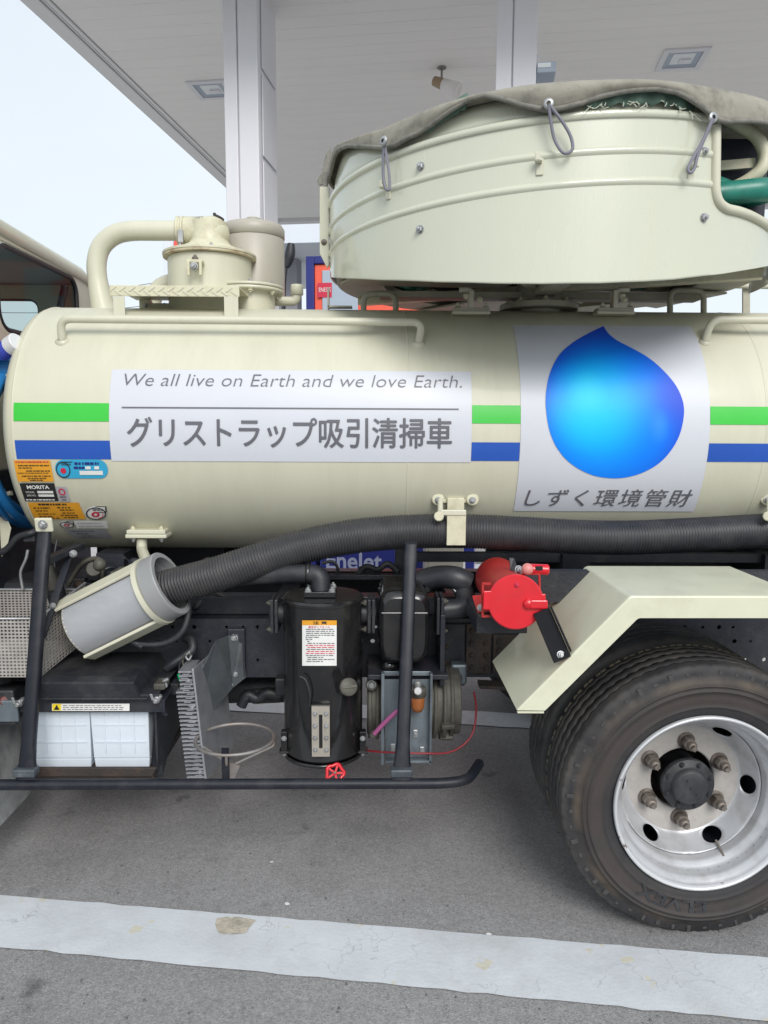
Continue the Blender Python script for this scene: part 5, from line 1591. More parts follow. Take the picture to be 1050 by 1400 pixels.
# ---------------------------------------------------------- guard bar
YG = 2.10
gb = part('side_guard', at(300, 1072, YG), truck)
gp = [at(-300, 1072, YG), at(300, 1071.5, YG), at(608, 1070, YG), at(640, 1069, YG + .02), at(655, 1062, YG + .13)]
zg = at(300, 1072, YG).z
gp = [Vector((p.x, p.y, zg)) for p in gp]
MB().tube(fillet(gp, .10, 6), .0158, 16).build('guard_bar', 'rail', gb)
def post(x0, y0, Y0, x1, y1, w_=.05):
    a, b = at(x0, y0, Y0), at(x1, y1, YG)
    d = (b - a)
    k = a + d * .93
    f = MB()
    rings = [(a, w_ * .40, .012), (a + d * .06, w_ * .42, .013), (a + d * .10, w_ * .40, .018), (a + d * .86, w_ * .40, .019), (a + d * .93, w_ * .48, .012), (b, w_ * .62, .008)]
    vs = []
    for c_, wx, wy in rings:
        for q in range(12):
            t = 2 * PI * q / 12
            cx1 = math.copysign(abs(math.cos(t)) ** .6, math.cos(t)); sy1 = math.copysign(abs(math.sin(t)) ** .6, math.sin(t))
            vs.append(c_ + Vector((wx * cx1, wy * sy1, wy * sy1 * .3)))
    nf = []
    for i in range(len(rings) - 1):
        for q in range(12): nf.append((i * 12 + q, i * 12 + (q + 1) % 12, (i + 1) * 12 + (q + 1) % 12, (i + 1) * 12 + q))
    f.add(vs, nf, True).add(vs[:12], [tuple(range(12))]).add(vs[-12:], [tuple(range(12))])
    o = f.build('guard_post', 'rail', gb)
    MB().box((b.x - w_ * .64, b.y - .018, b.z + .010), (b.x + w_ * .64, b.y + .018, b.z + .034)).build('saddle', 'rail_worn', gb, bev=.004)
    return o
post(61, 724, 2.27, 36, 1064, .052)
post(562, 742, 2.33, 549, 1064, .052)
X, th = on_tank(61, 719)
a = at(61, 719, 2.262)
pa_ = at(59, 768, 2.262)
MB().box((pa_.x - .016, 2.262, pa_.z - .012), (pa_.x + .016, 2.56, pa_.z + .010)).build('bracket_arm', 'chassis', gb, bev=.003)
MB().obox(a + Vector((0, -.004, .004)), (.027, 0, 0), (0, .006, .001), (0, -.004, .022)).build('bracket_plate', 'cream', gb, bev=.005, seg=3)
bolt(a + Vector((0, -.010, .006)), (0, -1, -.2), .012, gb, 'steel')
MB().bar(at(98, 752, 2.46), at(57, 872, 2.235), .022, .008).build('stay', 'chassis', gb)
bolt(at(72, 828, 2.30), (.3, -1, 0), .008, gb, 'steel')
bolt(at(100, 757, 2.43), (.6, -1, 0), .010, gb, 'steel')

# ---------------------------------------------------------- battery box
YB = 2.26
bx = part('battery_box', at(140, 980, YB), truck)
a, b = at(40, 1064, YB - .02), at(212, 880, YB)
floor_z = at(120, 1049, YB).z
# tray
MB().box((at(38, 1050, YB).x, YB - .03, floor_z - .028), (at(214, 1050, YB).x, YB + .36, floor_z - .001)).build('tray', 'chassis_rust', bx, bev=.003)
MB().prism([at(40, 1062, YB - .05), at(208, 1062, YB - .05), at(214, 1050, YB - .05), at(38, 1050, YB - .05)], (0, .012, 0)).build('tray_lip', 'chassis_rust', bx, bev=.003)
xr = at(214, 980, YB).x
MB().prism([(xr, YB - .02, floor_z), (xr, YB - .02, at(0, 958, YB).z), (xr, YB + .30, at(0, 958, YB).z), (xr, YB + .34, floor_z + .04)], (.006, 0, 0)).build('side_plate', 'chassis', bx)
MB().prism([at(212, 970, YB + .0), at(236, 962, YB + .2), at(240, 985, YB + .22), at(222, 1062, YB + .02), at(206, 1064, YB)], (0, .006, 0)).build('side_gusset', 'chassis', bx)
# hold-down bar with caution label, wing nuts
zb0, zb1 = at(120, 973, YB - .03).z, at(120, 956, YB - .03).z
xa, xb_ = at(28, 965, YB - .03).x, at(226, 965, YB - .03).x
hd = MB().box((xa, YB - .036, zb0), (xb_, YB - .030, zb1)).box((xa, YB - .0298, zb1 - .006), (xb_, YB + .30, zb1)).build('hold_down', 'chassis', bx, bev=.002)
def flat_px(x0, y0, x1, y1, Y, name, m, par):
    q = [at(x0, y1, Y), at(x1, y1, Y), at(x1, y0, Y), at(x0, y0, Y)]
    return MB().add(q, [(0, 1, 2, 3)]).build(name, m, par, fixn=False)
YLb = YB - .0375
flat_px(71, 962, 177, 972, YLb, 'caution_label', 'paper', bx)
flat_px(71.5, 962.4, 83.5, 971.6, YLb - .0006, 'caution_sign', 'yellow2', bx)
MB().prism([at(73.5, 970.5, YLb - .001), at(81.5, 970.5, YLb - .001), at(77.5, 963.5, YLb - .001)], (0, -.0004, 0)).build('caution_triangle', 'blackink', bx)
mb = MB()
rn = random.Random(2)
for yy in (964.8, 967.4, 970):
    x = 86
    while x < 165:
        w_ = rn.uniform(2, 6)
        q = [at(x, yy + .5, YLb - .0008), at(x + w_, yy + .5, YLb - .0008), at(x + w_, yy - .5, YLb - .0008), at(x, yy - .5, YLb - .0008)]
        mb.add(q, [(0, 1, 2, 3)]); x += w_ + rn.uniform(.6, 2)
mb.build('print_lines', 'ink', bx, fixn=False)
for x in (26, 214):
    c = at(x, 957 if x > 100 else 962, YB - .06)
    m_ = MB().cyl(c - Vector((0, .004, 0)), c + Vector((0, .03, 0)), .011, 16).cyl(c + Vector((0, -.016, 0)), c, .007, 12)
    m_.obox(c + Vector((-.010, -.012, .014)), (.004, 0, .0), (0, .002, 0), (-.003, 0, .010)).obox(c + Vector((.012, -.012, .010)), (.004, 0, 0), (0, .002, 0), (.004, 0, .008))
    m_.build('wing_nut', 'steel', bx, bev=.001)
# lid: a vacuum-formed cover sloping up to the back
def LP(x, y, Y): return at(x, y, Y)
fl_, frr = at(48, 938, YB - .05), at(196, 934, YB - .05)
ztop_ = fl_.z
L0 = MB()
zc = at(120, 930, YB - .05).z; zlow = at(120, 956, YB - .05).z
xl, xr2 = at(49, 940, YB - .05).x, at(197, 940, YB - .05).x
Yb2 = YB + .44
nx_, ny_ = 20, 14
def lid(i, j):
    u, v = i / nx_, j / ny_
    x = xl + (xr2 + .045 - xl) * u
    y = YB - .05 + (Yb2 - YB + .05) * v
    # a raised plateau with a step down at the right side
    e = min(1, max(0, (1 - u) / .16))
    st_ = .040 * (1 if u < .80 else max(0, 1 - (u - .80) / .05))
    crown = 0.0
    return Vector((x, y, zc - .040 + st_ + crown - .012 * v * v + (-.006 if j == 0 else 0)))
L0.grid(lid, nx_ + 1, ny_ + 1, smooth=False)
front = []
L0.grid(lambda i, j: (lid(i, 0) if j == 0 else Vector((lid(i, 0).x, YB - .052 - .004 * (j == 1), max(zlow, lid(i, 0).z - (.004, .04, .075)[j - 1])))), nx_ + 1, 4, smooth=False)
L0.build('lid', 'plastic', bx, solid=.003)
MB().bar(Vector((xl - .004, YB - .056, zlow + .004)), Vector((xr2 + .012, YB - .056, zlow + .004)), .008, .008).build('lid_hem', 'plastic', bx, bev=.002)
MB().obox(at(221, 935, YB), (.018, 0, 0), (0, .03, 0), (0, 0, .010)).build('latch', 'bronze', bx, bev=.004)
MB().cyl(at(226, 938, YB - .02), at(224, 930, YB + .02), .008, 12).cyl(at(230, 928, YB), at(218, 936, YB), .006, 10).build('latch_pin', 'steel', bx)
MB().bar(at(212, 962, YB - .03), at(228, 978, YB - .01), .012, .004).build('strap', 'chassis', bx)
# the two batteries
def battery(x0, x1, lab):
    y0, y1 = 968, 1048.5
    a, b = at(x0, y1, YB), at(x1, y0, YB)
    t = thing('battery', lab, 'battery', ((a.x + b.x) / 2, YB + .1, floor_z), 'pair of truck batteries')
    W_ = (b.x - a.x)
    zt2 = floor_z + (b.z - a.z)
    z2 = floor_z + .030
    m_ = MB()
    m_.hexa([(a.x + .010, YB, floor_z), (b.x - .004, YB, floor_z), (b.x - .004, YB + .30, floor_z), (a.x + .010, YB + .30, floor_z), (a.x + .006, YB, z2), (b.x - .002, YB, z2), (b.x - .002, YB + .30, z2), (a.x + .006, YB + .30, z2)])
    m_.hexa([(a.x + .006, YB - .001, z2 + .0003), (b.x - .002, YB - .001, z2 + .0003), (b.x - .002, YB + .3, z2 + .0003), (a.x + .006, YB + .3, z2 + .0003), (a.x, YB - .003, zt2), (b.x, YB - .003, zt2), (b.x, YB + .3, zt2), (a.x, YB + .3, zt2)])
    m_.build('case', 'battery', t, bev=.003)
    for k in (.25, .5, .75):
        xx = a.x + W_ * k
        MB().obox((xx, YB - .0035, z2 + (zt2 - z2) * .56), (.0016, 0, 0), (0, .0016, 0), (0, 0, (zt2 - z2) * .44)).build('rib', 'battery', t)
    for k in (.34, .68):
        MB().obox((a.x + W_ * .5, YB - .0037, z2 + (zt2 - z2) * k), (W_ * .44, 0, 0), (0, .0016, 0), (0, 0, .0016)).build('rib', 'battery', t)
    return t
battery(46.5, 122.5, 'pale white battery beside the black guard post, front of the battery box')
battery(126.5, 203, 'pale white battery nearer the finned heat sink, front of the battery box')

# ---------------------------------------------------------- finned heat sink and its bracket
hs = part('heat_sink', at(268, 990, 2.30), truck)
ha = on = None
top_c, bot_c = at(252, 917, 2.30), at(270, 1060, 2.30)
dz = (bot_c - top_c)
nf = 27
fin = None
for i in range(nf):
    c = top_c + dz * (i / (nf - 1))
    ln_ = .020 if i < 5 else .036
    if fin is None:
        pass
    m_ = MB().box(c + Vector((-ln_ + .004, -.012, -.0031)), c + Vector((.026, .10, .0031))).box(c + Vector((-ln_ + .004, -.0135, -.0032)), c + Vector((-ln_ + .012, -.0122, .0032)))
    m_.build('fin', 'alu', hs)
n0 = Vector((.026, -.014, .012))
MB().hexa([bot_c + Vector((.0265, -.016, -.014)), bot_c + Vector((.034, -.016, -.014)), bot_c + Vector((.075, .24, -.014)), bot_c + Vector((.0675, .24, -.014)), top_c + Vector((.0265, -.016, .012)), top_c + Vector((.034, -.016, .012)), top_c + Vector((.075, .24, .012)), top_c + Vector((.0675, .24, .012))]).build('back_plate', 'alu', hs, bev=.002)
mb = MB()
for i in range(nf * 2):
    c = top_c + dz * (i / (nf * 2 - 1)) + Vector((.002 + .006 * ((i * 7) % 3), -.0135, 0))
    mb.obox(c, (.011, 0, 0), (0, .0015, 0), (0, 0, .0016))
mb.build('comb_face', 'alu', hs)['kind'] = 'stuff'
for k in (.08, .34, .62, .95): bolt(top_c + dz * k + Vector((.014, -.015, 0)), (0, -1, 0), .006, hs, 'alu')
# bent bracket plate bolted on the side rail
bp = part('bracket_plate', at(310, 920, 2.42), truck)
P_ = [at(272, 923, 2.34), at(295, 876, 2.40), at(312, 869, 2.46), at(328, 866, 2.48), at(333, 868, 2.48), at(336, 926, 2.48), at(318, 940, 2.46), at(268, 1000, 2.35), at(272, 985, 2.34)]
MB().add(P_, [(0, 1, 7, 8), (1, 2, 6, 7), (2, 3, 4, 5, 6)]).build('web', 'darksteel', bp, solid=.004)
MB().add([at(268, 925, 2.345), at(302, 935, 2.50), at(303, 1036, 2.50), at(276, 1062, 2.345)], [(0, 1, 2, 3)]).build('mounting_plate', 'bluesteel', bp, solid=.004)
MB().prism([at(276, 945, 2.36), at(286, 932, 2.40), at(293, 1020, 2.42), at(286, 1020, 2.40), at(278, 965, 2.36)], (.001, -.004, 0)).build('insulation_strip', 'cream_dust', bp)
box_px(311, 860, 335, 926, 2.475, .02).build('channel', 'chassis', bp, bev=.004)
for x, y in ((320, 872), (322, 921), (318, 934)): bolt(at(x, y, 2.473), (0, -1, 0), .011, bp, 'steel')
# electrical plugs
ep = part('wire_plugs', at(250, 910, 2.36), truck)
MB().cyl(at(251, 912, 2.34), at(252, 926, 2.33), .009, 12, .006).build('red_plug', 'red', ep)
MB().cyl(at(245, 921, 2.34), at(247, 932, 2.33), .008, 12, .005).build('green_plug', mat('plug_green', (0.0, 0.32, 0.12), 0.4), ep)
for i, (pts, m_) in enumerate((([(251, 912), (250, 900), (256, 892), (262, 896)], 'bronze'), ([(245, 921), (246, 908), (254, 896), (262, 894)], 'rubber'), ([(262, 896), (258, 902), (254, 897), (260, 890)], 'steel'))):
    MB().tube(smooth_path([at(x, y, 2.36) for x, y in pts], 5), .0035, 8).build('lead', m_, ep)
box_px(233, 935, 244, 950, 2.33, .05).build('terminal_block', 'chassis', ep, bev=.002)
MB().tube(smooth_path([at(228, 914, 2.4), at(240, 905, 2.4), at(262, 890, 2.42), at(262, 876, 2.44), at(254, 872, 2.46)], 5), .016, 10).build('conduit', 'plastic', ep)
# wire ring holder (cone holder) on the guard bar
rh = part('ring_holder', at(318, 1020, 2.2), truck)
rcn = (at(266, 1012, 2.2) + at(372, 1006, 2.2)) / 2
rr_ = (at(372, 1006, 2.2).x - at(266, 1012, 2.2).x) / 2
rcn.y = 2.27
rcn = Vector((rcn.x * 1.02, 2.27, at(318, 1010, 2.27).z))
rr_ *= 1.03
MB().tube([rcn + Vector((rr_ * math.cos(2 * PI * k / 48), rr_ * .95 * math.sin(2 * PI * k / 48), 0)) for k in range(48)], .0058, 8, closed=True).build('ring', 'rusty_wire', rh)
zl_ = at(318, 1042, 2.2).z
for a_ in (10, 165, 268):
    pt = rcn + Vector((rr_ * math.cos(R(a_)), rr_ * .95 * math.sin(R(a_)), 0))
    ft_ = Vector((pt.x, pt.y, zl_ + .012))
    MB().tube(fillet([pt, ft_, Vector((rcn.x, rcn.y - .06, zl_ - .016))], .012, 4), .005, 8).build('hanger', 'rusty_wire', rh)
box_px(303, 1024, 313, 1066, 2.15, .008).build('strap', 'rail', rh)
MB().prism([at(313, 1042, 2.16), at(328, 1047, 2.16), at(321, 1064, 2.16), at(314, 1064, 2.16)], (0, .005, 0)).build('gusset', 'rusty_wire', rh)

# ---------------------------------------------------------- oil separator
YO = 2.33
oc = at(442, 920, YO)
ro = (at(497, 900, YO).x - at(388, 900, YO).x) / 2 * .985
os_ = part('oil_separator', oc, truck)
zt_, zb_ = at(442, 813, YO).z, at(442, 1025, YO).z
B_ = Vector((oc.x, YO, 0))
MB().lathe([(0, zb_ + .008), (ro - .01, zb_ + .008), (ro - .002, zb_ + .012), (ro, zb_ + .02), (ro, zt_ - .016)], B_, EZ, 64).build('shell', 'black', os_)
MB().lathe([(ro - .0, zt_ - .016), (ro + .004, zt_ - .014), (ro + .004, zt_ - .006), (ro - .004, zt_), (ro - .01, zt_ + .001), (0, zt_ + .002)], B_, EZ, 64, split=True).build('lid', 'black', os_)
MB().lathe([(ro + .001, zb_ + .01), (ro + .006, zb_ + .009), (ro + .006, zb_ + .0), (0, zb_ - .002)], B_, EZ, 64).build('base_band', 'black', os_)
cT = Vector((oc.x - .006, YO - .01, zt_))
MB().obox(cT + EZ * .012, (.050, 0, 0), (0, .045, 0), (0, 0, .009)).build('top_flange', 'black', os_, bev=.002)
for sx in (-.038, .038):
    for sy in (-.035, .035): bolt(cT + Vector((sx, sy, .021)), EZ, .009, os_, 'steel')
q = [cT + EZ * .02, Vector((cT.x - .005, YO, at(0, 778, YO).z)), at(362, 780, YO + .02), at(320, 784, YO + .05)]
MB().tube(fillet([cT + EZ * .016, Vector((cT.x - .002, YO, at(440, 785, YO).z)), at(380, 784, YO + .02), at(300, 790, YO + .06)], .075, 8), .031, 20).build('outlet_pipe', 'plastic', os_)
MB().lathe([(.031, -.004), (.036, -.004), (.036, .012), (.031, .012)], at(420, 784, YO + .01), (1, 0, 0), 20).build('pipe_clamp', 'black', os_)
def on_sep(px, py, off=.0015):
    d = ray(px, py); a = d.x ** 2 + d.y ** 2
    ox, oy = CAM.x - oc.x, CAM.y - YO
    b = d.x * ox + d.y * oy; c = ox * ox + oy * oy - ro * ro
    t = (-b - math.sqrt(max(b * b - a * c, 0))) / a
    p = CAM + d * t
    nrm = Vector((p.x - oc.x, p.y - YO, 0)).normalized()
    return p + nrm * off, nrm
def sep_patch(x0, y0, x1, y1, name, m, off=.0015):
    return MB().grid(lambda i, j: on_sep(x0 + (x1 - x0) * i / 8, y0 + (y1 - y0) * j / 2, off)[0], 9, 3).build(name, m, os_, fixn=False)
sep_patch(413.5, 849, 460, 910, 'caution_label', 'paper')
sep_patch(413.5, 848, 460, 854.5, 'label_heading', 'yellow', .0022)
rn = random.Random(8)
mk, mr_ = MB(), MB()
for r_ in range(17):
    yy = 860 + r_ * 2.75
    m_ = mr_ if r_ in (8, 9, 11, 12) else mk
    x = 418 + rn.uniform(0, 3)
    while x < 456:
        w_ = rn.uniform(2, 7)
        e = min(x + w_, 457)
        m_.add([on_sep(x, yy + .55, .0026)[0], on_sep(e, yy + .55, .0026)[0], on_sep(e, yy - .55, .0026)[0], on_sep(x, yy - .55, .0026)[0]], [(0, 1, 2, 3)])
        x += w_ + rn.uniform(.6, 1.6)
        if rn.random() < .07: break
mk.build('print_lines', 'ink', os_, fixn=False); mr_.build('print_lines', 'redink', os_, fixn=False)
def sepfn(x0, y0, x1, y1): return lambda u, v: on_sep(x0 + (x1 - x0) * u, y1 + (y0 - y1) * v, .003)[0]
lettering('注 意', sepfn(428, 849, 447, 853.5), 'blackink', os_, bold=.02)
lettering('真空ポンプオイル', sepfn(422, 855.5, 451, 858.5), 'redink', os_, bold=.01)
# sight gauge
p, nrm = on_sep(439, 997)
tg = Vector((-nrm.y, nrm.x, 0)); tg = tg if tg.x > 0 else -tg
hz_ = (on_sep(439, 962)[0].z - on_sep(439, 1030)[0].z) / 2
hw = (on_sep(451, 990)[0] - on_sep(427, 990)[0]).length / 2
MB().obox(p - nrm * .002, tg * (hw + .003), nrm * .012, EZ * (hz_ + .003)).build('gauge_base', 'black', os_, bev=.002)
gp_ = MB()
for s_ in (-1, 1): gp_.obox(p + nrm * .013 + tg * (s_ * hw * .60), tg * hw * .40, nrm * .004, EZ * hz_)
for s_ in (-1, 1): gp_.obox(p + nrm * .013 + EZ * (s_ * hz_ * .84), tg * hw * .198, nrm * .004, EZ * hz_ * .16)
gp_.build('gauge_plate', 'beige', os_, bev=0)
MB().obox(p + nrm * .0105, tg * hw * .2, nrm * .0015, EZ * hz_ * .7).build('gauge_glass', 'dark', os_)
for s_ in (-1, 1):
    for k in range(4): bolt(p + nrm * .017 + tg * (s_ * hw * .62) + EZ * (hz_ * (-.72 + k * .48)), nrm, .0062, os_, 'steel')
# oil filler
p, nrm = on_sep(469, 940)
ax_ = (Vector((.35, -1, .42))).normalized()
MB().cyl(p - ax_ * .03, p + ax_ * .050, .025, 24).build('filler_neck', 'black', os_)
e_ = p + ax_ * .050
MB().lathe([(.026, 0), (.0275, .002), (.0275, .014), (.025, .017), (0, .017)], e_, ax_, 28).build('filler_cap', 'bronze', os_)
sd_ = ax_.cross(EZ).normalized()
MB().obox(e_ + ax_ * .018, sd_ * .024, ax_ * .003, sd_.cross(ax_) * .004).build('cap_grip', 'bronze', os_, bev=.001)
# fixing lugs and drain valve
for x in (389, 496):
    c = at(x, 1012, YO - .05)
    MB().obox(c, (.010, 0, 0), (0, .014, 0), (0, 0, .034)).obox(c - EZ * .034, (.016, 0, 0), (0, .02, 0), (0, 0, .004)).build('foot_lug', 'black', os_, bev=.002)
    bolt(c + Vector((0, -.006, -.040)), (0, 0, -1), .007, os_, 'steel')
    bolt(c + Vector((0, -.014, .012)), (0, -1, 0), .007, os_, 'steel')
dvp = at(458, 1044, YO - .06)
MB().cyl(dvp + EZ * .03, dvp - EZ * .028, .013, 14).cyl(dvp - EZ * .01, dvp - EZ * .022, .018, 6).build('drain_valve', 'black', os_)
hw_ = at(458, 1057, YG + .04)
axw = Vector((0, -.75, .66)).normalized(); uw = Vector((1, 0, 0)); vw = axw.cross(uw)
m_ = MB().tube([hw_ + (uw * math.cos(t) + vw * math.sin(t)) * .026 * (1 + .10 * math.cos(5 * t)) for t in [2 * PI * k / 40 for k in range(40)]], .0052, 8, closed=True)
for k in range(5):
    t = 2 * PI * k / 5
    m_.bar(hw_, hw_ + (uw * math.cos(t) + vw * math.sin(t)) * .026, .006, .004, axw)
m_.cyl(hw_ - axw * .014, hw_ + axw * .004, .007, 12)
m_.build('handwheel', 'red', os_)
bolt(hw_ + axw * .004, axw, .0035, os_, 'nut')
# inlet flanges left and right of the separator
for x, s_ in ((378, -1), (506, 1)):
    c = at(x, 838, YO + .03)
    MB().cyl(c - Vector((.05 * s_ * 1, 0, 0)), c + Vector((.02 * s_, 0, 0)), .036, 20).build('port_pipe', 'plastic', os_)
    for q in (-.006, .008): MB().obox(c + Vector((q + .003 * s_, 0, 0)), (.0055, 0, 0), (0, .050, 0), (0, 0, .056)).build('port_flange', 'plastic', os_, bev=.003)
    for sy, sz in ((-.04, .044), (-.04, -.044)): bolt(c + Vector((-.012, sy, sz)), (-1, 0, 0), .009, os_, 'bronze')
MB().tube(smooth_path([at(410, 925, 2.2), at(418, 930, 2.195), at(424, 950, 2.19), at(423, 965, 2.2)], 5), .003, 6).build('lead', 'rubber', os_)

# ---------------------------------------------------------- air silencer box
YS = 2.285
sl_ = part('silencer', at(553, 850, YS), truck)
a, b = at(517, 911, YS), at(589, 808, YS)
def rbox(a, b, Y, dep, r, name, m, par, crown=0.0):
    pts = []
    cx0, cz0, hx, hz = (a.x + b.x) / 2, (a.z + b.z) / 2, (b.x - a.x) / 2, (b.z - a.z) / 2
    for k in range(40):
        t = 2 * PI * k / 40
        pts.append((cx0 + hx * math.copysign(abs(math.cos(t)) ** .42, math.cos(t)), cz0 + hz * math.copysign(abs(math.sin(t)) ** .42, math.sin(t))))
    m_ = MB()
    lv = [(0.0, .80), (.006, .90), (.018, .97), (.045, 1.0), (dep, 1.0)]
    vs = []
    for d_, s_ in lv:
        for x, z in pts: vs.append((cx0 + (x - cx0) * s_, Y + d_ - (crown if d_ == 0 else 0), cz0 + (z - cz0) * s_))
    n_ = len(pts)
    m_.add(vs, [(i * n_ + k, i * n_ + (k + 1) % n_, (i + 1) * n_ + (k + 1) % n_, (i + 1) * n_ + k) for i in range(len(lv) - 1) for k in range(n_)], True)
    m_.add(vs[:n_], [tuple(range(n_))], True)
    return m_.build(name, m, par)
rbox(a, b, YS, .24, .02, 'case', 'black', sl_)
MB().obox(at(553, 838, YS + .006), (.076, 0, 0), (0, .008, 0), (0, 0, .004)).build('seam_ridge', 'black', sl_, bev=.003)
MB().lathe([(.070, -.01), (.088, -.004), (.088, .006), (.07, .01)], at(553, 806, YS + .12), EZ, 28).build('top_flange', 'black', sl_)
for x in (600,):
    c = at(x, 838, YS + .09)
    for q in (-.006, .008): MB().obox(c + Vector((q, 0, 0)), (.0055, 0, 0), (0, .05, 0), (0, 0, .062)).build('port_flange', 'plastic', sl_, bev=.003)
    for sz in (.05, -.05): bolt(c + Vector((.012, -.04, sz)), (1, 0, 0), .009, sl_, 'bronze')
ep_ = fillet([at(600, 834, YS + .09), at(640, 832, YS + .10), at(632, 800, YS + .18), at(612, 786, YS + .30)], .06, 8)
MB().tube(ep_, .034, 18).build('elbow_hose', 'rubber', sl_)
for y, d_ in ((803, .17), (795, .20)):
    MB().lathe([(.0345, -.005), (.0375, -.004), (.0375, .004), (.0345, .005)], at(630, y, YS + d_), (.25, -.4, .5), 24).build('hose_clamp', 'steel', sl_)
MB().tube(smooth_path([at(575, 795, 2.5), at(598, 789, 2.48), at(622, 790, 2.45), at(640, 798, 2.45)], 5), .040, 16).build('intake_hose', 'rubber', sl_)
MB().lathe([(0, .0), (.03, .0), (.03, .03), (.022, .05), (0, .05)], at(532, 920, YS + .06), EZ, 20).build('drain_boss', 'black', sl_)
# zinc plate, casting, oil bowl and tubes below
zp = part('pump_mount', at(556, 980, 2.28), truck)
pz = [at(523, 918, 2.28), at(590, 918, 2.28), at(590, 1034, 2.28), at(527, 1038, 2.28)]
MB().prism(pz, (0, .006, 0)).build('plate', 'bluesteel', zp, bev=.002)
MB().box((pz[3].x, 2.255, pz[3].z - .002), (pz[2].x, 2.279, pz[3].z + .006)).box((pz[0].x - .004, 2.255, pz[3].z - .008), (pz[0].x + .006, 2.2795, pz[0].z)).box((pz[1].x - .006, 2.255, pz[3].z - .008), (pz[1].x + .002, 2.2795, pz[0].z)).build('plate_flange', 'bluesteel', zp, bev=.001)
for x, y in ((537, 1022), (577, 1026), (568, 1003)):
    MB().obox(at(x, y, 2.278), (.008, 0, 0), (0, .003, 0), (0, 0, .014)).build('slot_plate', 'steel', zp, bev=.003)
    bolt(at(x, y, 2.274), (0, -1, 0), .0055, zp, 'steel')
bl = at(571, 941, 2.24)
MB().lathe([(0, .004), (.026, .004), (.028, 0), (.028, -.022), (.024, -.026)], bl, EZ, 24).build('bowl_head', 'bronze', zp)
MB().lathe([(.021, -.024), (.023, -.03), (.022, -.06), (.015, -.075), (0, -.078)], bl, EZ, 24).build('oil_bowl', 'amber', zp)
MB().cyl(bl + Vector((0, -.02, .0)), bl + Vector((-.002, -.045, .008)), .014, 14).cyl(bl + EZ * .004, bl + EZ * .024, .012, 12).build('bowl_knob', 'steel', zp)
MB().tube(smooth_path([at(512, 1003, 2.26), at(524, 990, 2.24), at(540, 975, 2.22), at(556, 962, 2.23), at(566, 948, 2.24)], 5), .0075, 10).build('suction_tube', 'pinktube', zp)
MB().cyl(at(508, 1008, 2.27), at(514, 1000, 2.27), .012, 12).build('union', 'bronze', zp)
MB().tube(smooth_path([at(500, 1026, 2.3), at(520, 1028, 2.26), at(545, 1029, 2.24), at(580, 1030, 2.24), at(612, 1029, 2.26), at(634, 1018, 2.28), at(647, 1000, 2.3), at(651, 970, 2.34), at(648, 946, 2.38)], 6), .0035, 8).build('drain_tube', 'redwire', zp)
# grimy vacuum pump casting either side of the plate
vpm = part('vacuum_pump', at(560, 960, 2.45), truck)
MB().cyl(at(502, 955, 2.44), at(626, 955, 2.44), .118, 36).build('body', 'bronze', vpm)
for x, r_ in ((506, .126), (516, .130), (592, .128), (604, .134), (614, .126), (622, .10)):
    c = at(x, 957, 2.44)
    MB().lathe([(r_ - .03, -.008), (r_, -.006), (r_, .006), (r_ - .03, .008)], c, (1, 0, 0), 40).build('rib', 'bronze', vpm)
for k in range(5):
    a_ = R(200 + 32 * k)
    c = at(608, 957, 2.44)
    MB().obox(c + Vector((0, math.cos(a_) * .12, math.sin(a_) * .12)), (.022, 0, 0), (0, math.cos(a_) * .016, math.sin(a_) * .016), (0, -.008 * math.sin(a_), .008 * math.cos(a_))).build('lug', 'bronze', vpm, bev=.003)
MB().cyl(at(508, 936, 2.32), at(508, 936, 2.40), .02, 18).build('port_plug', 'bronze', vpm)
bolt(at(508, 936, 2.32), (0, -1, 0), .012, vpm, 'steel')
MB().obox(at(556, 912, 2.38), (.13, 0, 0), (0, .10, 0), (0, 0, .008)).build('mount_shelf', 'chassis', vpm, bev=.002)
MB().obox(at(602, 880, 2.40), (.008, 0, 0), (0, .08, 0), (0, 0, .12)).build('mount_side', 'chassis', vpm, bev=.002)

# ---------------------------------------------------------- red extinguisher case
ec = part('extinguisher_case', at(704, 823, 2.0), truck, 'round red case for a fire extinguisher with hinged lid')
Cf, Cb = at(705, 823, 1.97), at(679, 791, 2.44)
axc = (Cf - Cb).normalized()
rce = .0735
MB().lathe([(0, 0), (rce * .93, 0), (rce, .006), (rce, (Cf - Cb).length - .012)], Cb, axc, 48, split=True).build('barrel', 'red_dull', ec)
MB().lathe([(rce + .0005, -.014), (rce + .003, -.012), (rce + .003, 0), (rce, .003), (0, .003)], Cf, axc, 56, split=True).build('lid', 'red', ec)
uc = Vector((1, 0, 0)); uc = (uc - axc * uc.dot(axc)).normalized(); vc = axc.cross(uc); vc = vc if vc.z > 0 else -vc
def fc(u, v, w_=0): return Cf + uc * u + vc * v + axc * w_
ob = lambda u, v, w_, hu, hv, hw: MB().obox(fc(u, v, w_), uc * hu, vc * hv, axc * hw)
ob(-.076, .004, -.002, .013, .026, .005).build('hinge', 'red', ec, bev=.002)
ob(-.088, .0, -.03, .003, .045, .004).build('hinge_frame', 'red_dull', ec)
ob(-.078, .046, -.03, .012, .003, .004).build('hinge_frame', 'red_dull', ec); ob(-.078, -.046, -.03, .012, .003, .004).build('hinge_frame', 'red_dull', ec)
ob(.062, -.004, .010, .024, .0125, .006).build('latch', 'red', ec, bev=.004)
MB().lathe([(0, .012), (.012, .012), (.014, .008), (.014, 0)], fc(.034, -.004, .003), axc, 20).build('latch_pivot', 'red', ec)
ob(.074, .014, -.004, .008, .009, .006).build('latch_hook', 'red', ec, bev=.002); ob(.070, -.026, -.004, .010, .007, .006).build('latch_hook', 'red', ec, bev=.002)
bolt(fc(.002, .048, .003), axc, .006, ec, 'redink')
m_ = MB()
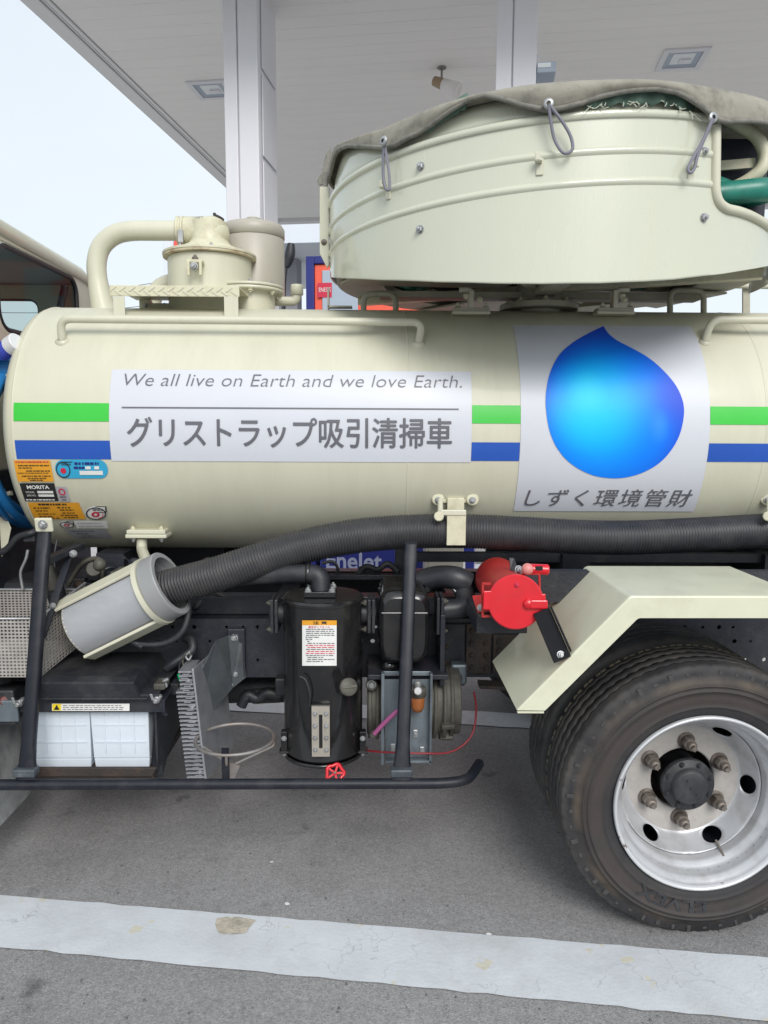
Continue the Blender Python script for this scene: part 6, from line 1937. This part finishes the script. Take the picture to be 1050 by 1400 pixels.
m_.tube(fillet([fc(.024, .062, -.05), fc(.024, .072, -.05), fc(.072, .072, -.05), fc(.074, .02, -.05)], .006, 3), .0035, 8)
m_.build('guard_wire', 'red_dull', ec)
MB().cyl(at(722, 778, 2.03), at(750, 779, 2.03), .0155, 20).build('pin_tube', 'red', ec)
MB().obox(at(737, 777, 2.015), (.010, 0, 0), (0, .002, 0), (0, 0, .006)).build('slot', 'dark', ec)
MB().sphere(at(721, 778, 1.99), .0165, 20).build('knob', 'pinkball', ec)
strap_o = Cb + axc * .30
MB().lathe([(rce + .0006, 0), (rce + .0035, .001), (rce + .0035, .026), (rce + .0006, .027)], strap_o, axc, 48).build('strap', 'steel', ec) if False else None
MB().prism([at(696, 763, 2.10), at(703, 763, 2.10), at(707, 774, 2.08), at(713, 782, 2.06), at(711, 794, 2.05), at(701, 794, 2.06), at(698, 778, 2.09)], (.0, .008, .0)).build('trigger', 'plastic', ec, bev=.003)
bolt(at(709, 779, 2.05), (.3, -1, .3), .010, ec, 'alu')
MB().cyl(at(704, 790, 2.04), at(706, 782, 2.05), .005, 8).build('spring', 'alu', ec)
# bracket to the left
lb = [at(646, 817, 2.10), at(667, 815, 2.10), at(669, 836, 2.05), at(653, 838, 2.05)]
MB().prism(lb, (0, .01, .004)).build('bracket', 'red_dull', ec, bev=.002)
bolt(at(657, 831, 2.058), (0, -1, .3), .008, ec, 'steel'); bolt(at(657, 839, 2.06), (0, 0, -1), .008, ec, 'bronze')
MB().box(at(652, 842, 2.07), at(700, 838, 2.30)).build('support_shelf', 'chassis', ec)
MB().tube([at(686, 842, 2.1), at(689, 856, 2.1)], .007, 8).build('stud', 'plastic', ec)

# ---------------------------------------------------------- hose sleeve
YV = 2.36
S0, S1 = at(116, 856, YV), at(222, 803, YV - .02)
axs = (S1 - S0).normalized()
rS = .098
sv = part('hose_sleeve', (S0 + S1) / 2, truck)
Ls = (S1 - S0).length
MB().lathe([(rS - .007, -.01), (rS, -.01), (rS, Ls - .02), (rS + .0, Ls), (rS - .007, Ls), (rS - .007, -.01)], S0, axs, 56, split=True).build('pvc_tube', 'pvc', sv)
MB().lathe([(rS + .001, Ls - .02), (rS + .012, Ls - .02), (rS + .0125, Ls + .03), (rS + .010, Ls + .034), (rS - .006, Ls + .034), (rS - .006, Ls - .03)], S0, axs, 64, split=True).build('pvc_collar', 'pvc_dark', sv)
MB().lathe([(rS + .013, Ls - .038), (rS + .018, Ls - .038), (rS + .018, Ls - .022), (rS + .001, Ls - .022), (rS + .001, Ls - .038), (rS + .013, Ls - .038)], S0, axs, 56, split=True).build('band', 'cream', sv)
us = Vector((0, -1, 0)); us = (us - axs * us.dot(axs)).normalized(); vs_ = axs.cross(us); vs_ = vs_ if vs_.z > 0 else -vs_
def trough(ang, name, lx0, lx1):
    d_ = us * math.cos(ang) + vs_ * math.sin(ang)
    t_ = axs.cross(d_)
    a, b = S0 + axs * lx0 + d_ * (rS + .007), S0 + axs * lx1 + d_ * (rS + .007)
    MB().obox((a + b) / 2, axs * ((lx1 - lx0) / 2), t_ * .030, d_ * .0055).build(name, 'cream', sv, bev=.003)
trough(R(72), 'cradle_bar', -.03, Ls - .03)
trough(R(-64), 'cradle_bar', -.016, Ls - .03)
trough(R(180), 'cradle_bar', -.03, Ls - .03)
MB().lathe([(0, -.012), (rS + .0, -.012), (rS + .0, -.006), (0, -.006)], S0, axs, 40).build('end_plate', 'cream', sv)
h0 = at(194, 770, YV)
MB().tube(fillet([at(194, 736, 2.585), at(194, 752, 2.585), Vector((h0.x, YV + .05, at(194, 772, YV).z))], .05, 6), .0185, 20).build('hanger', 'cream', sv)
p0_, p1_ = at(171, 736, 2.55), at(227, 725, 2.55)
zm = (p0_.z + p1_.z) / 2
MB().box((p0_.x, 2.55, p0_.z), (p1_.x, 2.64, zm - .001)).build('clamp_plate', 'cream', sv, bev=.003)
MB().box((p0_.x + .004, 2.552, zm), (p1_.x - .004, 2.70, p1_.z)).build('mount_plate', 'cream', sv, bev=.003)
for xx in (p0_.x + .022, p1_.x - .022):
    bolt((xx, 2.57, p0_.z), (0, 0, -1), .010, sv, 'steel'); bolt((xx, 2.57, p1_.z), (0, 0, 1), .008, sv, 'cream_worn')
# ---------------------------------------------------------- suction hose
hp_px = [(205, 812, 2.345), (228, 804, 2.335), (260, 795, 2.335), (300, 784, 2.34), (360, 764, 2.36), (420, 746, 2.39), (480, 734, 2.41), (540, 728, 2.43), (600, 726, 2.44), (660, 727, 2.44), (720, 730, 2.44), (790, 734, 2.43), (860, 735, 2.43), (940, 731.5, 2.43), (1020, 727, 2.44), (1080, 724, 2.45), (1200, 724, 2.46)]
hp = smooth_path([at(*p) for p in hp_px], 60)
# even spacing
cum = [0]
for a, b in zip(hp, hp[1:]): cum.append(cum[-1] + (b - a).length)
PITCH = .0096
NPR = 4
tot = int(cum[-1] / PITCH * NPR)
res, k = [], 0
for i in range(tot + 1):
    s_ = cum[-1] * i / tot
    while k < len(cum) - 2 and cum[k + 1] < s_: k += 1
    t = (s_ - cum[k]) / (cum[k + 1] - cum[k])
    res.append(hp[k].lerp(hp[k + 1], t))
rH = .0575
hr = [0, .0044, .0052, .0036]
hose = MB().tube(res, rH, 32, rf=lambda i: rH - .002 + hr[i % 4] * 1.0 - .002).build('suction_hose', 'rubber')
hose.data.materials.append(mat('hose_groove_dust', (0.058, 0.052, 0.046), 0.7, var=0.3, vscale=12))
for k_, p_ in enumerate(hose.data.polygons):
    if k_ // 32 % 4 == 3: p_.material_index = 1
MB().lathe([(.05, -.05), (.064, -.045), (.064, .03), (.058, .034), (.058, .075), (.066, .078), (.066, .095), (.05, .097)], hp[-1], hp[-1] - hp[-3], 28, split=True).build('hose_coupling', 'alu', hose)
tag(hose, 'thick black corrugated suction hose lying along the tank in the grey sleeve', 'hose')
# hose hook under the tank
def hose_hook(x, full=True):
    hk = part('hose_hook', at(x, 690, 2.5), truck)
    s = 1
    Yh = 2.372
    a, b = at(x - 27, 688, 2.50), at(x + 27, 677, 2.50)
    MB().box((a.x, 2.50, a.z), (b.x, 2.64, b.z)).build('base_plate', 'cream_worn', hk, bev=.004)
    for q in (-23, 24):
        MB().cyl(at(x + q, 683, 2.488), at(x + q, 683, 2.56), .021, 20).build('boss', 'cream_worn', hk)
        bolt(at(x + q, 684, 2.488), (0, -1, 0), .010, hk, 'steel')
    w0, w1 = at(x - 11, 690, 2.5).x, at(x + 12, 690, 2.5).x
    m_ = MB().box((w0, 2.486, at(x, 703, 2.49).z), (w1, 2.4985, at(x, 681, 2.49).z))
    m_.build('back_strap', 'cream_worn', hk, bev=.002)
    zc_, zt2, zb2 = at(x, 727, 2.44).z, at(x, 702, 2.375).z, at(x, 745.5, 2.375).z
    f0, f1 = at(x - 11, 720, Yh).x, at(x + 15, 720, Yh).x
    MB().box((f0, Yh, zb2), (f1, Yh + .004, zt2)).box((f0, Yh + .0042, zb2), (f1, 2.50, zb2 + .004)).build('front_strap', 'cream_worn', hk, bev=.0015)
    MB().box((at(x - 20, 700, Yh).x, Yh - .004, zt2 - .006), (f1, Yh + .012, zt2 + .012)).build('hinge_bar', 'cream', hk, bev=.003)
    MB().tube([at(x - 20, 703, Yh), at(x - 20, 684, 2.44)], .009, 12).build('hinge_pin', 'cream', hk)
    MB().cyl(at(x - 22, 706, Yh - .012), at(x - 22, 706, Yh + .02), .016, 20).build('knuckle', 'cream_worn', hk)
hose_hook(622)
hose_hook(1072)

# ---------------------------------------------------------- perforated basket
mk_ = part('mesh_basket', at(20, 870, 2.3), truck)
def perf(o, ux, uy, nu, nv, name='perforated_panel'):
    """perforated sheet: o + ux*u + uy*v, staggered round holes"""
    m_ = MB()
    L1, L2 = ux.length / nu, uy.length / nv
    for i in range(nu):
        for j in range(nv):
            c = [(0, 0), (.5, 0), (1, 0), (1, .5), (1, 1), (.5, 1), (0, 1), (0, .5)]
            out_, in_ = [], []
            for (x, y) in c: out_.append(o + ux * ((i + x) / nu) + uy * ((j + y) / nv))
            for q in range(8):
                a_ = R(225 + 45 * q)
                in_.append(o + ux * ((i + .5 + .36 * math.cos(a_)) / nu) + uy * ((j + .5 + .30 * math.sin(a_)) / nv))
            m_.add(out_ + in_, [(q, (q + 1) % 8, 8 + (q + 1) % 8, 8 + q) for q in range(8)])
    ob_ = m_.build(name, 'perf', mk_, fixn=False, solid=.0012)
    return ob_
b0 = at(-130, 926, 2.24); b1 = at(55, 926, 2.24)
t1 = at(34, 846, 2.24)
hgt = t1.z - b1.z
sx_ = .026
oF = Vector((b0.x, 2.24, b0.z)); uF = Vector((b1.x - b0.x, 0, 0)); vF = Vector((0, 0, hgt))
slant = Vector((0, 0, 0))
perf(oF, uF, vF, 36, 17)
oS = Vector((b1.x, 2.24, b1.z)); uS = Vector((.055, .25, .05)); vS = Vector((0, .0, hgt + .008))
perf(oS, uS, vS, 16, 18)
oB = oF + Vector((0, .28, .05)); hB = at(20, 806, 2.52).z - oB.z
perf(oB, Vector((uF.x + .04, 0, 0)), Vector((0, 0, hB)), 36, 18)
MB().tube([oF + vF, oF + uF + vF, oS + uS + vS + Vector((0, 0, .0))], .0045, 8).build('rim_wire', 'steel', mk_)
MB().tube([oB + Vector((0, 0, hB)), oB + Vector((uF.x + .04, 0, hB))], .0045, 8).build('rim_wire', 'steel', mk_)
MB().obox(oF + uF * .5 + Vector((0, .14, .02)), (uF.x / 2, 0, 0), (0, .135, .02), (0, 0, .001)).build('floor_panel', 'perf', mk_)
# rods and bits behind it
MB().tube(fillet([at(38, 752, 2.5), at(36, 764, 2.5), at(27, 782, 2.5), at(31, 805, 2.5)], .02, 4), .0055, 8).build('linkage_rod', 'steel', en)
MB().tube(smooth_path([at(78, 738, 2.5), at(74, 762, 2.48), at(76, 790, 2.46), at(74, 820, 2.45)], 5), .0035, 8).build('lead', 'plastic', en)
tb = part('tool_tray', at(0, 940, 2.24), truck)
MB().hexa([at(-140, 1000, 2.22), at(22, 992, 2.22), at(30, 980, 2.5), at(-140, 985, 2.5), at(-140, 945, 2.22), at(18, 944, 2.22), at(48, 930, 2.5), at(-140, 935, 2.5)]).build('bin', 'plastic', tb, bev=.006)
MB().box(at(2, 966, 2.215), at(14, 952, 2.222)).build('reflector', 'lens_red', tb, bev=.003) if False else None
MB().cyl(at(7, 958, 2.216), at(7, 958, 2.23), .016, 18).build('reflector', mat('dull_red_lens', (0.11, 0.02, 0.02), 0.4), tb)
MB().obox(at(12, 972, 2.216), (.030, 0, 0), (0, .006, 0), (0, 0, .035)).build('clip_plate', 'bluesteel', tb, bev=.004)

# ---------------------------------------------------------- mud flap of the front wheel
XM = at(-4, 1134, 2.22).x
mf = [(XM, 1.88, .19), (XM, 2.42, .19), (XM - .03, 2.42, .62), (XM - .03, 1.88, .62)]
zl0 = at(-4, 1134, 2.22).z
mf = [(XM + .0, 2.02, zl0), (XM + .0, 2.45, zl0), (XM - .05, 2.45, .60), (XM - .05, 2.02, .60)]
MB().prism(mf, (-.006, 0, 0)).build('mud_flap', 'flap', truck)

# ---------------------------------------------------------- cab
XC = -1.425
cab = part('cab', (-2.3, TY, 1.4), truck)
pt1, pt2 = on_x(0, 308, XC), on_x(118, 364, XC)
zroof = (pt1.z + pt2.z) / 2
yN, yFar = 2 * TY - 3.86, 3.86
XFr = -3.15
zc0 = .84
def ring_wall(axis, pos, u0, u1, z0, z1, holes, thick, name, m):
    """flat wall with rounded window holes; axis 'x' -> plane X = pos (u = Y), axis 'y' -> plane Y = pos (u = X)"""
    m_ = MB()
    P = (lambda u, z: Vector((pos, u, z))) if axis == 'x' else (lambda u, z: Vector((u, pos, z)))
    us = sorted({u0, u1} | {h[0] - .04 for h in holes} | {h[1] + .04 for h in holes})
    cells = list(zip(us, us[1:]))
    for a, b in cells:
        h = [q for q in holes if a - 1e-6 <= q[0] - .04 and q[1] + .04 <= b + 1e-6]
        if not h:
            m_.add([P(a, z0), P(b, z0), P(b, z1), P(a, z1)], [(0, 1, 2, 3)]); continue
        ha, hb, h0, h1, r = h[0]
        inner, outer = [], []
        for cu, cz, a0 in ((hb - r, h1 - r, 0), (ha + r, h1 - r, 90), (ha + r, h0 + r, 180), (hb - r, h0 + r, 270)):
            for k in range(7):
                t = R(a0 + 15 * k)
                inner.append((cu + r * math.cos(t), cz + r * math.sin(t)))
                ou = b if a0 in (0, 270) else a; oz = z1 if a0 in (0, 90) else z0
                if k == 3: outer.append((ou, oz))
                elif (k < 3) == (a0 in (0, 180)): outer.append((ou, inner[-1][1]))
                else: outer.append((inner[-1][0], oz))
        n_ = len(inner)
        m_.add([P(*q) for q in inner + outer], [(i, (i + 1) % n_, n_ + (i + 1) % n_, n_ + i) for i in range(n_)])
    return m_.build(name, m, cab, solid=thick)
def rr_loop(axis, pos, h, n=7):
    P = (lambda u, z: Vector((pos, u, z))) if axis == 'x' else (lambda u, z: Vector((u, pos, z)))
    ha, hb, h0, h1, r = h
    o = []
    for cu, cz, a0 in ((hb - r, h1 - r, 0), (ha + r, h1 - r, 90), (ha + r, h0 + r, 180), (hb - r, h0 + r, 270)):
        for k in range(n):
            t = R(a0 + 90 * k / (n - 1)); o.append(P(cu + r * math.cos(t), cz + r * math.sin(t)))
    return o
def window(axis, pos, h, name='window'):
    wv = part(name, ((pos, (h[0] + h[1]) / 2, (h[2] + h[3]) / 2) if axis == 'x' else ((h[0] + h[1]) / 2, pos, (h[2] + h[3]) / 2)), cab)
    L_ = rr_loop(axis, pos, h)
    o = MB().tube(L_, .011, 10, closed=True).build('window_seal', 'trim', cab)
    MB().add(L_, [tuple(range(len(L_)))]).build('window_pane', 'glass', cab, fixn=False)
    bpy.data.objects.remove(wv)
wt, wb = on_x(88, 372, XC), on_x(48, 461, XC)
hr1 = (on_x(-3, 420, XC).y, on_x(106, 440, XC).y, wb.z, wt.z - .012, .075)
hr2 = (2 * TY - hr1[1], 2.76, hr1[2], hr1[3], .075)
print('CAB', zroof, hr1)
ring_wall('x', XC, yN, yFar, zc0, zroof - .045, [hr2, hr1], .012, 'rear_wall', 'cab')
window('x', XC, hr1)
if hr2[1] < hr1[0]: window('x', XC, hr2)
# far and near doors
fw = (XFr + .25, on_x(56, 430, XC).x if False else at(55, 430, yFar).x, at(30, 452, yFar).z - .35, at(30, 409, yFar).z, .05)
ring_wall('y', yFar, XFr, XC, zc0, zroof - .07, [fw], .03, 'far_door', 'cab')
window('y', yFar, fw)
ring_wall('y', yN, XFr, XC, zc0, zroof - .07, [fw], .03, 'near_door', 'cab')
window('y', yN, fw)
ws = (yN + .10, yFar - .10, 1.30, 2.02, .08)
ring_wall('x', XFr, yN, yFar, zc0, zroof - .07, [ws], .03, 'front_wall', 'cab')
window('x', XFr, ws)
# roof with rounded shoulders and a rain gutter
pr_ = [(yN - .012, zroof - .075), (yN - .012, zroof - .05), (yN + .03, zroof - .015), (yN + .12, zroof + .01), (TY, zroof + .035), (yFar - .12, zroof + .01), (yFar - .03, zroof - .015), (yFar + .012, zroof - .05), (yFar + .012, zroof - .075)]
mb = MB()
ex = [(XC + .0075, -.085), (XC + .0075, -.045), (XC - .012, -.022), (XC - .05, -.008), (XC - .14, .004), (XFr + .2, .008), (XFr, -.03)]
mb.grid(lambda i, j: Vector((ex[i][0], pr_[j][0], pr_[j][1] + (ex[i][1] if 0 < j < 8 else min(0, ex[i][1]) * .3))), len(ex), len(pr_))
mb.build('roof', 'cab', cab, solid=.015)
MB().tube([(XC + .006, yN, zroof - .066), (XC + .006, yFar, zroof - .066)], .005, 8).build('gutter', 'cab', cab)
MB().box((XFr, yN, zc0 - .02), (XC, yFar, zc0)).build('floor', 'interior', cab)
MB().box((XFr + .02, yN + .02, zroof - .066), (XC - .007, yFar - .02, zroof - .058)).build('headliner', 'interior', cab)
for y in (TY - .45, TY + .40):
    MB().box((-2.2, y - .25, 1.0), (-1.7, y + .25, 1.15)).build('seat', 'interior', cab, bev=.04, seg=3)
    MB().obox((-1.72, y, 1.42), (.06, 0, .02), (0, .24, 0), (-.05, 0, .30)).build('seat_back', 'interior', cab, bev=.04, seg=3)
MB().tube([(XC - .04, yFar - .25, zroof - .12), (XC - .10, yFar - .45, 1.5), (XC - .06, yFar - .3, 1.1)], .018, 8).build('seat_belt', 'trim', cab)
MB().tube(smooth_path([at(-30, 420, 3.3), at(20, 415, 3.4), at(70, 430, 3.5)], 5), .01, 8).build('grab_bar', 'interior', cab) if False else None
# lower rear corner of the cab showing at the edge of the photograph
MB().box((XFr + .05, yN + .25, .62), (XC - .05, yFar - .25, zc0 - .021)).build('underbody', 'chassis', cab)
MB().obox((XFr - .02, TY, .66), (.03, 0, 0), (0, .90, 0), (0, 0, .13)).build('bumper', 'cab', cab, bev=.02)
for xs_ in (XFr + .16, fw[1] + .07):
    MB().box((xs_ - .003, yN - .0165, zc0 + .03), (xs_ + .003, yN - .0150, zroof - .16)).build('door_seam', 'trim', cab)
MB().obox((fw[1] - .02, yN - .028, 1.40), (.07, 0, 0), (0, .010, 0), (0, 0, .016)).build('door_handle', 'trim', cab, bev=.005)
ck = [at(-20, 700, 2.66), at(2, 690, 2.66), at(16, 722, 2.66), at(10, 750, 2.66), at(-2, 770, 2.66), at(-20, 780, 2.66)]
MB().prism(ck, (-.05, .04, 0)).build('cab_mount', 'cab', cab, bev=.004)
MB().tube(smooth_path([at(-20, 762, 2.5), at(8, 752, 2.5), at(24, 735, 2.5), at(45, 728, 2.5), at(54, 722, 2.55)], 6), .012, 10).build('hose', 'plastic', truck)
box_px(31, 727, 47, 741, 2.5, .03).build('clamp_bracket', 'chassis', truck, bev=.003)
for y0, y1 in ((519, 516), (685, 676)): MB().tube([at(-40, y0 - 2 + (5 if y0 > 600 else 0), 2.62), at(16, y1 - 2, 2.62)], .009, 10).build('stay_rod', 'cream_dust', truck)
MB().obox((XC + .05, TY, 1.0), (.02, 0, 0), (0, .6, 0), (0, 0, .25)).build('bulkhead', 'chassis', truck)

# ---------------------------------------------------------- blue wash hose hung on the tank's front end
bh = MB()
hx = TX0 - .075
pts = []
for lay in range(2):
    for k in range(64):
        a_ = 2 * PI * k / 64
        pts.append(Vector((hx - .034 * lay, TY - .415 * math.cos(a_), TZ - .05 + .32 * math.sin(a_))))
bh.tube(pts, .017, 10)
for lay in range(2): bh.tube([Vector((hx - .02 - .034 * lay, TY - .375 * math.cos(2 * PI * k / 48), TZ - .05 + .28 * math.sin(2 * PI * k / 48))) for k in range(48)], .016, 10, closed=True)
bho = bh.build('wash_hose', 'bhose')
tag(bho, 'coiled bright blue wash hose hung between cab and tank end', 'hose')
n0, n1 = at(-14, 492, 2.60), at(20, 470, 2.56)
dn = (n1 - n0)
nzl = thing('hose_nozzle', 'blue and white hose nozzle hanging above the coiled blue hose', 'nozzle', n0)
MB().cyl(n0, n0 + dn * .5, .022, 18).build('grip', 'bhose', nzl)
m_ = MB().cyl(n0 + dn * .42, n0 + dn * .80, .029, 24)
for k in range(24):
    a_ = 2 * PI * k / 24
    u_ = dn.normalized().cross(Vector((0, 1, 0))).normalized(); v_ = dn.normalized().cross(u_)
    m_.obox(n0 + dn * .61 + (u_ * math.cos(a_) + v_ * math.sin(a_)) * .029, dn * .16, (u_ * math.cos(a_) + v_ * math.sin(a_)) * .0012, (v_ * math.cos(a_) - u_ * math.sin(a_)) * .0014)
m_.build('cap_ring', 'bcap', nzl)
MB().cyl(n0 + dn * .80, n0 + dn * 1.12, .033, 24).build('cap', 'wcap', nzl)
MB().prism([at(-8, 488, 2.62), at(4, 482, 2.62), at(16, 500, 2.62), at(8, 530, 2.62), at(-8, 520, 2.62)], (0, .02, 0)).build('strap', 'bhose', nzl, bev=.003)

# ---------------------------------------------------------- tail of the truck, outside the picture
MB().box((2.22, 1.97, .55), (2.30, 3.83, .70)).build('rear_bumper', 'chassis', truck, bev=.01)
for y in (2.1, 3.6):
    tlp = part('tail_light', (2.31, y, .62), truck)
    MB().box((2.301, y - .10, .575), (2.325, y + .10, .675)).build('housing', 'plastic', tlp, bev=.005)
    MB().box((2.3255, y - .09, .585), (2.335, y + .09, .665)).build('lens', 'lens_red', tlp, bev=.004)
